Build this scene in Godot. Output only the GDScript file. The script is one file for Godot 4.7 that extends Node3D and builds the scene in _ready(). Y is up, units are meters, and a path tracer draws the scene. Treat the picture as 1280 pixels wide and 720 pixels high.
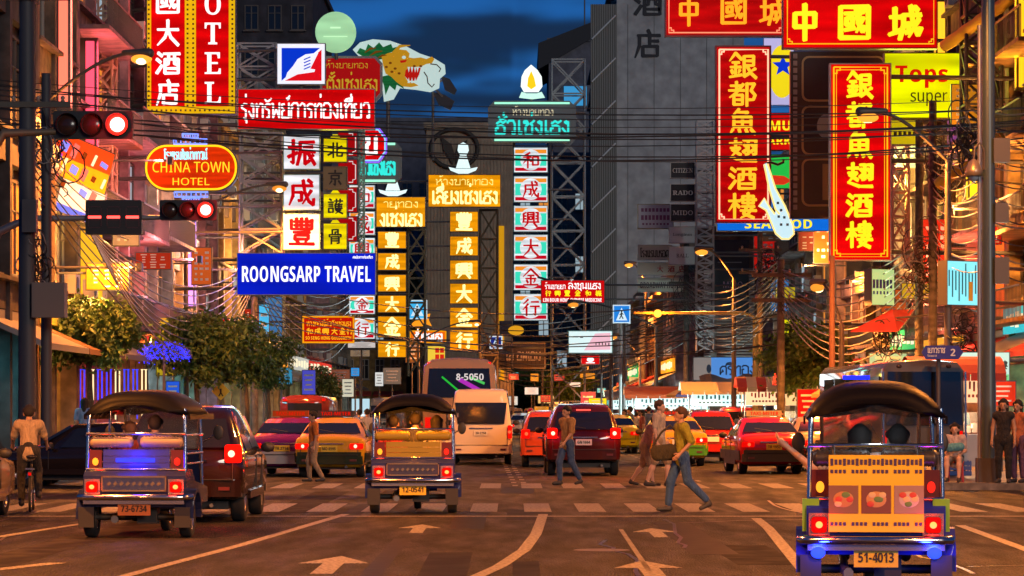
extends Node3D
# A busy market street at blue hour: neon signs, three-wheeled taxis, traffic, people crossing.

func _ready():
	# ---- camera: level, long lens, shifted up
	var cam := Camera3D.new()
	cam.name = "camera"
	cam.projection = Camera3D.PROJECTION_FRUSTUM
	cam.near = 1.0
	cam.far = 2500.0
	cam.size = 720.0 / F
	cam.frustum_offset = Vector2(0, (HY - 360.0) / F)
	cam.position = Vector3(0, EYE, 0)
	add_child(cam)
	cam.current = true
	# ---- sky and exposure
	var env := Environment.new()
	env.background_mode = Environment.BG_SKY
	var sky := Sky.new()
	sky.sky_material = sky_material()
	env.sky = sky
	env.background_energy_multiplier = 1.0
	env.tonemap_mode = Environment.TONE_MAPPER_LINEAR
	env.tonemap_exposure = 1.55
	env.sdfgi_enabled = true
	env.ssao_enabled = true
	env.ssil_enabled = true
	var we := WorldEnvironment.new()
	we.name = "world_environment"
	we.environment = env
	add_child(we)
	# ---- last light after sunset
	var sun := DirectionalLight3D.new()
	sun.name = "dusk_light"
	sun.light_energy = 0.15
	sun.light_color = Color(1.0, 0.97, 0.92)
	sun.light_angular_distance = 12.0
	sun.shadow_enabled = true
	sun.rotation_degrees = Vector3(-13, 24, 0)
	add_child(sun)
	setup()
	# ---- large structure, then objects, then small things
	build_ground()
	build_street_lamps()
	build_city()
	build_signs()
	build_lattices()
	build_poles_and_signals()
	build_blades()
	build_trees()
	build_stalls()
	build_traffic()
	build_people()
	build_wires()

func setup():
	rng = RandomNumberGenerator.new()
	rng.seed = 7
	ubox = BoxMesh.new()
	ucyl = CylinderMesh.new()
	ucyl.top_radius = 1.0
	ucyl.bottom_radius = 1.0
	ucyl.height = 1.0
	ucyl.radial_segments = 16
	ucyl.rings = 1
	ucyl6 = ucyl.duplicate()
	ucyl6.radial_segments = 8
	usph = SphereMesh.new()
	usph.radius = 1.0
	usph.height = 2.0
	usph.radial_segments = 16
	usph.rings = 8
	noise_tex("plaster", 512, 0.012, 0.55, 1.0, 5, 3)
	noise_tex("cloudy", 256, 0.012, 0.7, 1.0, 2, 9)
	noise_tex("soft", 512, 0.01, 0.78, 1.0, 5, 14)
	noise_tex("asphalt", 1024, 0.006, 0.35, 1.0, 6, 5)
	noise_tex("asphalt_fine", 512, 0.25, 0.0, 1.0, 3, 8)
	noise_tex("folds", 256, 0.03, 0.0, 1.0, 3, 31)
	noise_tex("worn", 512, 0.05, 0.3, 1.0, 5, 17, 0.35)
	noise_tex("gloss", 512, 0.01, 0.62, 1.0, 4, 12)

func sky_material() -> PanoramaSkyMaterial:
	var n := FastNoiseLite.new()
	n.noise_type = FastNoiseLite.TYPE_SIMPLEX_SMOOTH
	n.seed = 21
	n.frequency = 1.0
	n.fractal_octaves = 5
	n.fractal_gain = 0.5
	var w := 1024
	var h := 2048
	var data := PackedByteArray()
	data.resize(w * h * 3)
	var cold := Color(0.006, 0.05, 0.16)
	for y in range(0, 1100):
		var el := (0.5 - (y + 0.5) / h) * PI
		var up := clampf(sin(el), 0.0, 1.0)
		for x in w:
			var az := TAU * x / w
			var v := n.get_noise_3d(cos(az) * 9.0, el * 62.0, sin(az) * 9.0)
			var c := smoothstep(-0.30, 0.42, v)
			var base := Color(0.012, 0.085, 0.25).lerp(Color(0.003, 0.028, 0.11), minf(1.0, up * 5.0))
			var col := Color(0.005, 0.014, 0.036).lerp(base * 1.6, c)
			var i := (y * w + x) * 3
			var sr := col.linear_to_srgb()
			data[i] = int(clampf(sr.r, 0, 1) * 255)
			data[i + 1] = int(clampf(sr.g, 0, 1) * 255)
			data[i + 2] = int(clampf(sr.b, 0, 1) * 255)
	for i in range(1100 * w * 3, w * h * 3, 3):
		data[i] = 12
		data[i + 1] = 14
		data[i + 2] = 20
	var im := Image.create_from_data(w, h, false, Image.FORMAT_RGB8, data)
	im.resize(4096, 2048, Image.INTERPOLATE_CUBIC)
	var m := PanoramaSkyMaterial.new()
	m.panorama = ImageTexture.create_from_image(im)
	return m

# helpers
const F := 3600.0          # focal length in photo pixels (1280 wide)
const HY := 512.0          # horizon row
const EYE := 1.65
var mats := {}
var counts := {}
var ubox: BoxMesh
var ucyl: CylinderMesh
var ucyl6: CylinderMesh
var usph: SphereMesh
var tex := {}
var rng: RandomNumberGenerator

func P(x: float, y: float, d: float) -> Vector3:
	return Vector3((x - 640.0) * d / F, EYE + (HY - y) * d / F, -d)

func DG(y: float) -> float:      # distance of a ground point from its row
	return F * EYE / (y - HY)

func lin(r: float, g: float, b: float) -> Color:
	return Color(r, g, b).linear_to_srgb()

func mat(key: String, c := Color(0.5, 0.5, 0.5), rough := 0.75, metal := 0.0, t := "", tscale := 0.5) -> StandardMaterial3D:
	if mats.has(key):
		return mats[key]
	var m := StandardMaterial3D.new()
	m.resource_name = key
	m.albedo_color = c.linear_to_srgb()
	m.roughness = rough
	m.metallic = metal
	if t != "":
		m.albedo_texture = tex[t]
		m.uv1_triplanar = true
		m.uv1_world_triplanar = true
		m.uv1_scale = Vector3.ONE * tscale
	mats[key] = m
	return m

func glow(key: String, c := Color(1, 1, 1), energy := 1.0, t := "", tscale := 1.0) -> StandardMaterial3D:   # c as the eye sees it (sRGB)
	if mats.has(key):
		return mats[key]
	var m := StandardMaterial3D.new()
	m.resource_name = key
	m.albedo_color = Color(c.r * 0.6, c.g * 0.6, c.b * 0.6)
	m.roughness = 0.7
	m.metallic_specular = 0.15
	m.emission_enabled = true
	m.emission = c
	m.emission_energy_multiplier = energy * 0.64
	if t != "":
		m.emission_operator = BaseMaterial3D.EMISSION_OP_MULTIPLY
		m.emission_texture = tex[t]
		m.uv1_triplanar = true
		m.uv1_world_triplanar = true
		m.uv1_scale = Vector3(tscale * 0.25, tscale * 1.6, tscale * 0.25)
	mats[key] = m
	return m

func glass(key: String, c: Color, a: float) -> StandardMaterial3D:
	if mats.has(key):
		return mats[key]
	var m := StandardMaterial3D.new()
	m.resource_name = key
	m.albedo_color = Color(c.r, c.g, c.b, a)
	m.transparency = BaseMaterial3D.TRANSPARENCY_ALPHA
	m.roughness = 0.04
	mats[key] = m
	return m

func paint(key: String, c := Color.GRAY, rough := 0.4) -> StandardMaterial3D:
	if mats.has(key):
		return mats[key]
	var m := mat(key, c, rough, 0.0)
	m.metallic_specular = 0.12
	m.clearcoat_enabled = true
	m.clearcoat = 1.0
	m.clearcoat_roughness = 0.06
	return m

func noise_tex(key: String, w: int, freq: float, lo: float, hi: float, octaves := 4, seed_ := 1, mid := 0.5):
	var n := FastNoiseLite.new()
	n.noise_type = FastNoiseLite.TYPE_SIMPLEX_SMOOTH
	n.seed = seed_
	n.frequency = freq
	n.fractal_octaves = octaves
	var t := NoiseTexture2D.new()
	t.width = w
	t.height = w
	t.seamless = true
	t.noise = n
	var g := Gradient.new()
	g.offsets = PackedFloat32Array([0.0, mid, 1.0])
	var md := (lo + hi) * 0.5
	g.colors = PackedColorArray([Color(lo, lo, lo), Color(md, md, md), Color(hi, hi, hi)])
	t.color_ramp = g
	tex[key] = t

func numbered(called: String) -> String:
	var n: int = counts.get(called, 0)
	counts[called] = n + 1
	return called if n == 0 else "%s_%03d" % [called, n]

func thing(called: String, label: String, category: String, at := Vector3.ZERO, turn := 0.0, group := "") -> Node3D:
	var o := Node3D.new()
	o.name = numbered(called)
	add_child(o)
	o.position = at
	o.rotation.y = turn
	o.set_meta("label", label)
	o.set_meta("category", category)
	if group != "":
		o.set_meta("group", group)
	return o

func struct(called: String, at := Vector3.ZERO) -> Node3D:
	var o := Node3D.new()
	o.name = numbered(called)
	add_child(o)
	o.position = at
	o.set_meta("kind", "structure")
	return o

func mesh_part(parent: Node3D, called: String, m: Mesh, mt: Material, xf := Transform3D.IDENTITY) -> MeshInstance3D:
	var o := MeshInstance3D.new()
	o.name = called
	o.mesh = m
	o.material_override = mt
	o.transform = xf
	parent.add_child(o, true)
	return o

func pbox(parent: Node3D, called: String, c: Vector3, size: Vector3, mt: Material, rot := Vector3.ZERO) -> MeshInstance3D:
	var b := Basis.from_euler(rot)
	return mesh_part(parent, called, ubox, mt, Transform3D(b * Basis.from_scale(size), c))

func align(a: Vector3, b: Vector3) -> Basis:
	var y := (b - a).normalized()
	var x := y.cross(Vector3(0, 0, 1))
	if x.length() < 0.01:
		x = y.cross(Vector3(1, 0, 0))
	x = x.normalized()
	return Basis(x, y, x.cross(y))

func pcyl(parent: Node3D, called: String, a: Vector3, b: Vector3, r: float, mt: Material, hex := true) -> MeshInstance3D:
	var bs := align(a, b) * Basis.from_scale(Vector3(r, a.distance_to(b), r))
	return mesh_part(parent, called, ucyl6 if hex else ucyl, mt, Transform3D(bs, (a + b) * 0.5))

func psph(parent: Node3D, called: String, c: Vector3, r: Vector3, mt: Material) -> MeshInstance3D:
	return mesh_part(parent, called, usph, mt, Transform3D(Basis.from_scale(r), c))

func st() -> SurfaceTool:
	var s := SurfaceTool.new()
	s.begin(Mesh.PRIMITIVE_TRIANGLES)
	s.set_smooth_group(-1)
	return s

func commit(s: SurfaceTool, parent: Node3D, called: String, mt: Material) -> MeshInstance3D:
	s.generate_normals()
	return mesh_part(parent, called, s.commit(), mt)

func quad(s: SurfaceTool, a: Vector3, b: Vector3, c: Vector3, d: Vector3):   # TL TR BR BL seen from outside
	s.add_vertex(a); s.add_vertex(b); s.add_vertex(c)
	s.add_vertex(a); s.add_vertex(c); s.add_vertex(d)

func bx(s: SurfaceTool, c: Vector3, size: Vector3, b := Basis.IDENTITY):
	var h := size * 0.5
	var p := []
	for k in 8:
		p.append(c + b * Vector3(h.x if k & 1 else -h.x, h.y if k & 2 else -h.y, h.z if k & 4 else -h.z))
	quad(s, p[6], p[7], p[5], p[4])
	quad(s, p[3], p[2], p[0], p[1])
	quad(s, p[7], p[3], p[1], p[5])
	quad(s, p[2], p[6], p[4], p[0])
	quad(s, p[2], p[3], p[7], p[6])
	quad(s, p[4], p[5], p[1], p[0])

func bar(s: SurfaceTool, a: Vector3, b: Vector3, w: float):   # square bar between two points
	bx(s, (a + b) * 0.5, Vector3(w, a.distance_to(b), w), align(a, b))

func tube(s: SurfaceTool, pts: Array, r, sides := 6, caps := true):
	s.set_smooth_group(1)
	var rings := []
	for i in pts.size():
		var a: Vector3 = pts[max(i - 1, 0)]
		var b: Vector3 = pts[min(i + 1, pts.size() - 1)]
		var bs := align(a, b)
		var rr: float = r[i] if r is Array else r
		var ring := []
		for k in sides:
			var an := TAU * k / sides
			ring.append(pts[i] + bs.x * cos(an) * rr + bs.z * sin(an) * rr)
		rings.append(ring)
	for i in pts.size() - 1:
		for k in sides:
			var k2 := (k + 1) % sides
			quad(s, rings[i + 1][k2], rings[i + 1][k], rings[i][k], rings[i][k2])
	s.set_smooth_group(-1)
	if caps:
		for k in range(1, sides - 1):
			s.add_vertex(rings[0][0]); s.add_vertex(rings[0][k]); s.add_vertex(rings[0][k + 1])
			var e: Array = rings[-1]
			s.add_vertex(e[0]); s.add_vertex(e[k + 1]); s.add_vertex(e[k])

func prism(s: SurfaceTool, poly: PackedVector2Array, z0: float, z1: float, xf := Transform3D.IDENTITY):   # polygon in xy, extruded along z
	var p := poly
	if Geometry2D.is_polygon_clockwise(p):
		p = p.duplicate(); p.reverse()
	var idx := Geometry2D.triangulate_polygon(p)
	for t in range(0, idx.size(), 3):
		for k in [0, 2, 1]:
			var v: Vector2 = p[idx[t + k]]
			s.add_vertex(xf * Vector3(v.x, v.y, z1))
		for k in [0, 1, 2]:
			var v2: Vector2 = p[idx[t + k]]
			s.add_vertex(xf * Vector3(v2.x, v2.y, z0))
	for i in p.size():
		var a: Vector2 = p[i]
		var b: Vector2 = p[(i + 1) % p.size()]
		quad(s, xf * Vector3(a.x, a.y, z1), xf * Vector3(b.x, b.y, z1), xf * Vector3(b.x, b.y, z0), xf * Vector3(a.x, a.y, z0))

func lathe(s: SurfaceTool, prof: Array, xf := Transform3D.IDENTITY, sides := 16):   # [r, y] pairs round y
	s.set_smooth_group(1)
	for i in prof.size() - 1:
		for k in sides:
			var a0 := TAU * k / sides
			var a1 := TAU * (k + 1) / sides
			var p := prof[i] as Array
			var q := prof[i + 1] as Array
			quad(s, xf * Vector3(q[0] * cos(a1), q[1], q[0] * sin(a1)), xf * Vector3(q[0] * cos(a0), q[1], q[0] * sin(a0)), xf * Vector3(p[0] * cos(a0), p[1], p[0] * sin(a0)), xf * Vector3(p[0] * cos(a1), p[1], p[0] * sin(a1)))
	s.set_smooth_group(-1)

func round_rect(w: float, h: float, r: float, n := 4) -> PackedVector2Array:
	var p := PackedVector2Array()
	for q in 4:
		var cx := (w * 0.5 - r) * (1.0 if q == 0 or q == 3 else -1.0)
		var cy := (h * 0.5 - r) * (1.0 if q < 2 else -1.0)
		for k in n + 1:
			var an := PI * 0.5 * (q + float(k) / n)
			p.append(Vector2(cx + r * cos(an), cy + r * sin(an)))
	return p

func ellipse(w: float, h: float, n := 28) -> PackedVector2Array:
	var p := PackedVector2Array()
	for k in n:
		p.append(Vector2(cos(TAU * k / n) * w * 0.5, sin(TAU * k / n) * h * 0.5))
	return p

func shift_poly(p: PackedVector2Array, dx: float, dy: float) -> PackedVector2Array:
	var o := PackedVector2Array()
	for v in p:
		o.append(v + Vector2(dx, dy))
	return o

func area_light(parent: Node3D, c: Vector3, w: float, h: float, col: Color, energy: float, face := Vector3(0, 0, 1)):
	var l := AreaLight3D.new()
	l.name = "glow_light"
	l.area_size = Vector2(w, h)
	l.light_color = col
	l.light_energy = energy
	l.area_range = 80.0
	l.shadow_enabled = true
	parent.add_child(l, true)
	l.position = c
	var up := Vector3.UP if absf(face.y) < 0.9 else Vector3(0, 0, 1)
	l.basis = Basis.looking_at(face, up)

func omni(parent: Node3D, c: Vector3, col: Color, energy: float, size := 0.1):
	var l := OmniLight3D.new()
	l.name = "lamp_light"
	l.light_color = col
	l.light_energy = energy
	l.light_size = size
	l.omni_range = 80.0
	l.omni_attenuation = 2.0
	l.shadow_enabled = true
	parent.add_child(l, true)
	l.position = c

func spot(parent: Node3D, c: Vector3, to: Vector3, col: Color, energy: float, angle := 70.0, size := 0.15):
	var l := SpotLight3D.new()
	l.name = "lamp_light"
	l.light_color = col
	l.light_energy = energy
	l.light_size = size
	l.spot_range = 80.0
	l.spot_attenuation = 2.0
	l.spot_angle = angle
	l.spot_angle_attenuation = 0.35
	l.shadow_enabled = true
	parent.add_child(l, true)
	l.position = c
	l.basis = Basis.looking_at((to - c).normalized(), Vector3(0, 0, 1) if absf((to - c).normalized().y) > 0.9 else Vector3.UP)

# lettering drawn with brush strokes
# every sign: strokes parted by blanks, points by ~, on a 16 x 16 field (y downwards)
var HAN := {
	"中": "3,4~13,4~13,10~3,10~3,4 8,0~8,16",
	"國": "1,1~15,1~15,15~1,15~1,1 3,4~11,4 4,6~7,6~7,9~4,9~4,6 3,11.5~8,10.5 9,2~10,8~12,12~13.3,10 11.5,2~12.8,3.2 12.3,6~9,12.5",
	"大": "1,6~15,6 8,0~8,6~6,11~1,16 8,6~10,11~15,16",
	"酒": "1.5,2~4,4 0.5,6~3,8 0.5,15~4,10 5,2.5~16,2.5 8.5,3~8.5,6 12.5,3~12.5,6 6,6~15,6~15,15~6,15~6,6 8.5,6~8.2,9~7,10 12.5,6~12.5,9~14,9.4 6.5,12~14.5,12",
	"店": "8,0~9,2 2,3~15,3 3,3~3,9~0.5,16 9,4~9,9 9,6.3~14,6.3 5,9.4~13.5,9.4~13.5,15~5,15~5,9.4",
	"城": "0.5,6~6,6 3,2~3,13 0,14~6,12 7,5~16,5 7.3,5~7.3,10~5.5,16 7.5,9~10,9~10,13~8.5,13 11,1~12,8~14.5,14~16,11 15,7~10,15 13,1.5~14.5,3",
	"銀": "4,0~0.5,5 4,0~7.5,4 2,6~6,6 1,9~7,9 4,6~4,14 1.6,11~2.4,13 6.4,11~5.6,13 0.5,15.4~7.5,14 9,2~14.5,2~14.5,8~9,8 9,5~14,5 9,2~9,15~12,13 11,9~13,13~16,16 15.5,10~12.5,12",
	"都": "1,3~8,3 4.5,0.5~4.5,6 0,6~9,6 8.5,2~4,8~0.5,10.5 3,9~8,9~8,15~3,15~3,9 3,12~8,12 10.6,1.5~10.6,16 10.6,1.8~15,1.8~13,6~15.4,9~14.4,12~12,12",
	"魚": "6,0~2,4.4 5,2~11,2~9,5 3,5~13,5~13,11.4~3,11.4~3,5 8,5~8,11 3,8.2~13,8.2 2.4,13~0.8,16 6,13~6.6,15.4 10,13~10.8,15.4 13,13~15.4,16",
	"翅": "0.5,4~7.5,4 4,1~4,7 1,7~6.4,7~1.5,12.5 2,8~7,11.5 1,12.8~8,15.4~16,15.4 8.4,2~11.4,2~11.4,11~9.8,11 9,4.6~10.2,6 8.4,9.6~11.2,7.4 12.6,2~15.8,2~15.8,11~14.2,11 13.2,4.6~14.4,6 12.6,9.6~15.4,7.4",
	"樓": "0,5~6.4,5 3.4,0.5~3.4,16 3.4,6~0,11.4 3.4,6~6.2,9 8,2~14.5,2 7,4.2~16,4.2 8,6.4~14.5,6.4 8.2,2~8.2,6.4 14.4,2~14.4,6.4 11.3,0~11.3,8.6 7.6,8.6~15,8.6 10.6,8.8~8.6,13~14.6,16 13.8,9~11.4,13.4~7,16 6.8,11.2~16,11.2",
	"振": "0,5~5.6,5 3,0.8~3,14.6~1.2,13.8 0,11~5.6,8.4 7,2~15.6,2 7.2,2~7.2,9~5.4,15.8 9,5~14.6,5 8,8~16,8 10,8~10,15.2~12.6,13.4 11.6,8~16,15.6 15,10~12.4,12",
	"成": "2.6,4~14.6,4 2.8,4~2.8,10~0.6,15.6 3.6,8~8,8~8,13~6.2,13 9,0.8~10,8~12.4,13.4~15,15.6~15.4,12 13.8,7~8.6,15 12,0.6~14.2,2.4",
	"豐": "1.8,1~1.8,6.4 1.8,6.4~14.2,6.4 14.2,1~14.2,6.4 8,0~8,6 3.4,2~6.6,2 3.4,4.2~6.6,4.2 5,0~5,6 11,0~11,6 9.4,2~12.6,2 9.4,4.2~12.6,4.2 3,8.4~13,8.4 4,10.2~12,10.2~12,12.6~4,12.6~4,10.2 5,13~6,15 11,13~10,15 0.6,15.5~15.4,15.5",
	"北": "6,0.6~6,16 0.6,5~6,5 0.4,13.4~6,10.4 10,0.6~10,14.4~15.2,14.4~15.6,11 10,7.4~15,4",
	"京": "8,0~8,3 1,3.2~15,3.2 4,5.4~12,5.4~12,9~4,9~4,5.4 8,9~8,15.4~6,14.2 4.4,11~2,14.6 11.6,11~14,14.6",
	"護": "2,0.6~4,2 0.6,4~6,4 1.2,6.2~5.6,6.2 1.2,8.2~5.6,8.2 1.2,10.4~5.8,10.4~5.8,14.6~1.2,14.6~1.2,10.4 7,2.8~15.8,2.8 9.4,0.8~9.4,4.4 13.2,0.8~13.2,4.4 9,5~7.2,8 8,6.4~15.4,6.4 8.2,6.4~8.2,11 11.8,5.2~11.8,10.6 8.2,8.4~15,8.4 8.2,10.4~15.4,10.4 8,12~14,12~8.4,16 9,12.6~15.8,16",
	"骨": "5,1~11,1~11,6 5,1~5,6 8,3.4~8,6 8,3.4~11,3.4 2,6.2~14,6.2~14,8.6 2,6.2~2,8.6 4,8.4~12,8.4~12,15.2~10,15.2 4,8.4~4,16 4,10.6~12,10.6 4,12.8~12,12.8",
	"和": "7,0.8~2,3 0.6,5.2~8.4,5.2 5,2~5,16 5,6~0.6,11.4 5,6~8.4,9.4 10,5~15.4,5~15.4,13~10,13~10,5",
	"興": "3.4,2~1,3~1,10.4 1,5.4~3.2,5.4 1,8~3.2,8 12.8,2~15,2~15,10.4 12.8,5.4~15,5.4 12.8,8~15,8 5,2~11,2~11,10.4 5,2~5,10.4 6.2,4~9.8,4 6.4,6~9.6,6~9.6,8.6~6.4,8.6~6.4,6 0,11.2~16,11.2 5,12~2,15.8 11,12~14,15.8",
	"金": "8,0~0.6,7.4 8,0~15.4,7.4 5,6.4~11,6.4 3,9.4~13,9.4 8,6.4~8,15.2 4,11~5.2,13.4 12,11~10.8,13.4 1,15.4~15,15.4",
	"行": "5.4,0.8~1,5 5.4,5~0.6,10.4 4,8~4,16 8.4,3~15.2,3 7.4,7.2~16,7.2 12.4,7.2~12.4,15.2~10.2,14.2",
}
# Thai letters: width first, 12 high, marks above (negative) and below
var THAI := {
	"ก": [8, "1,12~1,5~2.4,3.4~1,2.2~3,0~6,0~7,2~7,12"], "ข": [8, "3,2~1,2~1,0.6~3,0.6~3,5~2,6~2,12~7,12~7,0"], "ค": [8, "1,12~1,4~3,0~6,0~7,2~7,12 3,6~4,8~2,9~1,12"],
	"ง": [6, "4,0.4~2.6,1.4~4,2.6~5,1~5,12~4,12~1,7"], "ช": [8, "3,2~1,2~1,0.6~3,0.6~3,5~2,6~2,12~6.6,12~6.6,4~5.4,3~8,0"], "ซ": [8, "2.6,2.4~1,2~1,0.6~3,0.4~4,3~3,4~2,6~2,12~6.6,12~6.6,4~5.4,3~8,0"],
	"ด": [8, "3,8~4,9~2,12~1,10~1,4~3,0~6,0~7,2~7,12"], "ต": [8, "3,8~4,9~2,12~1,10~1,3~2.4,0~4,2~5.8,0~7,2~7,12"], "ท": [8, "2,0.6~0.8,1.6~2,3~2,12 2,4.6~5,0.4~7,1~7,12"],
	"น": [8.5, "0.8,0.6~2,0.6~2,12 2,10.6~7,9~8.2,11~7,12~6,11 7,10~7,0"], "บ": [8, "0.8,0.6~2,0.6~2,12~7,12~7,0"], "ป": [8, "0.8,0.6~2,0.6~2,12~7,12~7,-4"], "พ": [8.6, "0.8,0.6~2,0.6~2,12~4.6,5~7.2,12~7.4,0"],
	"ม": [8.4, "0.8,0.6~2,0.6~2,11~0.4,11.4~2,10~6,12~7.2,12~7.2,0"], "ย": [8, "3,0.8~1,1~1,4~3,5.6~1,7~1,12~7,12~7,0"], "ร": [6, "2.6,12~4.4,12~4.4,6~1,4~1,2~3,0.6~5.4,1"],
	"ล": [8, "2.6,10~1,11~2,12~3,11~1,9~2,6~4,5~6,7~7,9 7,12~7,2~5,0~2,0~1,2"], "ว": [7, "4.4,10.4~4.4,12~6,12~6,3~5,0~2,0~1,2"], "ศ": [8, "1,12~1,4~3,1~6,1~7,3~7,12 3,6~4,8~2,9~1,12 6,1~8,-2"], "ส": [8, "2.6,10~1,11~2,12~3,11~1,9~2,6~4,5~6,7~7,9 7,12~7,2~5,0~2,0~1,2 5.4,0~8,-2"],
	"ห": [8.4, "0.8,0.6~2,0.6~2,12 2,7.4~6,2~7,1~6,0~5,1.6~7.2,5~7.2,12"], "อ": [8, "2.6,5~1,5~1,12~7,12~7,2~5,0~2,0~1,2"], "ฮ": [8, "2.6,7~1,7~1,12~7,12~7,6~5,4.4~2,5 1.6,2.6~4,0.4~6,2~8,0"], "จ": [8, "1,5~3,7~4,5~5,8~4,12 7,12~7,2~5,0~2,0~1,2"],
	"า": [6, "0.6,2~2.4,0~4.4,1~4.8,3~4.8,12"], "ะ": [6, "1,2.4~2.4,4~4.4,2 1,8.4~2.4,10~4.4,8"], "เ": [4.4, "2,0~2,12~3.6,12~3.6,10.4~2,10.2"], "แ": [8, "2,0~2,12~3.6,12~3.6,10.4 5.6,0~5.6,12~7.2,12~7.2,10.4"], "โ": [5, "4.6,-4~2,-4.6~1.4,-3~2.4,0~2.4,12~4,12~4,10.4"],
	"ไ": [4.6, "1,-3~2.4,-4.6~3.4,-3~3,0~3,12"], "ั": [0, "-5,-3.4~-4,-1.6~-2,-1.6~0.4,-3.8"], "ี": [0, "-7,-1.6~-6,-3.2~-3,-4~-1,-1.6~-7,-1.6 -1,-5.4~-1,-2"], "ุ": [0, "-2.4,13.6~-1,13.6~-1,16.4"], "่": [0, "-1.6,-7.4~-1.6,-5"], "้": [0, "-3.6,-6~-2.6,-7~-2.8,-5~0,-7.4"], "์": [0, "-3,-4~-1,-4~-2,-2.6 -2,-4~-0.4,-6"], " ": [5, ""],
}

func strokes(s: SurfaceTool, def: String, o: Vector3, k: float, w: float, dz: float, brush := true):
	var n := 0
	for stro in def.split(" ", false):
		var pts := []
		for q in stro.split("~"):
			var c := q.split(",")
			pts.append(Vector2(float(c[0]) * k, -float(c[1]) * k))
		for i in pts.size() - 1:
			var a: Vector2 = pts[i]
			var b: Vector2 = pts[i + 1]
			var dir := (b - a).normalized()
			var nn := Vector2(-dir.y, dir.x)
			var horiz := absf(dir.x) > 0.92
			var wa := w * 0.5 * ((0.72 if horiz else 1.05) if brush else 1.0)
			var wb := w * 0.5 * ((0.95 if horiz else 0.9) if brush else 1.0)
			if brush and i == pts.size() - 2 and absf(dir.x) > 0.3 and absf(dir.y) > 0.3:
				wb *= 0.5 if dir.x < 0 else 1.15
			var ea := dir * wa * 0.75
			var eb := dir * wb * 0.75
			var poly := PackedVector2Array([a - ea * 0.4 - nn * wa, a - ea + nn * wa * 0.4, a - ea * 0.2 + nn * wa, b + eb * 0.4 + nn * wb, b + eb - nn * wb * 0.5, b + eb * 0.3 - nn * wb])
			prism(s, poly, 0.0, dz + 0.002 * (n % 7), Transform3D(Basis.IDENTITY, o))
			n += 1

func thai_width(t: String) -> float:
	var w := 0.0
	for ch in t:
		if THAI.has(ch):
			w += THAI[ch][0]
	return w

func thai(s: SurfaceTool, t: String, o: Vector3, k: float, w: float, dz: float, sx := 1.0):   # o: top left of the letters
	var x := 0.0
	for ch in t:
		if THAI.has(ch):
			var def: String = THAI[ch][1]
			if def != "":
				var d2 := ""
				for stro in def.split(" ", false):
					var ps := []
					for q in stro.split("~"):
						var c := q.split(",")
						ps.append("%f,%s" % [(float(c[0]) + x) * sx, c[1]])
					d2 += "~".join(ps) + " "
				strokes(s, d2, o, k, w, dz, false)
			x += THAI[ch][0]

func text_mesh(parent: Node3D, called: String, t: String, c: Vector3, h: float, w: float, mt: Material, bold := true, serif := false, depth := 0.02) -> MeshInstance3D:
	var f := SystemFont.new()
	f.font_names = PackedStringArray(["Droid Serif" if serif else "Droid Sans"])
	f.font_weight = 700 if bold else 400
	var m := TextMesh.new()
	m.text = t
	m.font = f
	m.font_size = 32
	m.pixel_size = 0.01
	m.depth = 0.05
	m.curve_step = 1.0
	var bb := m.get_aabb()
	var sc := Vector3(w / bb.size.x, h / bb.size.y, depth / 0.05)
	return mesh_part(parent, called, m, mt, Transform3D(Basis.from_scale(sc), c - bb.get_center() * sc))

# signs
var sx := 0.0
var sy := 0.0
var sk := 1.0
const WALL := 12.6

func wallx(side: float) -> float:
	return -12.6 if side < 0 else 15.2

func q(x: float, y: float, z := 0.0) -> Vector3:     # photo coordinates on the face of the sign in hand -> its own metres
	return Vector3((x - sx) * sk, (sy - y) * sk, z)

func sign_at(called: String, label: String, x0: float, y0: float, x1: float, y1: float, d: float, group := "", turn := 0.0) -> Node3D:
	sx = (x0 + x1) * 0.5
	sy = (y0 + y1) * 0.5
	sk = d / F
	return thing(called, label, "sign", P(sx, sy, d), turn, group)

func panel(t: Node3D, called: String, x0: float, y0: float, x1: float, y1: float, z: float, dz: float, mt: Material) -> MeshInstance3D:
	var c := q((x0 + x1) * 0.5, (y0 + y1) * 0.5, z)
	return pbox(t, called, c, Vector3((x1 - x0) * sk, (y1 - y0) * sk, dz), mt)

func frame(t: Node3D, x0: float, y0: float, x1: float, y1: float, wpx: float, z: float, dz: float, mt: Material, called := "frame"):
	var s := st()
	var h := (y1 - y0) * sk
	var w := (x1 - x0) * sk
	var e := wpx * sk
	var c := q((x0 + x1) * 0.5, (y0 + y1) * 0.5, z)
	bx(s, c + Vector3(0, h * 0.5 - e * 0.5, 0), Vector3(w, e, dz))
	bx(s, c - Vector3(0, h * 0.5 - e * 0.5, 0), Vector3(w, e, dz))
	bx(s, c + Vector3(w * 0.5 - e * 0.5, 0, 0), Vector3(e, h - 2 * e, dz))
	bx(s, c - Vector3(w * 0.5 - e * 0.5, 0, 0), Vector3(e, h - 2 * e, dz))
	return commit(s, t, called, mt)

func cabinet(t: Node3D, x0: float, y0: float, x1: float, y1: float, face: Material, rim: Material, rimpx := 1.5, lum := 0.0, lc := Color.WHITE):
	panel(t, "cabinet", x0, y0, x1, y1, -0.16, 0.3, mat("sign_steel", Color(0.09, 0.085, 0.09), 0.5, 0.6))
	panel(t, "face", x0 + rimpx * 0.5, y0 + rimpx * 0.5, x1 - rimpx * 0.5, y1 - rimpx * 0.5, 0.0, 0.02, face)
	frame(t, x0, y0, x1, y1, rimpx, 0.02, 0.06, rim)
	if lum > 0.0:
		area_light(t, q((x0 + x1) * 0.5, (y0 + y1) * 0.5, 0.12), (x1 - x0) * sk, (y1 - y0) * sk, lc.lerp(Color.WHITE, 0.15), lum * 0.5)

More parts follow.
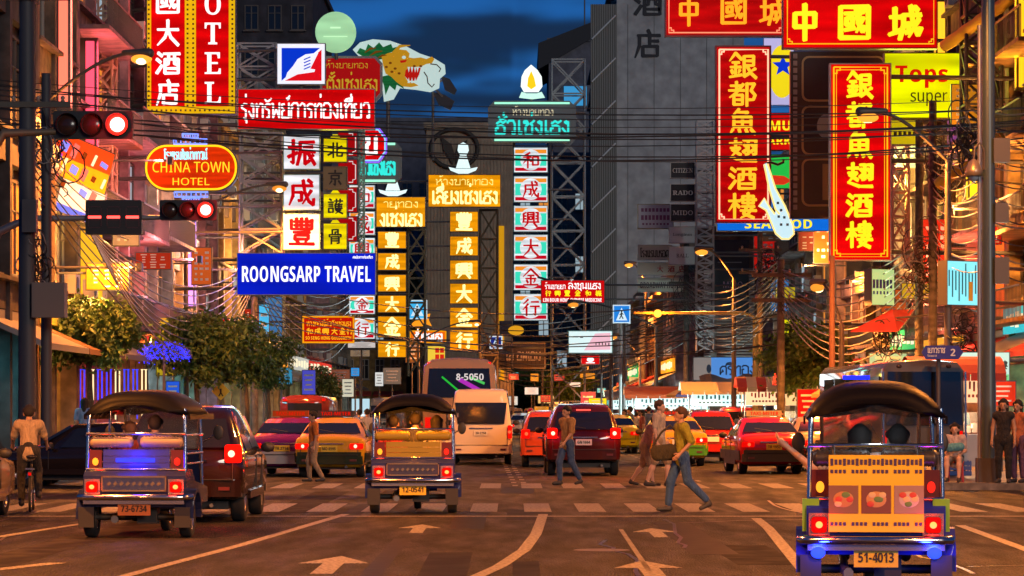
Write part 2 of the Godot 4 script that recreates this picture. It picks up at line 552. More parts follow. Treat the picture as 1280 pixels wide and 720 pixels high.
func han(t: Node3D, chars: String, cx: Array, cy: Array, size: float, w: float, mt: Material, z := 0.012, sxq := 1.0, brush := true):
	var s := st()
	for i in chars.length():
		var g: String = HAN[chars[i]]
		var k := size / 16.0 * sk
		var s2 := g
		if sxq != 1.0:
			var parts := []
			for stro in g.split(" ", false):
				var ps := []
				for pt in stro.split("~"):
					var c := pt.split(",")
					ps.append("%f,%s" % [float(c[0]) * sxq, c[1]])
				parts.append("~".join(ps))
			s2 = " ".join(parts)
		strokes(s, s2, q(cx[i] - size * 0.5 * sxq, cy[i] - size * 0.5, z), k, w * k, 0.012, brush)
	return commit(s, t, "lettering", mt)

func thai_line(t: Node3D, txt: String, x0: float, x1: float, ytop: float, ybot: float, w: float, mt: Material, z := 0.012):
	var s := st()
	var k := (ybot - ytop) / 12.0 * sk
	var natural := thai_width(txt) * k
	thai(s, txt, q(x0, ytop, z), k, w * k, 0.012, (x1 - x0) * sk / natural)
	return commit(s, t, "lettering", mt)

func arms(t: Node3D, x_from: float, ys: Array, side: float, thick := 0.07):    # steel arms back to the house wall
	var m := mat("arm_steel", Color(0.13, 0.115, 0.11), 0.6, 0.5)
	for y in ys:
		var a := q(x_from, y, -0.2)
		var b := Vector3(wallx(side) - t.position.x, a.y, a.z - 0.5)
		pcyl(t, "arm", a, b, thick, m)

func post(t: Node3D, x: float, ytop: float, d: float, r := 0.08):   # post from the sign to the ground
	var a := q(x, ytop, -0.25)
	pcyl(t, "post", a, Vector3(a.x, -t.position.y, a.z), r, mat("arm_steel"))

func build_signs():
	var red := glow("sign_red", Color(0.88, 0.01, 0.025), 1.12, "cloudy", 0.35)
	var red2 := glow("sign_red_neon", Color(0.80, 0.03, 0.035), 1.0, "cloudy", 0.5)
	var yellow := glow("letter_yellow", Color(1.0, 0.90, 0.12), 1.15)
	var white := glow("letter_white", Color(1, 1, 1), 1.15)
	var gold := glow("letter_gold", Color(1.0, 0.72, 0.12), 1.0)
	var orange := glow("sign_orange", Color(1.0, 0.64, 0.03), 1.15, "cloudy", 0.4)
	var hot := glow("letter_hot", Color(1.0, 0.98, 0.62), 1.5)
	var dark := mat("sign_steel", Color(0.09, 0.085, 0.09), 0.5, 0.6)
	var trim := mat("trim_steel", Color(0.35, 0.33, 0.32), 0.4, 0.7)
	var t: Node3D

	# --- tall hotel sign, two columns
	t = sign_at("hotel_sign", "tall red hotel sign, white characters beside white capitals, yellow stud border", 183, -70, 295, 143, 95)
	cabinet(t, 183, -70, 295, 143, glow("border_yellow", Color(0.93, 0.72, 0.05), 0.9), dark, 1.0, 26.0, Color(1.0, 0.13, 0.1))
	panel(t, "column_panel", 189, -64, 231, 133, 0.012, 0.02, red)
	panel(t, "column_panel", 245, -64, 286, 133, 0.012, 0.02, red)
	var s := st()
	for cxx in [186.0, 234.5, 241.5, 290.5]:
		for i in 34:
			bx(s, q(cxx, -66 + i * 6.0, 0.015), Vector3(0.06, 0.06, 0.02))
	for i in 17:
		bx(s, q(190 + i * 6.0, 138, 0.015), Vector3(0.06, 0.06, 0.02))
	commit(s, t, "studs", mat("stud_brown", Color(0.12, 0.04, 0.01)))
	han(t, "中國大酒店", [210, 210, 210, 210, 210], [-34, 2, 41, 78, 116], 31, 2.1, white, 0.024, 0.95)
	var yy := -32.0
	for ch in ["H", "O", "T", "E", "L"]:
		text_mesh(t, "lettering", ch, q(266, yy, 0.03), 27 * sk, 20 * sk, white, true, true)
		yy += 37.0
	arms(t, 183, [10, 80, 130], -1)

	# --- oval neon hotel sign
	t = sign_at("oval_neon_sign", "orange oval neon hotel sign with blue neon crown", 181, 181, 297, 238, 90)
	s = st()
	prism(s, round_rect(118 * sk, 60 * sk, 29 * sk, 10), -0.3, 0.0)
	commit(s, t, "cabinet", dark)
	s = st()
	prism(s, round_rect(114 * sk, 56 * sk, 27 * sk, 10), 0.0, 0.02)
	commit(s, t, "face", glow("neon_back_orange", Color(0.95, 0.22, 0.02), 0.95, "cloudy", 0.8))
	s = st()
	var ring := round_rect(112 * sk, 54 * sk, 26 * sk, 10)
	var pts := []
	for v in ring:
		pts.append(Vector3(v.x, v.y, 0.05))
	pts.append(pts[0])
	tube(s, pts, 0.035, 5, false)
	commit(s, t, "neon_tube", glow("neon_gold", Color(1.0, 0.75, 0.1), 1.5))
	s = st()
	thai(s, "โรงแรมไชน่าทาวน์", q(205, 190, 0.03), 9.0 / 12.0 * sk, 1.6 * sk, 0.02, 0.75)
	commit(s, t, "lettering", glow("neon_cyan", Color(0.65, 0.95, 1.0), 1.3))
	text_mesh(t, "lettering", "CHINA TOWN", q(239, 209, 0.05), 13 * sk, 96 * sk, glow("neon_amber", Color(1.0, 0.80, 0.15), 1.3), false)
	text_mesh(t, "lettering", "HOTEL", q(239, 227, 0.05), 9 * sk, 46 * sk, glow("neon_amber"), false)
	s = st()
	for e in [[217, 174, 259, 180], [228, 167, 248, 173], [218, 240, 260, 246], [228, 247, 250, 251]]:
		var px := [q(e[0], e[1], 0.0), q(e[2], e[1], 0.0), q(e[2], e[3], 0.0), q(e[0], e[3], 0.0), q(e[0], e[1], 0.0)]
		tube(s, px, 0.03, 5)
		for i in 7:
			var xx: float = e[0] + (e[2] - e[0]) * (i + 0.5) / 7.0
			tube(s, [q(xx, e[1], 0.0), q(xx, e[3], 0.0)], 0.018, 4)
	commit(s, t, "neon_crown", glow("neon_blue", Color(0.45, 0.55, 1.0), 1.6))
	pcyl(t, "arm", q(239, 181, -0.1), q(239, 168, -0.1), 0.05, dark)
	pcyl(t, "arm", q(239, 238, -0.1), q(239, 250, -0.1), 0.05, dark)
	arms(t, 190, [196, 222], -1)
	area_light(t, Vector3(0, 0, 0.2), 2.6, 1.2, Color(1.0, 0.4, 0.1), 7.0)

	# --- red Thai banner
	t = sign_at("thai_travel_sign", "red sign with white Thai lettering above the white character panels", 297, 111, 469, 162, 110)
	cabinet(t, 297, 111, 469, 162, red, trim, 1.0, 14.0, Color(1.0, 0.1, 0.1))
	thai_line(t, "รุ่งทรัพย์การท่องเที่ยว", 301, 463, 129, 147, 1.45, white)
	arms(t, 297, [118, 155], -1)
	# --- blue and red emblem
	t = sign_at("emblem_sign", "square blue and red emblem sign with white plume shape", 346, 54, 407, 106, 111)
	cabinet(t, 346, 54, 407, 106, glow("sign_white", Color(0.93, 0.94, 1.0), 1.0), trim, 1.0, 3.0, Color(0.7, 0.75, 1.0))
	s = st()
	prism(s, PackedVector2Array([v2(352, 60), v2(400, 60), v2(352, 101)]), 0.011, 0.018)
	commit(s, t, "blue_field", glow("emblem_blue", Color(0.02, 0.2, 0.78), 1.0))
	s = st()
	prism(s, PackedVector2Array([v2(402, 62), v2(402, 101), v2(356, 101)]), 0.011, 0.018)
	commit(s, t, "red_field", glow("emblem_red", Color(0.85, 0.05, 0.1), 1.0))
	s = st()
	prism(s, PackedVector2Array([v2(356, 101), v2(359, 91), v2(366, 83), v2(372, 74), v2(382, 68), v2(398, 66), v2(392, 78), v2(388, 86), v2(394, 87), v2(393, 90), v2(372, 93)]), 0.018, 0.03)
	commit(s, t, "plume", glow("sign_white"))
	s = st()
	for i in 4:
		bx(s, q(384, 73 + i * 4.0, 0.032), Vector3(9 * sk, 1.4 * sk, 0.008), Basis(Vector3(0, 0, 1), 0.4))
	commit(s, t, "plume_bars", glow("emblem_blue"))
	post_down(t, 376, 106, 112)
	arms(t, 346, [62, 98], -1)

	# --- pale green disc
	t = sign_at("moon_disc_sign", "glowing pale green round disc on a mast beside the dragon head", 394, 14, 445, 66, 141)
	s = st()
	var xfz := Transform3D(Basis(Vector3(1, 0, 0), PI / 2), Vector3.ZERO)
	lathe(s, [[0.0, 0.12], [22 * sk, 0.10], [25.5 * sk, 0.0], [25.5 * sk, -0.25], [0.0, -0.25]], xfz, 32)
	commit(s, t, "disc", glow("disc_green", Color(0.72, 0.95, 0.72), 1.0, "cloudy", 0.25))
	s = st()
	bx(s, Vector3(0, 5 * sk, 0.14), Vector3(13 * sk, 2 * sk, 0.02))
	bx(s, Vector3(0, -6 * sk, 0.14), Vector3(30 * sk, 1.0 * sk, 0.02))
	commit(s, t, "lettering", glow("disc_mark", Color(0.8, 0.98, 0.78), 1.0))
	post_down(t, 420, 66, 74, 0.09)
	# --- octagonal red gold-shop sign
	t = sign_at("gold_shop_sign", "octagonal red sign with gold Thai lettering behind the dragon head", 400, 70, 478, 127, 141.5)
	s = st()
	prism(s, PackedVector2Array([v2(408, 70), v2(470, 70), v2(478, 79), v2(478, 118), v2(470, 127), v2(408, 127), v2(400, 118), v2(400, 79)]), -0.3, 0.0)
	commit(s, t, "cabinet", mat("sign_grey", Color(0.3, 0.27, 0.27), 0.5))
	s = st()
	prism(s, PackedVector2Array([v2(410, 73), v2(468, 73), v2(475, 81), v2(475, 116), v2(468, 124), v2(410, 124), v2(403, 116), v2(403, 81)]), 0.0, 0.02)
	commit(s, t, "face", glow("dim_red", Color(0.62, 0.05, 0.06), 0.9))
	thai_line(t, "ห้างขายทอง", 406, 460, 79, 85, 1.3, glow("dim_gold", Color(0.75, 0.6, 0.15), 0.9), 0.022)
	thai_line(t, "ตั้งเซ่งเฮง", 408, 472, 99, 113, 1.6, glow("dim_gold"), 0.022)
	post_down(t, 440, 127, 168, 0.12)
	build_dragon()

	# --- white panels 振 成 豐
	var han_w := ["振", "成", "豐"]
	var ys := [[168, 212], [218, 263], [267, 312]]
	for i in 3:
		t = sign_at("white_character_panel", "white lit panel with large red character, %s of its column" % ["topmost", "middle one", "lowest"][i], 354, ys[i][0], 400, ys[i][1], 108, "white panels hung in a column")
		cabinet(t, 354, ys[i][0], 400, ys[i][1], glow("panel_white", Color(0.95, 0.97, 1.0), 1.1, "cloudy", 0.5), mat("trim_teal", Color(0.2, 0.4, 0.4), 0.4), 1.0, 7.0, Color(0.95, 0.97, 1.0))
		han(t, han_w[i], [377], [(ys[i][0] + ys[i][1]) * 0.5], 33, 2.3, glow("letter_red", Color(0.78, 0.0, 0.05), 0.9))
		arms(t, 354, [(ys[i][0] + ys[i][1]) * 0.5], -1, 0.05)
	# --- yellow panels 北 京 護 骨
	var han_y := ["北", "京", "護", "骨"]
	var yy2 := [[172, 203], [208, 237], [242, 273], [279, 312]]
	for i in 4:
		var lit := i != 1
		t = sign_at("yellow_character_panel", ("yellow lit panel with black character, %s of its column" % ["topmost", "", "third", "lowest"][i]) if lit else "unlit brown panel with black character among yellow lit ones", 404, yy2[i][0], 434, yy2[i][1], 112, "yellow panels hung in a column")
		cabinet(t, 404, yy2[i][0], 434, yy2[i][1], glow("panel_yellow", Color(0.98, 0.90, 0.02), 1.1, "cloudy", 0.5) if lit else mat("panel_brown", Color(0.2, 0.15, 0.07), 0.5), mat("trim_brown", Color(0.2, 0.13, 0.05), 0.5), 0.8, 3.0 if lit else 0.0, Color(1, 0.9, 0.2))
		han(t, han_y[i], [419], [(yy2[i][0] + yy2[i][1]) * 0.5], 19, 2.0, mat("ink", Color(0.015, 0.012, 0.01), 0.6))
		if lit:
			s = st()
			prism(s, PackedVector2Array([v2(413, yy2[i][0]), v2(425, yy2[i][0]), v2(422, yy2[i][0] - 4), v2(416, yy2[i][0] - 4)]), -0.2, 0.0)
			commit(s, t, "crest", glow("panel_yellow"))
		arms(t, 404, [(yy2[i][0] + yy2[i][1]) * 0.5], -1, 0.05)
	# --- red octagons behind them
	var yo := [[164, 196], [199, 231], [234, 266], [270, 302]]
	for i in 4:
		t = sign_at("red_bracket_panel", "dark red panel with white notched outline behind the yellow panels", 434, yo[i][0], 447, yo[i][1], 122, "red notched panels in a column")
		panel(t, "cabinet", 422, yo[i][0], 448, yo[i][1], -0.15, 0.25, dark)
		panel(t, "face", 423, yo[i][0] + 1, 446, yo[i][1] - 1, 0.0, 0.04, glow("deep_red", Color(0.62, 0.02, 0.04), 0.9))
		s = st()
		var pp := [q(436, yo[i][0] + 3, 0.05), q(441, yo[i][0] + 3, 0.05), q(441, yo[i][0] + 6, 0.05), q(444.5, yo[i][0] + 7, 0.05), q(444.5, yo[i][1] - 7, 0.05), q(441, yo[i][1] - 6, 0.05), q(441, yo[i][1] - 3, 0.05), q(436, yo[i][1] - 3, 0.05)]
		tube(s, pp, 0.02, 4)
		commit(s, t, "outline", glow("outline_pale", Color(0.9, 0.85, 0.85), 0.9))
		arms(t, 422, [(yo[i][0] + yo[i][1]) * 0.5], -1, 0.05)
	# --- octagon with a Thai letter and violet neon
	t = sign_at("octagon_neon_sign", "red octagonal sign with white Thai letter and violet neon edge", 448, 159, 484, 204, 129)
	for e in [[0.0, -0.3, -0.02, dark], [2.5, -0.02, 0.02, red]]:
		s = st()
		var c8 := PackedVector2Array()
		for p in [[454, 159], [474, 159], [484, 172], [484, 191], [474, 204], [454, 204], [448, 191], [448, 172]]:
			c8.append(v2(466 + (p[0] - 466) * (1.0 - e[0] / 22.0), 181.5 + (p[1] - 181.5) * (1.0 - e[0] / 22.0)))
		prism(s, c8, e[1], e[2])
		commit(s, t, "cabinet" if e[0] == 0.0 else "face", e[3])
	for e in [[1.0, Color(0.55, 0.35, 1.0)], [3.2, Color(0.5, 0.8, 1.0)]]:
		s = st()
		pts = []
		for p in [[454, 159], [474, 159], [484, 172], [484, 191], [474, 204], [454, 204]]:
			pts.append(q(466 + (p[0] - 466) * (1.0 - e[0] / 22.0), 181.5 + (p[1] - 181.5) * (1.0 - e[0] / 22.0), 0.05))
		tube(s, pts, 0.035, 5)
		commit(s, t, "neon_tube", glow("neon_" + str(e[0]), e[1], 1.3))
	thai_line(t, "ข", 454, 472, 171, 192, 2.6, white, 0.03)
	arms(t, 450, [181], -1)
	# --- cyan gold-shop sign, seen past the octagon
	t = cyan_sign(442, 177, 502, 229, 150, "grey gold shop sign with cyan Thai lettering partly behind the octagon", false)
	# --- small coloured stack behind
	var hs := ["和", "成", "興", "大", "金", "行"]
	var yq := [[231, 261], [264, 294], [297, 326], [329, 360], [369, 393], [397, 424]]
	for i in 6:
		striped_panel(436, yq[i][0], 469, yq[i][1], 152, hs[i], "striped white teal panel beside the blue travel sign, %s of its column" % ["topmost", "second", "third", "fourth", "fifth", "lowest"][i], "striped panels half hidden by the blue travel sign", -1)

	# --- blue travel sign
	t = sign_at("blue_travel_sign", "bright blue sign with one line of bold white capitals", 296, 316, 470, 369, 105)
	cabinet(t, 296, 316, 470, 369, glow("sign_blue", Color(0.02, 0.12, 0.86), 1.0, "cloudy", 0.18), trim, 1.0, 15.0, Color(0.12, 0.25, 1.0))
	text_mesh(t, "lettering", "ROONGSARP TRAVEL", q(383, 342.5, 0.02), 19.5 * sk, 161 * sk, white, true, false)
	thai_line(t, "ศนย์บรการท่องเที่ยว", 441, 466, 320.5, 323.0, 2.2, white)
	arms(t, 296, [324, 360], -1)
	# --- small goldsmith sign
	t = sign_at("goldsmith_sign", "small red sign with yellow frame and lettering under the blue travel sign", 378, 395, 443, 429, 128)
	cabinet(t, 378, 395, 443, 429, glow("smith_red", Color(0.72, 0.07, 0.02), 0.95), glow("smith_yellow", Color(0.95, 0.62, 0.05), 0.95), 2.0, 2.0, Color(1, 0.4, 0.15))
	thai_line(t, "ห้างทองโต้วกังเซ่งเฮง", 383, 439, 402, 407.5, 1.5, gold)
	han(t, "和成興大金行", [387.0, 397, 407, 418, 428, 437], [414.0, 414, 414, 414, 414, 414], 8, 2.6, gold)
	text_mesh(t, "lettering", "SO SENG HENG GOLDSMITH", q(410.5, 422.5, 0.02), 4.2 * sk, 57 * sk, gold)
	arms(t, 378, [402, 422], -1, 0.05)

	# --- orange gold-shop towers
	orange_tower(470, 246, 532, 284, 165, 472, 508, [[289, 311], [316, 338], [343, 365], [369, 391], [395, 422], [426, 447]], "ายทอง", "งเซ่งเฮง", 491, "the narrower orange tower beside the blue travel sign", -1)
	orange_tower(535, 218, 626, 259, 190, 562, 598, [[264, 290], [295, 320], [325, 350], [354, 380], [384, 410], [412, 438]], "ห้างขายทอง", "เลี่ยงเซ่งเฮง", 579, "the orange tower in front of the brown wall", -1)

	# --- cyan gold-shop sign with flame emblem and its striped tower
	t = cyan_sign(610, 126, 720, 178, 180, "grey gold shop sign with cyan Thai lettering and glowing flame emblem", true)
	yq = [[184, 216], [220, 253], [257, 290], [293, 326], [330, 363], [367, 401]]
	for i in 6:
		striped_panel(642, yq[i][0], 685, yq[i][1], 180, hs[i], "striped white teal panel under the flame emblem sign, %s of its column" % ["topmost", "second", "third", "fourth", "fifth", "lowest"][i], "striped panels on the lattice tower", 0)

	# --- red ginseng shop sign
	t = sign_at("red_shop_sign", "red sign with white Thai, yellow Chinese and white Latin lines", 676, 350, 756, 379, 150)
	cabinet(t, 676, 350, 756, 379, glow("shop_red", Color(0.80, 0.03, 0.05), 0.95), dark, 0.8, 2.0, Color(1, 0.2, 0.15))
	thai_line(t, "ร้านขายยา", 681, 707, 356, 361, 1.8, white)
	thai_line(t, "ล้งชุนแฮง", 710, 751, 354, 361, 1.9, white)
	han(t, "行興豐金和振", [685.0, 697, 709, 722, 735, 748], [366.5, 366.5, 366.5, 366.5, 366.5, 366.5], 7, 2.6, yellow)
	text_mesh(t, "lettering", "LIN BOUR HENG CHINESE MEDICINE", q(715.5, 375, 0.02), 4.4 * sk, 73 * sk, white)
	pcyl(t, "arm", q(672, 346, -0.2), q(690, 351, -0.2), 0.06, dark)
	arms(t, 756, [356, 374], 1, 0.05)
	# --- pedestrian crossing signs
	crossing_sign(509, 375, 534, 399, 168, Color(0.25, 0.72, 0.95), "lit light blue crossing sign beside the orange tower's lower panels", -1)
	crossing_sign(766, 381, 788, 404, 140, Color(0.12, 0.5, 0.86), "lit blue crossing sign on the arm of a street lamp pole", 1)
	crossing_sign(612, 420, 628, 436, 196, Color(0.08, 0.15, 0.5), "small dark blue crossing sign above the brown board", 0)
	# --- billboard under it
	t = sign_at("white_billboard", "white lit billboard with pale pink print and dark curls", 710, 413, 766, 442, 141)
	cabinet(t, 710, 413, 766, 442, glow("bill_white", Color(0.86, 0.95, 0.95), 1.0), mat("trim_teal"), 1.2, 5.0, Color(0.85, 0.95, 1.0))
	s = st()
	prism(s, PackedVector2Array([v2(744, 417), v2(763, 416), v2(763, 437), v2(730, 438)]), 0.011, 0.018)
	commit(s, t, "print", glow("bill_pink", Color(0.93, 0.72, 0.78), 1.0))
	s = st()
	for i in 5:
		bx(s, q(745 + i * 4.0, 430, 0.022), Vector3(1.2 * sk, 3 * sk, 0.008))
	bx(s, q(719, 421, 0.018), Vector3(7 * sk, 1.6 * sk, 0.01))
	bx(s, q(727, 421.5, 0.018), Vector3(4 * sk, 1.6 * sk, 0.01))
	commit(s, t, "lettering", mat("ink"))
	post(t, 764, 415, 141, 0.1)
	t = sign_at("red_drink_sign", "small red sign with a white cup under the white billboard", 726, 443, 750, 456, 141)
	cabinet(t, 726, 443, 750, 456, glow("drink_red", Color(0.85, 0.05, 0.06), 0.9), trim, 0.8)
	s = st()
	prism(s, shift_poly(ellipse(9 * sk, 6 * sk, 12), 0, 0), 0.012, 0.02)
	bx(s, Vector3(0, -4 * sk, 0.016), Vector3(11 * sk, 1.2 * sk, 0.01))
	commit(s, t, "print", white)
	post(t, 752, 444, 141, 0.05)
	# --- brown framed board
	t = sign_at("brown_shop_board", "large dark brown board with gold frame and pale script lettering", 604, 428, 682, 461, 198)
	cabinet(t, 604, 428, 682, 461, mat("board_brown", Color(0.07, 0.045, 0.03), 0.6), mat("board_gold", Color(0.35, 0.24, 0.1), 0.4, 0.3), 1.6)
	thai_line(t, "เล อพเอม", 632, 676, 440, 450, 1.8, mat("board_letter", Color(0.6, 0.5, 0.35), 0.5))
	s = st()
	for i in 15:
		bx(s, q(607 + i * 5.2, 444.5, 0.012), Vector3(0.03, 28 * sk, 0.012))
	commit(s, t, "batten", mat("board_batten", Color(0.04, 0.025, 0.02), 0.7))
	for x in [608, 678]:
		post(t, x, 440, 198, 0.1)
	t = sign_at("yellow_pot_sign", "dark blue square sign with yellow pot shape above the brown board", 624, 400, 656, 420, 197)
	panel(t, "board", 624, 401, 640, 420, -0.05, 0.1, mat("navy", Color(0.01, 0.015, 0.05), 0.5))
	s = st()
	prism(s, shift_poly(ellipse(20 * sk, 12 * sk, 16), 5 * sk, -3 * sk), 0.02, 0.1)
	bx(s, q(645, 419, 0.05), Vector3(8 * sk, 3 * sk, 0.08))
	commit(s, t, "pot", glow("pot_yellow", Color(0.85, 0.62, 0.12), 0.9))
	post(t, 640, 410, 197, 0.06)
	# --- small gold shop sign and fish neon
	t = sign_at("fish_neon_sign", "gold and red fish shaped neon sign on a thin post", 514, 391, 540, 412, 200)
	s = st()
	prism(s, PackedVector2Array([v2(514, 405), v2(519, 401), v2(527, 400), v2(533, 393), v2(538, 392), v2(536, 400), v2(540, 408), v2(532, 405), v2(524, 411), v2(518, 410)]), 0.0, 0.15)
	commit(s, t, "fish", glow("fish_gold", Color(1.0, 0.6, 0.12), 1.1))
	post(t, 527, 402, 200, 0.06)
	t = sign_at("small_orange_sign", "small orange sign with white Thai lettering and gold frame", 512, 413, 558, 429, 200)
	cabinet(t, 512, 413, 558, 429, glow("small_orange", Color(0.92, 0.42, 0.05), 0.95), glow("smith_yellow"), 1.5)
	thai_line(t, "ฮั่วเซ่งเฮง", 518, 553, 417, 426, 2.2, white)
	post(t, 527, 420, 200, 0.06)
	t = sign_at("red_yellow_menu_sign", "upright lit sign of yellow and red squares", 534, 432, 557, 458, 203)
	cabinet(t, 534, 432, 557, 458, glow("menu_yellow", Color(0.95, 0.8, 0.25), 0.95), trim, 0.8)
	for i in 3:
		for j in 2:
			panel(t, "print", 544 + j * 6, 435 + i * 8, 549 + j * 6, 441 + i * 8, 0.012, 0.015, glow("menu_red", Color(0.85, 0.15, 0.08), 0.95))
	post(t, 545, 440, 203, 0.06)
	build_right_signs()

func v2(x: float, y: float) -> Vector2:
	return Vector2((x - sx) * sk, (sy - y) * sk)

func post_down(t: Node3D, x: float, y0: float, y1: float, r := 0.07):
	pcyl(t, "mast", q(x, y0, -0.2), q(x, y1, -0.2), r, mat("arm_steel"))

func striped_panel(x0: float, y0: float, x1: float, y1: float, d: float, ch: String, label: String, group: String, side: float):
	var t := sign_at("striped_character_panel", label, x0, y0, x1, y1, d, group)
	var w := x1 - x0
	var h := y1 - y0
	cabinet(t, x0, y0, x1, y1, glow("stripe_white", Color(0.95, 0.98, 1.0), 1.1, "cloudy", 0.6), mat("trim_teal"), 0.8, 3.0, Color(0.85, 0.97, 1.0))
	panel(t, "orange_stripe", x0 + 2, y0 + h * 0.09, x1 - 2, y0 + h * 0.24, 0.012, 0.012, glow("stripe_orange", Color(0.93, 0.55, 0.15), 1.0))
	panel(t, "teal_stripe", x0 + 2, y0 + h * 0.29, x1 - 2, y0 + h * 0.73, 0.012, 0.012, glow("stripe_teal", Color(0.22, 0.85, 0.72), 1.0))
	panel(t, "red_stripe", x0 + 2, y0 + h * 0.8, x1 - 2, y0 + h * 0.93, 0.012, 0.012, glow("stripe_red", Color(0.75, 0.03, 0.12), 1.0))
	var s := st()
	prism(s, ellipse(h * 0.82 * sk, h * 0.82 * sk), 0.0, 0.03)
	commit(s, t, "disc", glow("stripe_white"))
	han(t, ch, [(x0 + x1) * 0.5], [(y0 + y1) * 0.5], h * 0.62, 2.0, glow("letter_red", Color(0.78, 0.0, 0.05), 0.9), 0.035)
	if side != 0:
		arms(t, x0, [(y0 + y1) * 0.5], side, 0.05)
	else:
		pcyl(t, "arm", q(x1, (y0 + y1) * 0.5, -0.2), q(x1 + 30, (y0 + y1) * 0.5, -0.4), 0.07, mat("arm_steel"))

func cyan_sign(x0: float, y0: float, x1: float, y1: float, d: float, label: String, emblem: bool) -> Node3D:
	var t := sign_at("cyan_gold_shop_sign", label, x0, y0, x1, y1, d)
	var c := 8.0
	var s := st()
	prism(s, PackedVector2Array([v2(x0 + c, y0), v2(x1 - c, y0), v2(x1, y0 + c), v2(x1, y1 - c), v2(x1 - c, y1), v2(x0 + c, y1), v2(x0, y1 - c), v2(x0, y0 + c)]), -0.35, 0.0)
	commit(s, t, "board", mat("sign_board_grey", Color(0.16, 0.17, 0.17), 0.6))
	var tube_m := glow("neon_mint", Color(0.65, 1.0, 0.85), 1.1)
	for yy in [y0 + 3, y1 - 3]:
		var s2 := st()
		tube(s2, [q(x0 + c, yy, 0.05), q(x1 - c, yy, 0.05)], 0.06, 6)
		commit(s2, t, "neon_tube", tube_m)
	thai_line(t, "ห้างขายทอง", x0 + 30, x1 - 28, y0 + 11, y0 + 18, 1.3, glow("cream_letter", Color(0.9, 0.85, 0.7), 0.8))
	thai_line(t, "ฮั่วเซ่งเฮง", x0 + 8, x1 - 8, y0 + 25, y0 + 41, 2.0, glow("cyan_letter", Color(0.2, 0.9, 0.85), 1.05), 0.03)
	area_light(t, Vector3(0, 0, 0.3), (x1 - x0) * sk, (y1 - y0) * sk, Color(0.4, 1.0, 0.9), 4.0)
	if emblem:
		s = st()
		prism(s, PackedVector2Array([v2(651, 108), v2(652, 96), v2(656, 88), v2(664, 81), v2(672, 88), v2(677, 96), v2(678, 108), v2(673, 115), v2(655, 115)]), -0.1, 0.1)
		commit(s, t, "flame_emblem", glow("emblem_white", Color(0.95, 1.0, 0.97), 1.2))
		s = st()
		prism(s, PackedVector2Array([v2(659, 108), v2(660, 98), v2(664, 89), v2(668, 98), v2(670, 108), v2(664, 112)]), 0.1, 0.16)
		commit(s, t, "flame", glow("emblem_gold", Color(0.95, 0.78, 0.1), 1.1))
		s = st()
		prism(s, PackedVector2Array([v2(649, 122), v2(652, 115), v2(658, 117), v2(671, 117), v2(677, 115), v2(681, 122), v2(665, 124)]), -0.1, 0.14)
		commit(s, t, "pedestal", glow("emblem_mint", Color(0.8, 1.0, 0.92), 1.0))
		pcyl(t, "arm", q(664, 124, -0.1), q(664, 130, -0.1), 0.1, mat("arm_steel"))
		pcyl(t, "arm", q(x1 - 4, 140, -0.2), q(732, 140, -0.4), 0.09, mat("arm_steel"))
		pcyl(t, "arm", q(x1 - 4, 168, -0.2), q(732, 168, -0.4), 0.09, mat("arm_steel"))
	else:
		arms(t, x0, [190, 215], -1)
	return t

func orange_tower(x0: float, y0: float, x1: float, y1: float, d: float, a0: float, a1: float, ys: Array, l1: String, l2: String, cx: float, what: String, side: float):
	var t := sign_at("orange_gold_shop_sign", "orange sign with pale pedestal emblem topping " + what, x0, y0, x1, y1, d, "orange gold shop signs")
	var orange := glow("sign_orange")
	var hot := glow("letter_hot")
	cabinet(t, x0, y0, x1, y1, orange, mat("trim_brown", Color(0.2, 0.13, 0.05), 0.5), 0.8, 7.0, Color(1, 0.6, 0.12))
	thai_line(t, l1, x0 + 9, x1 - 9, y0 + 6, y0 + 13, 1.4, glow("letter_pale", Color(1.0, 0.95, 0.5), 1.2))
	thai_line(t, l2, x0 + 4, x1 - 4, y0 + 21, y0 + 36, 1.9, hot)
	var s := st()
	prism(s, PackedVector2Array([v2(cx - 9, y0 - 8), v2(cx - 4, y0 - 24), v2(cx - 7, y0 - 30), v2(cx - 6, y0 - 37), v2(cx, y0 - 40), v2(cx + 6, y0 - 37), v2(cx + 7, y0 - 30), v2(cx + 4, y0 - 24), v2(cx + 9, y0 - 8)]), -0.1, 0.1)
	commit(s, t, "emblem", glow("emblem_pale", Color(0.9, 1.0, 1.0), 1.05))
	s = st()
	prism(s, PackedVector2Array([v2(cx - 18, y0 - 9), v2(cx - 16, y0 - 5), v2(cx - 6, y0 - 1), v2(cx + 6, y0 - 1), v2(cx + 16, y0 - 5), v2(cx + 18, y0 - 9), v2(cx + 9, y0 - 7), v2(cx - 9, y0 - 7)]), -0.06, 0.14)
	commit(s, t, "ribbon", glow("emblem_pale"))
	pcyl(t, "arm", q(cx, y0, -0.1), q(cx, y0 - 8, -0.1), 0.1, mat("arm_steel"))
	arms(t, x0, [y0 + 8, y1 - 8], side, 0.06)
	var chars := ["豐", "成", "興", "大", "金", "行"]
	for i in ys.size():
		t = sign_at("orange_character_panel", "%s orange character panel of %s" % [["topmost", "second", "third", "fourth", "fifth", "lowest"][i], what], a0, ys[i][0], a1, ys[i][1], d, "orange panels hung in columns")
		cabinet(t, a0, ys[i][0], a1, ys[i][1], orange, mat("trim_brown"), 0.8, 2.5, Color(1, 0.65, 0.15))
		han(t, chars[i], [(a0 + a1) * 0.5], [(ys[i][0] + ys[i][1]) * 0.5], (ys[i][1] - ys[i][0]) * 0.8, 2.6, hot)
		arms(t, a0, [(ys[i][0] + ys[i][1]) * 0.5], side, 0.05)

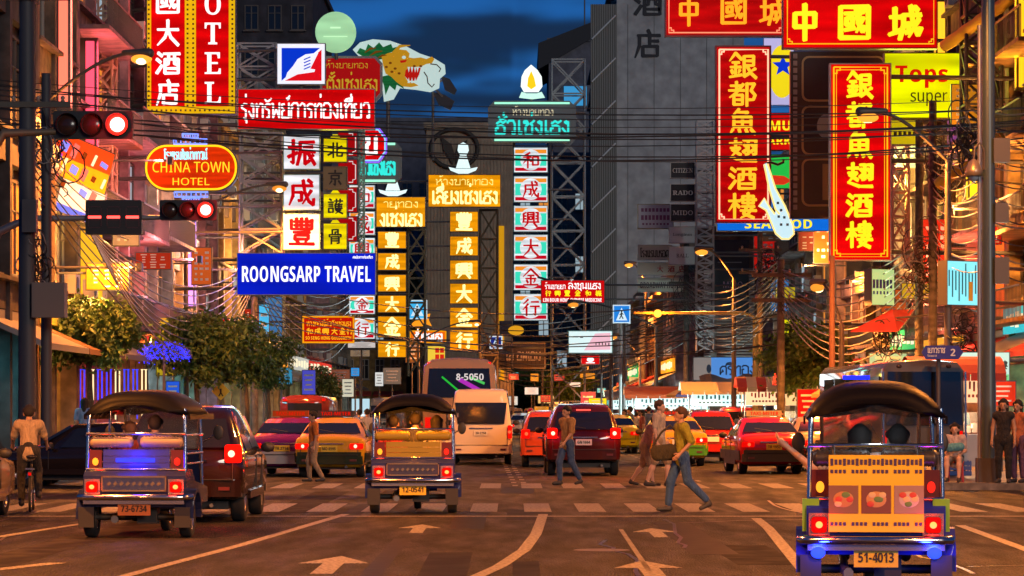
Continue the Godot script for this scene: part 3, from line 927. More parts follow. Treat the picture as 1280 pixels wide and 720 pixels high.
func crossing_sign(x0: float, y0: float, x1: float, y1: float, d: float, c: Color, label: String, side: float):
	var t := sign_at("crossing_sign", label, x0, y0, x1, y1, d)
	cabinet(t, x0, y0, x1, y1, glow("cross_%d" % int(x0), c, 0.95), glow("cross_rim", Color(0.85, 0.95, 1.0), 0.8), 1.4)
	var w := x1 - x0
	var s := st()
	prism(s, PackedVector2Array([v2(x0 + w * 0.5, y0 + w * 0.16), v2(x0 + w * 0.82, y1 - w * 0.16), v2(x0 + w * 0.18, y1 - w * 0.16)]), 0.011, 0.02)
	commit(s, t, "triangle", glow("cross_white", Color(0.85, 0.95, 1.0), 0.9))
	s = st()
	var u := w / 25.0
	bar(s, q(x0 + 12.5 * u, y0 + 11 * u, 0.03), q(x0 + 12.0 * u, y0 + 15 * u, 0.03), 2.0 * u * sk)
	bar(s, q(x0 + 12 * u, y0 + 15 * u, 0.03), q(x0 + 9.5 * u, y0 + 20 * u, 0.03), 1.4 * u * sk)
	bar(s, q(x0 + 12 * u, y0 + 15 * u, 0.03), q(x0 + 14.6 * u, y0 + 20 * u, 0.03), 1.4 * u * sk)
	bar(s, q(x0 + 12.5 * u, y0 + 11.5 * u, 0.03), q(x0 + 9.6 * u, y0 + 14.5 * u, 0.03), 1.1 * u * sk)
	bar(s, q(x0 + 12.5 * u, y0 + 11.5 * u, 0.03), q(x0 + 15 * u, y0 + 14 * u, 0.03), 1.1 * u * sk)
	prism(s, shift_poly(ellipse(2.6 * u * sk, 2.6 * u * sk, 10), 0.0, (w * 0.5 - 9 * u) * sk), 0.02, 0.03)
	commit(s, t, "walking_figure", mat("ink"))
	if side == 0:
		post(t, (x0 + x1) * 0.5, y1 - 4, d, 0.05)
	elif side > 0:
		post(t, x1 - 8, y0 + 4, d, 0.09)
	else:
		arms(t, x0, [(y0 + y1) * 0.5], side, 0.05)

func build_dragon():
	var t := sign_at("dragon_head_sign", "dragon head cut-out sign with gold face, green mane and white outline board", 440, 48, 560, 130, 142.3)
	var s := st()
	prism(s, PackedVector2Array([v2(441, 62), v2(450, 53), v2(466, 49), v2(488, 51), v2(508, 58), v2(525, 67), v2(543, 73), v2(556, 81), v2(557, 92), v2(550, 98), v2(549, 110), v2(538, 115), v2(520, 112), v2(500, 110), v2(492, 124), v2(480, 127), v2(478, 110), v2(470, 90), v2(452, 74)]), -0.12, 0.0)
	commit(s, t, "backing_board", glow("dragon_white", Color(0.8, 0.9, 0.88), 0.75))
	s = st()
	prism(s, PackedVector2Array([v2(446, 66), v2(450, 60), v2(457, 63), v2(460, 55), v2(467, 60), v2(474, 53), v2(479, 59), v2(489, 55), v2(491, 60), v2(499, 58), v2(493, 64), v2(484, 67), v2(478, 74), v2(468, 75), v2(456, 72)]), 0.0, 0.05)
	commit(s, t, "mane", glow("dragon_green", Color(0.10, 0.42, 0.22), 0.85, "cloudy", 1.2))
	s = st()
	prism(s, PackedVector2Array([v2(476, 96), v2(490, 93), v2(502, 97), v2(512, 105), v2(503, 105), v2(505, 111), v2(496, 106), v2(494, 113), v2(487, 107), v2(482, 119), v2(480, 107)]), 0.0, 0.05)
	commit(s, t, "beard", glow("dragon_green"))
	s = st()
	for e in [[456, 66, 470, 60], [462, 70, 478, 64], [470, 74, 486, 69]]:
		tube(s, [q(e[0], e[1], 0.06), q((e[0] + e[2]) * 0.5, (e[1] + e[3]) * 0.5 - 2, 0.07), q(e[2], e[3], 0.06)], [0.02, 0.06, 0.02], 5)
	for e in [[483, 84], [488, 79], [494, 86], [490, 90], [499, 92], [518, 83], [526, 83]]:
		prism(s, shift_poly(ellipse(4 * sk, 3 * sk, 10), (e[0] - sx) * sk, (sy - e[1]) * sk), 0.09, 0.11)
	commit(s, t, "scale_and_mane_strokes", glow("dragon_brown", Color(0.45, 0.25, 0.05), 0.8))
	s = st()
	tube(s, [q(492, 67, 0.1), q(500, 58, 0.1), q(513, 57, 0.1)], [0.1, 0.08, 0.02], 6)
	commit(s, t, "horn", glow("dragon_gold", Color(0.72, 0.52, 0.1), 0.9))
	s = st()
	prism(s, shift_poly(ellipse(5 * sk, 4 * sk, 12), (505 - sx) * sk, (sy - 72) * sk), 0.09, 0.12)
	commit(s, t, "eye", glow("dragon_white"))
	s = st()
	prism(s, PackedVector2Array([v2(477, 71), v2(484, 67), v2(493, 65), v2(499, 62), v2(508, 63), v2(512, 67), v2(511, 72), v2(517, 73), v2(526, 72), v2(533, 74), v2(540, 71), v2(543, 74), v2(540, 79), v2(533, 80), v2(527, 83), v2(519, 84), v2(512, 84), v2(507, 88), v2(506, 95), v2(510, 102), v2(518, 104), v2(523, 107), v2(514, 109), v2(503, 108), v2(496, 103), v2(489, 96), v2(482, 92), v2(479, 82)]), 0.0, 0.09)
	commit(s, t, "gold_face", glow("dragon_gold", Color(0.72, 0.52, 0.1), 0.9))
	s = st()
	prism(s, PackedVector2Array([v2(507, 88), v2(512, 84), v2(520, 84), v2(526, 85), v2(524, 93), v2(520, 101), v2(511, 101), v2(506, 95)]), 0.0, 0.06)
	prism(s, PackedVector2Array([v2(500, 76), v2(509, 75), v2(507, 78), v2(501, 79)]), 0.09, 0.11)
	commit(s, t, "mouth", glow("dragon_red", Color(0.7, 0.08, 0.05), 0.9))
	s = st()
	for x in [511.0, 515, 519, 522]:
		prism(s, PackedVector2Array([v2(x - 1.5, 84), v2(x + 1.5, 84), v2(x, 91)]), 0.06, 0.1)
		prism(s, PackedVector2Array([v2(x - 1.5, 104), v2(x + 1.5, 104), v2(x, 97)]), 0.06, 0.1)
	commit(s, t, "teeth", glow("dragon_white"))
	s = st()
	tube(s, [q(530, 90, 0.05), q(534, 96, 0.06), q(535, 104, 0.06), q(540, 109, 0.06), q(543, 105, 0.06)], 0.03, 5)
	tube(s, [q(538, 80, 0.05), q(546, 81, 0.06), q(551, 86, 0.06), q(549, 90, 0.06)], 0.03, 5)
	commit(s, t, "whisker", mat("dragon_dark", Color(0.12, 0.05, 0.02), 0.6))
	s = st()
	prism(s, PackedVector2Array([v2(551, 94), v2(562, 98), v2(571, 112), v2(568, 118), v2(556, 112)]), -0.3, -0.2)
	prism(s, PackedVector2Array([v2(540, 114), v2(556, 118), v2(568, 126), v2(563, 137), v2(548, 130)]), -0.3, -0.2)
	commit(s, t, "tail_fin", mat("fin_dark", Color(0.02, 0.02, 0.03), 0.6))
	s = st()
	bar(s, q(552, 100, -0.2), q(545, 104, -0.1), 0.1)
	bar(s, q(553, 120, -0.24), q(545, 112, -0.1), 0.1)
	commit(s, t, "bracket", mat("arm_steel"))
	pcyl(t, "mast", q(485, 120, -0.2), q(485, 172, -0.2), 0.1, mat("arm_steel"))
	pcyl(t, "mast", q(541, 114, -0.25), q(541, 200, -0.25), 0.07, mat("arm_steel"))

func neon_frame(t: Node3D, x0: float, y0: float, x1: float, y1: float, mt: Material, r := 0.03, notch := 6.0):
	var s := st()
	for e in [0.0, 3.0]:
		if e == 0.0:
			tube(s, [q(x0 + e, y0 + e, 0.04), q(x1 - e, y0 + e, 0.04), q(x1 - e, y1 - e, 0.04), q(x0 + e, y1 - e, 0.04), q(x0 + e, y0 + e, 0.04)], r, 5)
	for c in [[x0, y0, 1, 1], [x1, y0, -1, 1], [x1, y1, -1, -1], [x0, y1, 1, -1]]:
		tube(s, [q(c[0] + c[2] * notch, c[1], 0.04), q(c[0] + c[2] * notch, c[1] + c[3] * notch * 0.5, 0.04), q(c[0] + c[2] * notch * 0.5, c[1] + c[3] * notch * 0.5, 0.04), q(c[0] + c[2] * notch * 0.5, c[1] + c[3] * notch, 0.04), q(c[0], c[1] + c[3] * notch, 0.04)], r, 5)
	commit(s, t, "border", mt)

func build_right_signs():
	var red := glow("sign_red")
	var red2 := glow("sign_red_neon")
	var yellow := glow("letter_yellow")
	var white := glow("letter_white")
	var dark := mat("sign_steel")
	var trim := mat("trim_steel")
	var t: Node3D
	var s: SurfaceTool
	# back pair: neon outlines
	t = sign_at("neon_restaurant_sign", "long red neon sign with orange characters and glowing salmon border", 831, -40, 982, 46, 112)
	cabinet(t, 831, -40, 982, 46, red2, mat("trim_red", Color(0.3, 0.02, 0.02), 0.5), 2.0, 12.0, Color(1, 0.15, 0.08))
	han(t, "中國城", [861, 917, 966], [14, 13, 13], 36, 2.0, glow("letter_neon_orange", Color(1.0, 0.62, 0.12), 1.3), 0.02, 0.9)
	neon_frame(t, 836, -35, 977, 41, glow("neon_salmon", Color(1.0, 0.55, 0.4), 1.3))
	arms(t, 982, [-20, 36], 1)
	t = sign_at("tall_neon_restaurant_sign", "tall red neon sign with six orange characters and pink tube border", 894, 57, 964, 279, 110)
	cabinet(t, 894, 57, 964, 279, red2, mat("trim_red"), 2.0, 22.0, Color(1, 0.15, 0.1))
	var cy := []
	for i in 6:
		cy.append(82 + i * 35.0)
	han(t, "銀都魚翅酒樓", [928, 928, 928, 928, 928, 928], cy, 31, 2.1, glow("letter_neon_amber", Color(1.0, 0.72, 0.15), 1.25), 0.02, 1.1)
	neon_frame(t, 899, 62, 960, 274, glow("neon_pink", Color(1.0, 0.75, 0.6), 1.4), 0.035)
	arms(t, 964, [70, 170, 270], 1)
	# front pair: plain backlit
	t = sign_at("restaurant_sign", "long red sign with three plain yellow characters and thin yellow border", 978, -45, 1172, 61, 88)
	cabinet(t, 978, -45, 1172, 61, red, mat("trim_red"), 1.5, 14.0, Color(1, 0.12, 0.08))
	han(t, "中國城", [1006, 1068, 1131], [28, 28, 27], 44, 2.5, yellow, 0.012, 0.9)
	neon_frame(t, 984, -38, 1167, 55, glow("border_line", Color(1.0, 0.75, 0.1), 1.0), 0.022)
	arms(t, 1172, [-20, 50], 1)
	t = sign_at("tall_restaurant_sign", "tall red sign with six plain yellow characters and thin double border", 1037, 79, 1114, 326, 85)
	cabinet(t, 1037, 79, 1114, 326, red, mat("trim_pale", Color(0.5, 0.45, 0.42), 0.5), 1.5, 26.0, Color(1, 0.1, 0.08))
	cy = []
	for i in 6:
		cy.append(106 + i * 37.4)
	han(t, "銀都魚翅酒樓", [1074, 1074, 1074, 1074, 1074, 1074], cy, 32, 2.4, yellow)
	neon_frame(t, 1042, 84, 1109, 321, glow("border_line"), 0.025, 8.0)
	frame(t, 1045, 87, 1106, 318, 0.8, 0.02, 0.02, glow("border_line"), "border")
	s = st()
	for i in 9:
		bx(s, q(1064 + i * 2.5, 87.5, 0.02), Vector3(1.4 * sk, 1.4 * sk, 0.01))
	commit(s, t, "small_lettering", glow("letter_red_pale", Color(1.0, 0.6, 0.5), 0.9))
	arms(t, 1114, [95, 200, 315], 1)
	# supermarket sign, yellow
	t = sign_at("supermarket_sign", "square yellow lit sign with a red word above a dark word", 1105, 66, 1200, 148, 90)
	cabinet(t, 1105, 66, 1200, 148, glow("tops_yellow", Color(0.95, 0.98, 0.0), 1.2, "cloudy", 0.3), mat("trim_olive", Color(0.25, 0.25, 0.02), 0.5), 1.0, 16.0, Color(0.95, 1.0, 0.25))
	text_mesh(t, "lettering", "Tops", q(1152, 96, 0.02), 28 * sk, 66 * sk, glow("tops_red", Color(0.85, 0.08, 0.02), 0.9), true)
	text_mesh(t, "lettering", "super", q(1161, 124, 0.02), 17 * sk, 46 * sk, mat("tops_dark", Color(0.03, 0.03, 0.01), 0.5), false)
	arms(t, 1200, [80, 138], 1)
	t = sign_at("yellow_strip_sign", "dim yellow lit strip hanging below the yellow supermarket sign", 1112, 150, 1150, 181, 91)
	cabinet(t, 1112, 150, 1150, 181, glow("strip_yellow", Color(0.75, 0.68, 0.05), 0.9), trim, 0.8)
	s = st()
	for i in 5:
		bx(s, q(1119 + i * 6.0, 167, 0.014), Vector3(4 * sk, 5 * sk, 0.01))
	commit(s, t, "lettering", mat("tops_dark"))
	arms(t, 1150, [165], 1)
	# star sign, red strip, green strip between the two tall signs
	t = sign_at("star_sign", "white and yellow round sign with a blue star beside the neon restaurant sign", 955, 48, 992, 131, 111.2)
	panel(t, "cabinet", 955, 48, 992, 131, -0.15, 0.25, dark)
	panel(t, "face", 955, 48, 992, 131, 0.0, 0.05, glow("star_white", Color(0.75, 0.72, 0.9), 0.9))
	s = st()
	prism(s, shift_poly(ellipse(34 * sk, 66 * sk, 30), 4 * sk, 0), 0.03, 0.05)
	commit(s, t, "yellow_disc", glow("star_yellow", Color(0.95, 0.85, 0.1), 1.0))
	s = st()
	var star := PackedVector2Array()
	for k in 10:
		var rr := (14.0 if k % 2 == 0 else 6.0) * sk
		star.append(Vector2(sin(TAU * k / 10.0) * rr + 5 * sk, cos(TAU * k / 10.0) * rr + 7 * sk))
	prism(s, star, 0.05, 0.07)
	commit(s, t, "star", glow("star_blue", Color(0.05, 0.2, 0.8), 1.0))
	arms(t, 985, [60, 120], 1)
	t = sign_at("red_food_sign", "red sign with yellow capitals half hidden behind the neon restaurant sign", 950, 141, 993, 188, 111.3)
	cabinet(t, 950, 141, 993, 188, glow("suki_red", Color(0.82, 0.05, 0.04), 0.95), dark, 0.8)
	text_mesh(t, "lettering", "MU", q(975, 157, 0.02), 12 * sk, 26 * sk, glow("letter_yellow"))
	text_mesh(t, "lettering", "ARK", q(974, 176, 0.02), 9 * sk, 30 * sk, glow("letter_yellow"))
	arms(t, 985, [160], 1)
	t = sign_at("green_food_sign", "green sign with a red and white swoosh behind the saxophone", 950, 193, 992, 236, 111.4)
	cabinet(t, 950, 193, 992, 236, glow("food_green", Color(0.15, 0.75, 0.28), 0.95), dark, 0.8)
	s = st()
	prism(s, PackedVector2Array([v2(955, 226), v2(965, 219), v2(980, 220), v2(990, 226), v2(980, 231), v2(962, 231)]), 0.012, 0.03)
	commit(s, t, "swoosh", glow("food_red", Color(0.85, 0.2, 0.1), 0.95))
	arms(t, 985, [210], 1)
	# saxophone neon
	t = sign_at("saxophone_sign", "white lit saxophone shaped sign leaning beside the tall neon sign", 946, 200, 994, 301, 108)
	s = st()
	prism(s, PackedVector2Array([v2(954, 206), v2(958, 204), v2(968, 236), v2(980, 258), v2(991, 282), v2(992, 293), v2(986, 300), v2(977, 300), v2(969, 293), v2(962, 276), v2(958, 263), v2(948, 258), v2(955, 248), v2(960, 257), v2(968, 268), v2(970, 262), v2(962, 240)]), 0.0, 0.12)
	commit(s, t, "body", glow("sax_white", Color(0.8, 0.93, 0.97), 1.0))
	s = st()
	tube(s, [q(955, 206, 0.14), q(961, 236, 0.14), q(969, 262, 0.14), q(974, 268, 0.14)], 0.035, 5)
	tube(s, [q(959, 205, 0.14), q(969, 236, 0.14), q(981, 258, 0.14), q(991, 282, 0.14), q(992, 293, 0.14), q(986, 299, 0.14), q(977, 299, 0.14), q(969, 292, 0.14), q(962, 275, 0.14), q(957, 263, 0.14), q(948, 258, 0.14), q(955, 248, 0.14), q(961, 258, 0.14), q(968, 268, 0.14)], 0.035, 5)
	commit(s, t, "neon_outline", glow("sax_gold", Color(1.0, 0.85, 0.5), 1.3))
	s = st()
	tube(s, [q(956, 205, 0.06), q(963, 203, 0.06), q(972, 206, 0.06), q(979, 203, 0.06), q(979, 199, 0.06)], 0.05, 6)
	commit(s, t, "mouthpiece", mat("sax_dark", Color(0.08, 0.04, 0.02), 0.4))
	s = st()
	for p in [[972, 254], [976, 263], [980, 272], [984, 281], [976, 281], [973, 271]]:
		bx(s, q(p[0], p[1], 0.13), Vector3(3.0 * sk, 3.0 * sk, 0.02))
	commit(s, t, "keys", mat("sax_grey", Color(0.12, 0.16, 0.17), 0.4))
	s = st()
	bar(s, q(985, 270, -0.0), q(1000, 268, -1.4), 0.08)
	bar(s, q(962, 240, -0.0), q(975, 238, -1.8), 0.08)
	commit(s, t, "bracket", mat("arm_steel"))
	# blue seafood strip
	t = sign_at("seafood_sign", "low blue sign with yellow capitals below the neon signs", 896, 271, 1042, 289, 110.6)
	cabinet(t, 896, 271, 1042, 289, glow("sea_blue", Color(0.05, 0.42, 0.86), 0.95), mat("trim_teal"), 0.8, 3.0, Color(0.2, 0.5, 1.0))
	text_mesh(t, "lettering", "SEAFOOD", q(973, 280, 0.02), 11 * sk, 84 * sk, glow("letter_yellow"))
	arms(t, 1040, [280], 1)
	# brown framed sign with rounded windows
	t = sign_at("brown_framed_sign", "unlit dark brown sign with three rounded gold-edged windows", 988, 64, 1046, 273, 104)
	panel(t, "cabinet", 988, 64, 1110, 273, -0.2, 0.35, mat("frame_brown", Color(0.06, 0.025, 0.012), 0.5))
	for e in [[70, 127], [132, 194], [198, 258]]:
		s = st()
		prism(s, shift_poly(round_rect(104 * sk, (e[1] - e[0]) * sk, 9 * sk), (1054 - sx) * sk, (sy - (e[0] + e[1]) * 0.5) * sk), -0.02, 0.02)
		commit(s, t, "window_rim", mat("rim_gold", Color(0.5, 0.3, 0.12), 0.35, 0.5))
		s = st()
		prism(s, shift_poly(round_rect(99 * sk, (e[1] - e[0] - 5) * sk, 7 * sk), (1054 - sx) * sk, (sy - (e[0] + e[1]) * 0.5) * sk), -0.02, 0.03)
		commit(s, t, "window_panel", mat("rim_dark", Color(0.045, 0.02, 0.012), 0.3))
	s = st()
	for i in 22:
		bx(s, q(994, 70 + i * 9.0, 0.0), Vector3(5 * sk, 6 * sk, 0.06))
	commit(s, t, "studs", mat("stud_pale", Color(0.3, 0.22, 0.18), 0.4))
	s = st()
	prism(s, shift_poly(ellipse(22 * sk, 30 * sk), (1032 - sx) * sk, (sy - 158) * sk), 0.03, 0.05)
	commit(s, t, "emblem", mat("emblem_grey", Color(0.3, 0.28, 0.26), 0.5))
	panel(t, "panel", 1028, 205, 1036, 250, 0.04, 0.03, mat("panel_tan", Color(0.3, 0.16, 0.06), 0.5))
	arms(t, 1100, [90, 250], 1)
	# watch shop stack
	var names := ["CITIZEN", "RADO", "MIDO"]
	var ys := [[203, 223], [230, 252], [255, 277]]
	for i in 3:
		t = sign_at("watch_shop_sign", "black watch sign with grey capitals, %s of its column" % ["topmost", "middle one", "lowest"][i], 838, ys[i][0], 869, ys[i][1], 150, "watch shop signs stacked in a column")
		cabinet(t, 838, ys[i][0], 869, ys[i][1], mat("watch_black", Color(0.008, 0.008, 0.01), 0.3), mat("trim_pale"), 0.6)
		text_mesh(t, "lettering", names[i], q(853.5, (ys[i][0] + ys[i][1]) * 0.5, 0.02), 5.5 * sk, 25 * sk, mat("watch_grey", Color(0.6, 0.58, 0.54), 0.5), i == 1, true)
		arms(t, 868, [(ys[i][0] + ys[i][1]) * 0.5], 1, 0.05)
	ys = [[283, 304], [308, 331]]
	names = ["Longines", "BALL"]
	for i in 2:
		t = sign_at("pale_watch_sign", "pale grey sign with small dark serif lettering, %s of the two" % ["upper", "lower"][i], 836, ys[i][0], 869, ys[i][1], 150, "watch shop signs stacked in a column")
		cabinet(t, 836, ys[i][0], 869, ys[i][1], mat("watch_pale", Color(0.55, 0.55, 0.54), 0.4), trim, 0.6)
		text_mesh(t, "lettering", names[i], q(853, (ys[i][0] + ys[i][1]) * 0.5, 0.02), 4.5 * sk, (24 if i == 0 else 15) * sk, mat("ink"), false, true)
		arms(t, 868, [(ys[i][0] + ys[i][1]) * 0.5], 1, 0.05)
	t = sign_at("white_purple_sign", "white sign with purple print behind the black watch signs", 797, 255, 842, 286, 153)
	cabinet(t, 797, 255, 842, 286, mat("pale_lilac", Color(0.5, 0.45, 0.5), 0.5), mat("trim_brown"), 0.8)
	s = st()
	for i in 8:
		bx(s, q(803 + i * 4.6, 262.5, 0.014), Vector3(3.2 * sk, 4.5 * sk, 0.01))
		bx(s, q(803 + i * 4.6, 272, 0.014), Vector3(3.4 * sk, 6.0 * sk, 0.01))
		bx(s, q(804 + i * 4.4, 280, 0.014), Vector3(2.4 * sk, 2.5 * sk, 0.01))
	commit(s, t, "lettering", mat("purple_print", Color(0.2, 0.05, 0.12), 0.5))
	arms(t, 842, [270], 1, 0.05)
	t = sign_at("thai_hotel_sign", "cream sign with green brown Thai lettering above two other cream signs", 797, 306, 840, 325, 153)
	cabinet(t, 797, 306, 840, 325, mat("cream_board", Color(0.55, 0.5, 0.4), 0.5), trim, 0.8)
	thai_line(t, "โรงแรมบรอดเวย์", 800, 846, 313, 321, 1.8, mat("olive_ink", Color(0.05, 0.045, 0.02), 0.6))
	arms(t, 840, [315], 1, 0.05)
	t = sign_at("pink_hotel_sign", "cream sign with faint red characters between two lettered cream signs", 797, 328, 860, 344, 153.2)
	cabinet(t, 797, 328, 860, 344, mat("cream_board"), trim, 0.8)
	han(t, "大酒店", [825, 839, 852], [336, 336, 336], 8, 2.2, mat("red_ink", Color(0.35, 0.03, 0.03), 0.6))
	arms(t, 860, [336], 1, 0.05)
	t = sign_at("cream_hotel_sign", "cream hotel sign with dark purple capitals", 797, 347, 854, 365, 153)
	cabinet(t, 797, 347, 854, 365, mat("cream_board"), trim, 0.8)
	text_mesh(t, "lettering", "BROADWAY HOTEL", q(826, 356.5, 0.02), 7.5 * sk, 51 * sk, mat("plum_ink", Color(0.08, 0.01, 0.04), 0.6))
	arms(t, 854, [356], 1, 0.05)
	# dark watch banner on the shuttered house
	t = sign_at("dark_watch_banner", "large dark navy banner with small pink capitals", 889, 300, 936, 393, 163)
	panel(t, "cloth", 889, 300, 936, 393, 0.0, 0.12, mat("banner_navy", Color(0.012, 0.01, 0.022), 0.35))
	text_mesh(t, "lettering", "MIDO", q(916, 356, 0.07), 8 * sk, 24 * sk, mat("banner_pink", Color(0.5, 0.22, 0.32), 0.5), false)
	s = st()
	bx(s, q(912, 328, 0.065), Vector3(30 * sk, 1.2 * sk, 0.01))
	bx(s, q(912, 336, 0.065), Vector3(14 * sk, 1.0 * sk, 0.01))
	commit(s, t, "small_print", mat("print_grey", Color(0.2, 0.18, 0.2), 0.5))
	# blue gold-shop fascia
	t = sign_at("blue_fascia_sign", "pale blue shop fascia with dark Thai lettering and white end panel", 867, 447, 945, 476, 158)
	panel(t, "backboard", 866, 446, 947, 477, -0.1, 0.15, dark)
	panel(t, "end_panel", 867, 447, 889, 475, 0.0, 0.06, glow("fascia_white", Color(0.62, 0.58, 0.56), 0.6))
	panel(t, "face", 889, 447, 946, 476, 0.0, 0.08, glow("fascia_blue", Color(0.35, 0.6, 0.92), 0.75))
	thai_line(t, "ศรีทอง", 899, 944, 457, 468, 2.0, mat("fascia_ink", Color(0.02, 0.05, 0.15), 0.5), 0.045)
	s = st()
	prism(s, shift_poly(ellipse(6 * sk, 11 * sk, 16), (886 - sx) * sk, (sy - 461) * sk), 0.03, 0.05)
	commit(s, t, "emblem", mat("fascia_ink"))
	# yellow upright sign by the tree
	t = sign_at("yellow_upright_sign", "narrow upright yellow lit sign above the street tree", 977, 399, 1001, 444, 104)
	cabinet(t, 977, 399, 1001, 444, glow("upright_yellow", Color(0.88, 0.88, 0.05), 0.95), dark, 0.7, 1.5, Color(1, 1, 0.3))
	s = st()
	for i in 4:
		bx(s, q(983 + i * 4.0, 417, 0.014), Vector3(2.6 * sk, 3 * sk, 0.01))
		bx(s, q(983 + i * 4.0, 423, 0.014), Vector3(2.6 * sk, 2 * sk, 0.01))
	commit(s, t, "lettering", mat("ink"))
	arms(t, 1000, [405, 438], 1, 0.04)
	# billboards turned along the pavement
	t = sign_at("slanted_billboard", "pale green billboard with slanting blue lettering above the red awning", 1088, 332, 1119, 384, 86, "", 0.55)
	cabinet(t, 1084, 336, 1122, 382, glow("slant_green", Color(0.72, 0.85, 0.55), 0.9), dark, 0.8, 3.0, Color(0.85, 1.0, 0.7))
	s = st()
	for i in 6:
		bx(s, q(1089 + i * 5.4, 355, 0.015), Vector3(3.8 * sk, 11 * sk, 0.012))
		bx(s, q(1089 + i * 5.4, 366, 0.015), Vector3(2.4 * sk, 4 * sk, 0.012))
	commit(s, t, "lettering", mat("print_blue", Color(0.04, 0.06, 0.4), 0.5))
	arms(t, 1122, [345, 375], 1, 0.05)
	t = sign_at("cyan_screen", "large cyan lit screen tilted over the pavement", 1180, 320, 1226, 384, 74, "", 0.6)
	cabinet(t, 1175, 326, 1230, 382, glow("screen_cyan", Color(0.55, 0.95, 1.0), 1.0), dark, 0.8, 12.0, Color(0.6, 0.95, 1.0))
	s = st()
	for i in 9:
		bx(s, q(1180 + i * 5.6, 348 + (i * 7) % 11, 0.015), Vector3(1.8 * sk, (20 + (i * 13) % 22) * sk, 0.012))
	commit(s, t, "print", mat("print_teal", Color(0.05, 0.25, 0.3), 0.5))
	panel(t, "print", 1213, 352, 1220, 376, 0.015, 0.012, glow("print_amber", Color(0.8, 0.5, 0.15), 0.8))
	arms(t, 1228, [332, 376], 1, 0.05)
	# street name
	t = sign_at("street_name_sign", "dark blue arrow shaped street sign with white lettering and number 2", 1152, 431, 1204, 450, 64)
	s = st()
	prism(s, PackedVector2Array([v2(1152, 440.5), v2(1157, 432), v2(1198, 432), v2(1204, 440.5), v2(1198, 449), v2(1157, 449)]), -0.02, 0.02)
	commit(s, t, "plate", mat("street_blue", Color(0.02, 0.025, 0.3), 0.5))
	thai_line(t, "เยาวราช", 1159, 1181, 435, 441, 2.0, mat("street_white", Color(0.75, 0.75, 0.75), 0.5), 0.022)
	text_mesh(t, "lettering", "Yaowarat", q(1165, 444.5, 0.022), 3 * sk, 12 * sk, mat("street_white"), false, false, 0.008)
	text_mesh(t, "lettering", "2", q(1191, 440.5, 0.022), 9 * sk, 6 * sk, mat("street_white"), true, false, 0.008)
	post(t, 1175, 432, 64, 0.05)
	# restaurant board behind the pole
	t = sign_at("restaurant_board", "white lit board with dark characters and green line of capitals", 1178, 440, 1262, 478, 72)
	cabinet(t, 1178, 440, 1262, 478, glow("board_white", Color(0.78, 0.92, 0.86), 0.95), dark, 0.7, 7.0, Color(0.85, 1.0, 0.95))
	panel(t, "green_band", 1179, 468, 1261, 477, 0.012, 0.012, glow("board_green", Color(0.5, 0.85, 0.55), 0.9))
	han(t, "銀都魚翅酒樓", [1190, 1203, 1216, 1229, 1242, 1254], [456, 456, 456, 456, 456, 456], 10, 2.2, mat("ink"))
	text_mesh(t, "lettering", "CHINATOWN RESTAURANT", q(1220, 472.5, 0.02), 5 * sk, 78 * sk, mat("print_green", Color(0.02, 0.15, 0.05), 0.5))
	arms(t, 1262, [450], 1, 0.05)

# people: one smooth skin from tapered bones (surface nets)
var E0 := [[0, 1], [0, 2], [0, 4], [1, 3], [1, 5], [2, 3], [2, 6], [3, 7], [4, 5], [4, 6], [5, 7], [6, 7]]

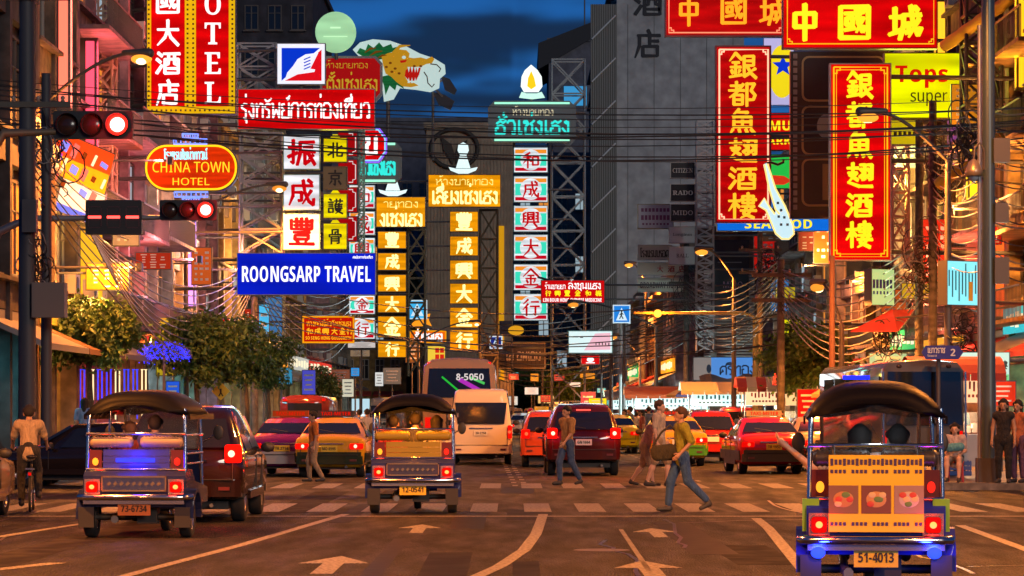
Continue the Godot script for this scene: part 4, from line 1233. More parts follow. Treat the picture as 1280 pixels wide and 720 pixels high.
func skin(s: SurfaceTool, bones: Array, cell: float, blend := 0.035, xf := Transform3D.IDENTITY):   # bone: [a, b, ra, rb, flat]  (flat squashes in z)
	var lo := Vector3.ONE * 1e9
	var hi := -lo
	for b in bones:
		var r: float = maxf(b[2], b[3]) + blend + cell * 2
		for k in 2:
			lo = lo.min(b[k] - Vector3.ONE * r)
			hi = hi.max(b[k] + Vector3.ONE * r)
	var n := Vector3i(((hi - lo) / cell).ceil()) + Vector3i(2, 2, 2)
	var nx := n.x
	var nxy := n.x * n.y
	var f := PackedFloat32Array()
	f.resize(nxy * n.z)
	f.fill(1.0)
	for b in bones:
		var a: Vector3 = b[0]
		var ab: Vector3 = b[1] - a
		var ll := maxf(ab.length_squared(), 1e-9)
		var ra: float = b[2]
		var rb: float = b[3]
		var fl: float = b[4] if b.size() > 4 else 1.0
		var r := maxf(ra, rb) + blend + cell * 1.8
		var mn := Vector3i(((a.min(b[1]) - Vector3.ONE * r - lo) / cell).floor()).clamp(Vector3i.ZERO, n - Vector3i.ONE)
		var mx := Vector3i(((a.max(b[1]) + Vector3.ONE * r - lo) / cell).ceil()).clamp(Vector3i.ZERO, n - Vector3i.ONE)
		for z in range(mn.z, mx.z + 1):
			for y in range(mn.y, mx.y + 1):
				var at := z * nxy + y * nx
				for x in range(mn.x, mx.x + 1):
					var p := lo + Vector3(x, y, z) * cell - a
					var t := clampf(p.dot(ab) / ll, 0.0, 1.0)
					var e := p - ab * t
					e.z /= fl
					var d := e.length() - lerpf(ra, rb, t)
					var o := f[at + x]
					var h := maxf(blend - absf(o - d), 0.0) / blend
					f[at + x] = minf(o, d) - h * h * blend * 0.25
	var offs := [0, 1, nx, nx + 1, nxy, nxy + 1, nxy + nx, nxy + nx + 1]
	var ids := {}
	var vs := PackedVector3Array()
	for z in n.z - 1:
		for y in n.y - 1:
			var base := z * nxy + y * nx
			for x in n.x - 1:
				var i0 := base + x
				var v0 := f[i0]
				if v0 > cell * 2.2:
					continue
				var inside := 0
				for k in 8:
					if f[i0 + offs[k]] < 0.0:
						inside += 1
				if inside == 0 or inside == 8:
					continue
				var sum := Vector3.ZERO
				var cnt := 0
				for e in E0:
					var va: float = f[i0 + offs[e[0]]]
					var vb: float = f[i0 + offs[e[1]]]
					if (va < 0.0) != (vb < 0.0):
						var t := va / (va - vb)
						var pa := Vector3(e[0] & 1, (e[0] >> 1) & 1, e[0] >> 2)
						var pb := Vector3(e[1] & 1, (e[1] >> 1) & 1, e[1] >> 2)
						sum += pa.lerp(pb, t)
						cnt += 1
				ids[i0] = vs.size()
				vs.append(xf * (lo + (Vector3(x, y, z) + sum / cnt) * cell))
	s.set_smooth_group(2)
	for i0 in ids:
		var inside: bool = f[i0] < 0.0
		for ax in 3:
			var d: int = [1, nx, nxy][ax]
			var d1: int = [nx, nxy, 1][ax]
			var d2: int = [nxy, 1, nx][ax]
			if (f[i0 + d] < 0.0) == inside:
				continue
			if not (ids.has(i0 - d1) and ids.has(i0 - d2) and ids.has(i0 - d1 - d2)):
				continue
			var a := vs[ids[i0]]
			var b := vs[ids[i0 - d1]]
			var c := vs[ids[i0 - d1 - d2]]
			var e := vs[ids[i0 - d2]]
			if inside:
				quad(s, a, e, c, b)
			else:
				quad(s, a, b, c, e)
	s.set_smooth_group(-1)

func cloth(key: String, c := Color.GRAY) -> StandardMaterial3D:
	var m := mat(key, c, 0.9)
	m.uv1_triplanar = true
	m.uv1_scale = Vector3(2.2, 0.9, 2.2)
	m.heightmap_enabled = true
	m.heightmap_texture = tex["folds"]
	m.heightmap_scale = 2.5
	m.albedo_texture = tex["soft"]
	m.rim_enabled = true
	m.rim = 0.3
	return m

# joints in the figure's own axes: x to its right side, y up, z forwards; height 1.7
func pose(over := {}) -> Dictionary:
	var j := {
		"pelvis": Vector3(0, 0.92, 0), "chest": Vector3(0, 1.27, 0), "neck": Vector3(0, 1.44, 0), "head": Vector3(0, 1.57, 0.02),
		"sl": Vector3(-0.17, 1.39, 0), "el": Vector3(-0.22, 1.11, -0.02), "wl": Vector3(-0.23, 0.86, 0.04), "sr": Vector3(0.17, 1.39, 0), "er": Vector3(0.22, 1.11, -0.02), "wr": Vector3(0.23, 0.86, 0.04),
		"hl": Vector3(-0.09, 0.9, 0), "kl": Vector3(-0.1, 0.49, 0.02), "al": Vector3(-0.1, 0.09, -0.02), "tl": Vector3(-0.12, 0.035, 0.15), "hr": Vector3(0.09, 0.9, 0), "kr": Vector3(0.1, 0.49, 0.02), "ar": Vector3(0.1, 0.09, -0.02), "tr": Vector3(0.12, 0.035, 0.15),
		"look": Vector3(0, 0, 1),
	}
	j.merge(over, true)
	return j

func hand_bones(bones: Array, w: Vector3, e: Vector3, side: float):
	var d := (w - e).normalized()
	var acr := d.cross(Vector3(1, 0, 0)).normalized()    # across the palm, mostly front to back
	if acr.z < 0:
		acr = -acr
	var inn := acr.cross(d).normalized()
	if inn.x * side > 0:
		inn = -inn
	var palm := w + d * 0.07
	bones.append([w, palm, 0.026, 0.034, 1.0])
	for k in 4:
		var off := acr * (0.03 - 0.02 * k)
		var ln: float = [0.07, 0.08, 0.075, 0.058][k]
		var a := palm + off + d * 0.01
		var b := a + d * ln * 0.55 + inn * 0.012
		bones.append([a, b, 0.0105, 0.0095])
		bones.append([b, b + (d * 0.8 + inn * 0.6).normalized() * ln * 0.5, 0.0095, 0.008])
	var th := w + d * 0.025 + acr * 0.028
	bones.append([th, th + (d + acr * 0.9).normalized() * 0.045, 0.013, 0.011])
	bones.append([th + (d + acr * 0.9).normalized() * 0.045, th + (d + acr * 0.9).normalized() * 0.045 + (d + inn * 0.5).normalized() * 0.03, 0.011, 0.009])

func person(label: String, at: Vector3, turn: float, o: Dictionary) -> Node3D:
	var t := thing("person", label, "person", at, turn, o.get("group", ""))
	var scale_: float = o.get("h", 1.7) / 1.7
	t.scale = Vector3.ONE * scale_
	var cell: float = o.get("cell", 0.024)
	var j := pose(o.get("pose", {}))
	var fem: bool = o.get("fem", false)
	var wd: float = o.get("wide", 1.0)
	var full: bool = not o.get("bust", false)
	var skin_m := mat("skin_" + o.get("skin", "mid"), {"mid": Color(0.36, 0.2, 0.12), "light": Color(0.5, 0.31, 0.22), "dark": Color(0.2, 0.1, 0.06)}[o.get("skin", "mid")], 0.55)
	var s := st()
	var b := []
	# torso and limbs
	b.append([j.pelvis, j.pelvis.lerp(j.chest, 0.5), 0.125 * wd, 0.112 * wd, 0.8])
	b.append([j.pelvis.lerp(j.chest, 0.5), j.chest, 0.112 * wd, 0.13 * wd, 0.8])
	b.append([j.sl.lerp(j.chest, 0.25), j.sr.lerp(j.chest, 0.25), 0.075, 0.075])
	b.append([j.chest + Vector3(0, 0.1, 0), j.neck, 0.08, 0.052])
	b.append([j.neck, j.head, 0.05, 0.05])
	for sd in ["l", "r"]:
		b.append([j["s" + sd], j["e" + sd], 0.052 * wd, 0.04 * wd])
		b.append([j["e" + sd], j["w" + sd], 0.038 * wd, 0.026])
		if full:
			b.append([j["h" + sd], j["k" + sd], 0.085 * wd, 0.055 * wd])
			b.append([j["k" + sd], j["k" + sd].lerp(j["a" + sd], 0.35), 0.052 * wd, 0.056 * wd])
			b.append([j["k" + sd].lerp(j["a" + sd], 0.35), j["a" + sd], 0.056 * wd, 0.036])
			b.append([j["a" + sd] - Vector3(0, 0.045, 0.02), j["t" + sd], 0.04, 0.03])
	skin(s, b, cell)
	# head with face
	var look: Vector3 = (j.look as Vector3).normalized()
	var hb := Basis.looking_at(-look, Vector3.UP)
	var hx := Transform3D(hb, j.head)
	var hbones := [[Vector3(0, 0.045, -0.015), Vector3(0, 0.02, -0.005), 0.088, 0.085, 1.08], [Vector3(0, -0.03, 0.03), Vector3(0, -0.065, 0.045), 0.062, 0.042], [Vector3(0, 0.0, 0.085), Vector3(0, -0.03, 0.108), 0.012, 0.016], [Vector3(-0.02, -0.062, 0.085), Vector3(0.02, -0.062, 0.085), 0.012, 0.012], [Vector3(-0.03, 0.022, 0.078), Vector3(0.03, 0.022, 0.078), 0.014, 0.014]]
	for e in [-1.0, 1.0]:
		hbones.append([Vector3(0.084 * e, 0.01, -0.01), Vector3(0.088 * e, -0.03, -0.005), 0.02, 0.014])
	skin(s, hbones, minf(cell, 0.014), 0.02, hx)
	for sd in ["l", "r"]:
		var hbn := []
		hand_bones(hbn, j["w" + sd], j["e" + sd], -1.0 if sd == "l" else 1.0)
		skin(s, hbn, maxf(0.01, cell * 0.5), 0.008)
	commit(s, t, "body", skin_m)
	# face details
	s = st()
	for e in [-1.0, 1.0]:
		bx(s, hx * Vector3(0.031 * e, 0.002, 0.087), Vector3(0.018, 0.008, 0.012), hb)
		bx(s, hx * Vector3(0.032 * e, 0.026, 0.088), Vector3(0.03, 0.004, 0.012), hb)
	commit(s, t, "eyes", mat("eye_dark", Color(0.02, 0.014, 0.01), 0.4))
	s = st()
	bx(s, hx * Vector3(0, -0.064, 0.096), Vector3(0.042, 0.012, 0.008), hb)
	commit(s, t, "mouth", mat("lips", Color(0.25, 0.08, 0.06), 0.5))
	# hair
	s = st()
	var hair := [[Vector3(0, 0.055, -0.028), Vector3(0, 0.035, -0.035), 0.094, 0.092, 1.05], [Vector3(-0.07, 0.06, 0.01), Vector3(0.07, 0.06, 0.01), 0.045, 0.045], [Vector3(0, 0.09, 0.04), Vector3(0, 0.1, 0.0), 0.045, 0.06]]
	if fem:
		hair.append([Vector3(0, 0.0, -0.07), Vector3(0, -0.2, -0.09), 0.075, 0.055, 0.7])
		hair.append([Vector3(-0.07, 0.03, -0.03), Vector3(-0.07, -0.14, -0.03), 0.04, 0.03])
		hair.append([Vector3(0.07, 0.03, -0.03), Vector3(0.07, -0.14, -0.03), 0.04, 0.03])
	skin(s, hair, 0.016, 0.02, hx)
	commit(s, t, "hair", mat("hair_" + o.get("hair", "black"), {"black": Color(0.012, 0.009, 0.008), "brown": Color(0.06, 0.03, 0.015), "fair": Color(0.3, 0.2, 0.1)}[o.get("hair", "black")], 0.85))
	# shirt
	if o.has("shirt"):
		var g := 0.016
		b = []
		b.append([j.pelvis - Vector3(0, 0.04, 0), j.pelvis.lerp(j.chest, 0.5), 0.135 * wd + g, 0.12 * wd + g, 0.82])
		b.append([j.pelvis.lerp(j.chest, 0.5), j.chest, 0.12 * wd + g, 0.135 * wd + g, 0.82])
		b.append([j.sl.lerp(j.chest, 0.2), j.sr.lerp(j.chest, 0.2), 0.08 + g, 0.08 + g])
		if not o.get("sleeveless", false):
			var sl: float = o.get("sleeve", 0.7)
			for sd in ["l", "r"]:
				b.append([j["s" + sd], j["s" + sd].lerp(j["e" + sd], minf(sl, 1.0)), 0.064 * wd + g * 0.6, 0.056 * wd + g * 0.6])
				if sl > 1.0:
					b.append([j["e" + sd], j["e" + sd].lerp(j["w" + sd], sl - 1.0), 0.052 * wd, 0.042])
		s = st()
		skin(s, b, cell, 0.03)
		commit(s, t, "shirt", cloth("shirt_" + str(o.shirt), o.shirt))
	if full and o.has("legs"):
		b = []
		var ln: float = o.get("leg_len", 1.9)
		b.append([j.hl, j.hr, 0.1 * wd, 0.1 * wd])
		b.append([j.pelvis, j.pelvis + Vector3(0, 0.06, 0), 0.125 * wd, 0.118 * wd, 0.85])
		for sd in ["l", "r"]:
			b.append([j["h" + sd], j["h" + sd].lerp(j["k" + sd], minf(ln, 1.0)), 0.1 * wd, 0.075 * wd])
			if ln > 1.0:
				b.append([j["k" + sd], j["k" + sd].lerp(j["a" + sd], ln - 1.0), 0.074 * wd, 0.06 * wd])
		s = st()
		skin(s, b, cell, 0.03)
		commit(s, t, "shorts" if ln < 1.2 else "trousers", cloth("legs_" + str(o.legs), o.legs))
	if full:
		for sd in ["l", "r"]:
			s = st()
			skin(s, [[j["a" + sd] - Vector3(0, 0.045, 0.03), j["t" + sd], 0.046, 0.036, 1.0], [j["a" + sd] - Vector3(0, 0.0, 0.01), j["a" + sd] - Vector3(0, 0.05, 0.0), 0.042, 0.046]], 0.016, 0.02)
			commit(s, t, "shoe", mat("shoe_" + str(o.get("shoe", Color(0.03, 0.03, 0.03))), o.get("shoe", Color(0.03, 0.03, 0.03)), 0.6))
	return t

# vehicles (forwards is -z)
var wheel_meshes := {}

func wheel(t: Node3D, c: Vector3, r: float, w: float, rim: Material, side: float):
	var key := "%.2f_%.2f" % [r, w]
	if not wheel_meshes.has(key):
		var xf := Transform3D(Basis(Vector3(0, 0, 1), -PI / 2), Vector3.ZERO)     # y axis -> x axis
		var s := st()
		lathe(s, [[r * 0.6, -w * 0.46], [r * 0.9, -w * 0.5], [r * 0.98, -w * 0.42], [r, -w * 0.2], [r, w * 0.2], [r * 0.98, w * 0.42], [r * 0.9, w * 0.5], [r * 0.6, w * 0.46]], xf, 22)
		s.generate_normals()
		var s2 := st()
		lathe(s2, [[0.0, w * 0.34], [r * 0.16, w * 0.36], [r * 0.2, w * 0.3], [r * 0.52, w * 0.26], [r * 0.56, w * 0.42], [r * 0.64, w * 0.44], [r * 0.62, -w * 0.44], [0.0, -w * 0.44]], xf, 22)
		for k in 6:
			var an := TAU * k / 6.0
			bx(s2, Vector3(w * 0.32, sin(an) * r * 0.36, cos(an) * r * 0.36), Vector3(w * 0.14, r * 0.13, r * 0.44), Basis(Vector3(1, 0, 0), -an))
		s2.generate_normals()
		wheel_meshes[key] = [s.commit(), s2.commit()]
	var o := Node3D.new()
	o.name = "wheel"
	t.add_child(o, true)
	o.position = c
	o.rotation.y = 0.0 if side > 0 else PI
	mesh_part(o, "tyre", wheel_meshes[key][0], mat("tyre", Color(0.014, 0.014, 0.015), 0.85))
	mesh_part(o, "rim", wheel_meshes[key][1], rim)

# stations from the tail: [share of length, underside, belt, top, half width low, half width belt, half width top]
var BODY := {
	"sedan": [[0.0, 0.42, 0.80, 0.84, 0.70, 0.72, 0.60], [0.012, 0.30, 0.90, 0.96, 0.79, 0.81, 0.68], [0.06, 0.24, 0.93, 1.02, 0.83, 0.85, 0.70], [0.15, 0.24, 0.93, 1.04, 0.84, 0.86, 0.70], [0.30, 0.22, 0.94, 1.41, 0.84, 0.86, 0.60], [0.42, 0.22, 0.94, 1.46, 0.84, 0.86, 0.61], [0.55, 0.22, 0.93, 1.44, 0.84, 0.86, 0.60], [0.72, 0.22, 0.92, 1.0, 0.84, 0.86, 0.70], [0.9, 0.24, 0.82, 0.88, 0.83, 0.84, 0.66], [0.985, 0.26, 0.68, 0.74, 0.74, 0.74, 0.6], [1.0, 0.36, 0.6, 0.64, 0.64, 0.64, 0.5]],
	"suv": [[0.0, 0.50, 0.98, 1.04, 0.76, 0.80, 0.64], [0.012, 0.40, 1.02, 1.10, 0.86, 0.88, 0.72], [0.03, 0.36, 1.04, 1.22, 0.89, 0.91, 0.71], [0.085, 0.34, 1.05, 1.66, 0.90, 0.92, 0.66], [0.16, 0.32, 1.05, 1.73, 0.90, 0.92, 0.67], [0.35, 0.32, 1.05, 1.77, 0.90, 0.92, 0.68], [0.55, 0.32, 1.04, 1.72, 0.90, 0.92, 0.66], [0.71, 0.32, 1.02, 1.14, 0.90, 0.92, 0.74], [0.9, 0.32, 0.95, 1.05, 0.89, 0.90, 0.7], [0.985, 0.34, 0.8, 0.88, 0.8, 0.8, 0.62], [1.0, 0.44, 0.7, 0.76, 0.7, 0.7, 0.55]],
	"van": [[0.0, 0.42, 1.15, 2.02, 0.80, 0.84, 0.62], [0.008, 0.34, 1.16, 2.16, 0.90, 0.92, 0.72], [0.03, 0.30, 1.16, 2.24, 0.92, 0.94, 0.76], [0.12, 0.28, 1.16, 2.27, 0.93, 0.94, 0.78], [0.5, 0.28, 1.15, 2.28, 0.93, 0.94, 0.78], [0.78, 0.28, 1.14, 2.2, 0.93, 0.94, 0.74], [0.93, 0.3, 1.1, 1.25, 0.92, 0.93, 0.78], [0.99, 0.32, 0.9, 0.96, 0.86, 0.86, 0.7], [1.0, 0.42, 0.7, 0.8, 0.78, 0.78, 0.6]],
}

func ring_of(k: Array, L: float, sc: Vector3) -> Array:
	var z: float = L * 0.5 - k[0] * L
	var half := [[0.0, k[1]], [k[4] * 0.88, k[1]], [k[4], k[1] + 0.1], [k[5], k[1] + (k[2] - k[1]) * 0.55], [k[5] * 1.005, k[2] - 0.10], [k[5] * 0.975, k[2]], [lerpf(k[5] * 0.96, k[6], 0.5) + 0.015, lerpf(k[2], k[3], 0.5)], [k[6], k[3] - minf(0.07, (k[3] - k[2]) * 0.4)], [k[6] * 0.86, k[3] - 0.012], [0.0, k[3] + 0.012]]
	var r := []
	for p in half:
		r.append(Vector3(p[0] * sc.x, p[1] * sc.y, z))
	for i in range(half.size() - 2, 0, -1):
		r.append(Vector3(-half[i][0] * sc.x, half[i][1] * sc.y, z))
	return r

func loft(s: SurfaceTool, rings: Array, group := 3):
	s.set_smooth_group(group)
	var n: int = rings[0].size()
	for i in rings.size() - 1:
		for k in n:
			var k2 := (k + 1) % n
			quad(s, rings[i][k2], rings[i + 1][k2], rings[i + 1][k], rings[i][k])
	for e in [0, rings.size() - 1]:
		var c := Vector3.ZERO
		for p in rings[e]:
			c += p
		c /= n
		for k in n:
			var k2 := (k + 1) % n
			s.add_vertex(c)
			if e == 0:
				s.add_vertex(rings[e][k2]); s.add_vertex(rings[e][k])
			else:
				s.add_vertex(rings[e][k]); s.add_vertex(rings[e][k2])
	s.set_smooth_group(-1)

func plate(t: Node3D, c: Vector3, w: float, h: float, m: Material, txt := "", tilt := 0.0):
	var o := pbox(t, "number_plate", c, Vector3(w, h, 0.02), m, Vector3(tilt, 0, 0))
	if txt != "":
		text_mesh(t, "plate_lettering", txt, c + Vector3(0, 0, 0.014), h * 0.5, w * 0.8, mat("ink", Color(0.015, 0.012, 0.01), 0.6), true, false, 0.008)
	return o

func slab(t: Node3D, called: String, pts: Array, m: Material, thick := 0.012) -> MeshInstance3D:    # flat quad (TL TR BR BL from outside) with thickness
	var n: Vector3 = ((pts[3] - pts[0]).cross(pts[1] - pts[0])).normalized()
	var s := st()
	var a := []
	var b := []
	for p in pts:
		a.append(p + n * thick)
		b.append(p - n * thick)
	quad(s, a[0], a[1], a[2], a[3])
	quad(s, b[1], b[0], b[3], b[2])
	for k in 4:
		var k2 := (k + 1) % 4
		quad(s, b[k], b[k2], a[k2], a[k])
	return commit(s, t, called, m)

# o: paint, lower (second tone below the belt), L, scale, lamp strength, taxi, plate colour
func car(called: String, label: String, category: String, kind: String, at: Vector3, turn: float, o: Dictionary) -> Node3D:
	var t := thing(called, label, category, at, turn, o.get("group", ""))
	var L: float = o.get("L", {"sedan": 4.5, "suv": 4.6, "van": 5.2}[kind])
	var sc: Vector3 = o.get("scale", Vector3.ONE)
	var st_: Array = BODY[kind]
	var rings := []
	for k in st_:
		rings.append(ring_of(k, L, sc))
	var paint_m: Material = o.paint
	var lower: Material = o.get("lower", paint_m)
	var s := st()
	loft(s, rings)
	commit(s, t, "body", paint_m)
	var gm := mat("car_glass", Color(0.012, 0.014, 0.017), 0.06)
	gm.metallic_specular = 0.7
	var black := mat("car_black", Color(0.02, 0.02, 0.02), 0.55)
	var hz := L * 0.5
	# rear face numbers
	var belt: float = st_[1][2] * sc.y
	var hw: float = st_[1][5] * sc.x
	var top_i: int = {"sedan": 4, "suv": 3, "van": 2}[kind]
	var g0: Array = st_[{"sedan": 3, "suv": 1, "van": 1}[kind]]
	var g1: Array = st_[top_i]
	var y0: float = (g0[3] + 0.03 if kind != "van" else 1.22) * sc.y
	var y1: float = (g1[3] - 0.10 if kind != "van" else 1.86) * sc.y
	var zz := func(y: float) -> float:
		if kind == "van":
			return hz + 0.035
		var f: float = (y / sc.y - g0[3]) / (g1[3] - g0[3])
		return hz - lerpf(g0[0], g1[0], f) * L + 0.045
	var w0: float = (lerpf(g0[5], g0[6], 0.6) * (1.0 if kind != "van" else 0.94)) * sc.x * 0.93
	var w1: float = (g1[6] if kind != "van" else 0.82) * sc.x * 0.95
	slab(t, "rear_window", [Vector3(-w1, y1, zz.call(y1)), Vector3(w1, y1, zz.call(y1)), Vector3(w0, y0, zz.call(y0)), Vector3(-w0, y0, zz.call(y0))], gm)
	if o.get("wiper", true):
		pcyl(t, "wiper", Vector3(0.05, y0 + 0.03, zz.call(y0 + 0.03) + 0.02), Vector3(-w0 * 0.55, y0 + 0.1, zz.call(y0 + 0.1) + 0.02), 0.008, black)
	# side windows
	var rng0: Array = {"sedan": [0.25, 0.44, 0.62], "suv": [0.12, 0.34, 0.60], "van": [0.06, 0.34, 0.76]}[kind]
	for sd in [-1.0, 1.0]:
		for w in 2:
			var a: float = hz - (rng0[w] + 0.012) * L
			var b: float = hz - rng0[w + 1] * L
			var ka: Array = st_[top_i + 1]
			var yb: float = (ka[2] + 0.03) * sc.y
			var yt: float = (ka[3] - 0.13) * sc.y
			var xb: float = (lerpf(ka[5] * 0.975, lerpf(ka[5] * 0.96, ka[6], 0.5) + 0.015, 0.1) + 0.012) * sc.x
			var xt: float = (ka[6] + 0.022) * sc.x
			var a_t: float = a - (0.34 if w == 0 and kind == "sedan" else 0.12)
			var b_t: float = b + (0.32 if w == 1 else 0.03)
			var p := [Vector3(sd * xt, yt, a_t), Vector3(sd * xt, yt, b_t), Vector3(sd * xb, yb, b), Vector3(sd * xb, yb, a)]
			if sd < 0:
				p = [p[1], p[0], p[3], p[2]]
			slab(t, "side_window", p, gm, 0.01)
		# mirror
		var mz: float = hz - {"sedan": 0.64, "suv": 0.64, "van": 0.86}[kind] * L
		psph(t, "wing_mirror", Vector3(sd * (hw + 0.14), belt + 0.08, mz), Vector3(0.11, 0.08, 0.06), o.get("mirror", black))
		pcyl(t, "mirror_arm", Vector3(sd * (hw - 0.04), belt + 0.02, mz), Vector3(sd * (hw + 0.1), belt + 0.06, mz), 0.02, black)
		pbox(t, "sill", Vector3(sd * (st_[3][4] * sc.x - 0.02), st_[3][1] * sc.y + 0.06, 0), Vector3(0.08, 0.12, L * 0.5), lower)
		pbox(t, "door_handle", Vector3(sd * (st_[3][5] * sc.x + 0.012), belt - 0.1, hz - 0.42 * L), Vector3(0.025, 0.03, 0.16), o.get("chrome", black))
	# windscreen
	var wi: int = {"sedan": 6, "suv": 6, "van": 5}[kind]
	var f0: Array = st_[wi]
	var f1: Array = st_[wi + 1]
	slab(t, "windscreen", [Vector3(f0[6] * 0.92 * sc.x, f0[3] * sc.y - 0.05, hz - (f0[0] + 0.02) * L), Vector3(-f0[6] * 0.92 * sc.x, f0[3] * sc.y - 0.05, hz - (f0[0] + 0.02) * L), Vector3(-f1[6] * sc.x, f1[3] * sc.y + 0.04, hz - f1[0] * L - 0.0), Vector3(f1[6] * sc.x, f1[3] * sc.y + 0.04, hz - f1[0] * L)], gm, 0.03)
	# bumper
	s = st()
	var bz := hz - 0.02
	var by: float = (st_[1][1] + 0.12) * sc.y
	var bw := hw + 0.0
	var poly := PackedVector2Array()
	for p in [[-bw, -0.35], [-bw, 0.0], [-bw * 0.9, 0.07], [-bw * 0.5, 0.10], [bw * 0.5, 0.10], [bw * 0.9, 0.07], [bw, 0.0], [bw, -0.35]]:
		poly.append(Vector2(p[0], p[1]))
	var bh: float = 0.2 if kind == "sedan" else 0.24
	prism(s, poly, -bh * 0.5, bh * 0.5, Transform3D(Basis(Vector3(1, 0, 0), Vector3(0, 0, 1), Vector3(0, 1, 0)), Vector3(0, by, bz)))
	commit(s, t, "bumper", lower)
	if o.has("lower"):
		slab(t, "lower_panel", [Vector3(-hw * 0.96, belt - 0.28, hz + 0.012), Vector3(hw * 0.96, belt - 0.28, hz + 0.012), Vector3(hw * 0.96, by, hz + 0.012), Vector3(-hw * 0.96, by, hz + 0.012)], lower, 0.02)
		for sd in [-1.0, 1.0]:
			var xx: float = st_[3][5] * sc.x * sd
			var p := [Vector3(xx, belt - 0.3, hz - 0.05 * L), Vector3(xx, belt - 0.3, hz - 0.92 * L), Vector3(xx * 0.985, st_[3][1] * sc.y + 0.12, hz - 0.92 * L), Vector3(xx * 0.985, st_[3][1] * sc.y + 0.12, hz - 0.05 * L)]
			if sd < 0:
				p = [p[1], p[0], p[3], p[2]]
			slab(t, "lower_panel", p, lower, 0.014)
	# tail lights
	var lit: float = o.get("tail", 1.0)
	var tl := glow("tail_%.1f" % lit, Color(1.0, 0.05, 0.02), lit)
	var hot := glow("tail_hot", Color(1.0, 0.75, 0.6), 2.5)
	var ly: float = {"sedan": belt - 0.14, "suv": belt + 0.02, "van": 0.98 * sc.y}[kind]
	var lw: float = {"sedan": 0.32, "suv": 0.24, "van": 0.12}[kind]
	var lh: float = {"sedan": 0.14, "suv": 0.26, "van": 0.4}[kind]
	for sd in [-1.0, 1.0]:
		var lamp := Node3D.new()
		lamp.name = "tail_light"
		t.add_child(lamp, true)
		lamp.position = Vector3(sd * (hw - lw * 0.46), ly, hz - 0.0)
		s = st()
		prism(s, round_rect(lw, lh, 0.035), -0.05, 0.05 if kind != "suv" else 0.035, Transform3D(Basis(Vector3(0, 1, 0), sd * 0.22), Vector3.ZERO))
		commit(s, lamp, "lens", tl)
		if lit > 0.5:
			psph(lamp, "bulb", Vector3(-sd * lw * 0.1, 0, 0.045), Vector3(0.05, 0.05, 0.025), hot if lit > 1.5 else glow("tail_mid", Color(1.0, 0.35, 0.2), 1.5))
		if o.get("cast", 0.0) > 0.0:
			omni(lamp, Vector3(0, 0, 0.22), Color(1.0, 0.1, 0.05), o.cast, 0.06)
	if o.get("high_lamp", false):
		pbox(t, "brake_light", Vector3(0, y1 + 0.05, zz.call(y1) + 0.02), Vector3(0.36, 0.035, 0.04), glow("brake_hot", Color(1.0, 0.3, 0.25), 2.2))
	plate(t, Vector3(0, (belt - 0.2 if kind != "van" else 0.95 * sc.y), hz + 0.045 - (0.0 if o.has("lower") else 0.015)), 0.40, 0.15, o.get("plate", mat("plate_white", Color(0.6, 0.6, 0.55), 0.5)), o.get("plate_text", ""))
	pbox(t, "boot_trim", Vector3(0, (belt - 0.08 if kind != "van" else 1.09 * sc.y), hz + 0.015), Vector3(0.7, 0.035, 0.03), o.get("chrome", mat("chrome", Color(0.6, 0.6, 0.6), 0.15, 1.0)))
	s = st()
	for sd in [-1.0, 1.0]:
		bx(s, Vector3(sd * hw * 0.86, (belt + by) * 0.5, hz + 0.012), Vector3(0.012, belt - by - 0.1, 0.02))
		bx(s, Vector3(sd * (st_[3][5] * sc.x + 0.003), belt * 0.72, hz - 0.45 * L), Vector3(0.02, belt * 0.5, 0.015))
		bx(s, Vector3(sd * (st_[3][5] * sc.x + 0.003), belt * 0.72, hz - 0.66 * L), Vector3(0.02, belt * 0.5, 0.015))
	bx(s, Vector3(0, by + 0.13, hz + 0.05), Vector3(hw * 1.7, 0.012, 0.08))
	commit(s, t, "panel_gap", black).set_meta("kind", "stuff")
	for sd in [-1.0, 1.0]:
		pbox(t, "bumper_reflector", Vector3(sd * hw * 0.72, by, hz + 0.07), Vector3(0.16, 0.05, 0.03), mat("reflector_dark", Color(0.1, 0.02, 0.02), 0.3))
	# wheels
	var wr: float = {"sedan": 0.31, "suv": 0.36, "van": 0.34}[kind]
	var rimm := mat("rim_silver", Color(0.45, 0.45, 0.46), 0.3, 0.9)
	for fz in [0.19, 0.80]:
		for sd in [-1.0, 1.0]:
			wheel(t, Vector3(sd * (hw - 0.11), wr, hz - fz * L), wr, 0.21, rimm, sd)
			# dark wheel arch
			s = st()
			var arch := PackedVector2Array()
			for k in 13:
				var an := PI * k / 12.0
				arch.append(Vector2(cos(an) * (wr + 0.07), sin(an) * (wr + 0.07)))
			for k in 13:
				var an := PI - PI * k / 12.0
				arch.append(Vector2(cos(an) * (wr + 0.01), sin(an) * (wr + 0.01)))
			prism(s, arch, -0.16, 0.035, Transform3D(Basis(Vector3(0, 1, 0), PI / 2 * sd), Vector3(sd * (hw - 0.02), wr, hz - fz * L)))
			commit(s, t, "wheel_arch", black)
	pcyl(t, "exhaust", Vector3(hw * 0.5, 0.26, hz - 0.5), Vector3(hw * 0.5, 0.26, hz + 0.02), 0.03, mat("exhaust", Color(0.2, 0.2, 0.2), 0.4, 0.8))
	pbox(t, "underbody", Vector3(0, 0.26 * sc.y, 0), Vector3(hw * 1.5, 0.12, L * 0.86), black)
	if o.has("taxi"):
		var rt: float = st_[top_i + 1][3] * sc.y
		var c := Node3D.new()
		c.name = "taxi_roof_sign"
		t.add_child(c, true)
		c.position = Vector3(0, rt + 0.09, hz - 0.42 * L)
		pbox(c, "box", Vector3.ZERO, Vector3(0.9, 0.15, 0.2), o.taxi)
		text_mesh(c, "lettering", "TAXI-METER", Vector3(0, 0, 0.11), 0.09, 0.74, glow("taxi_letter", Color(0.85, 0.1, 0.02), 0.8), true)
	return t

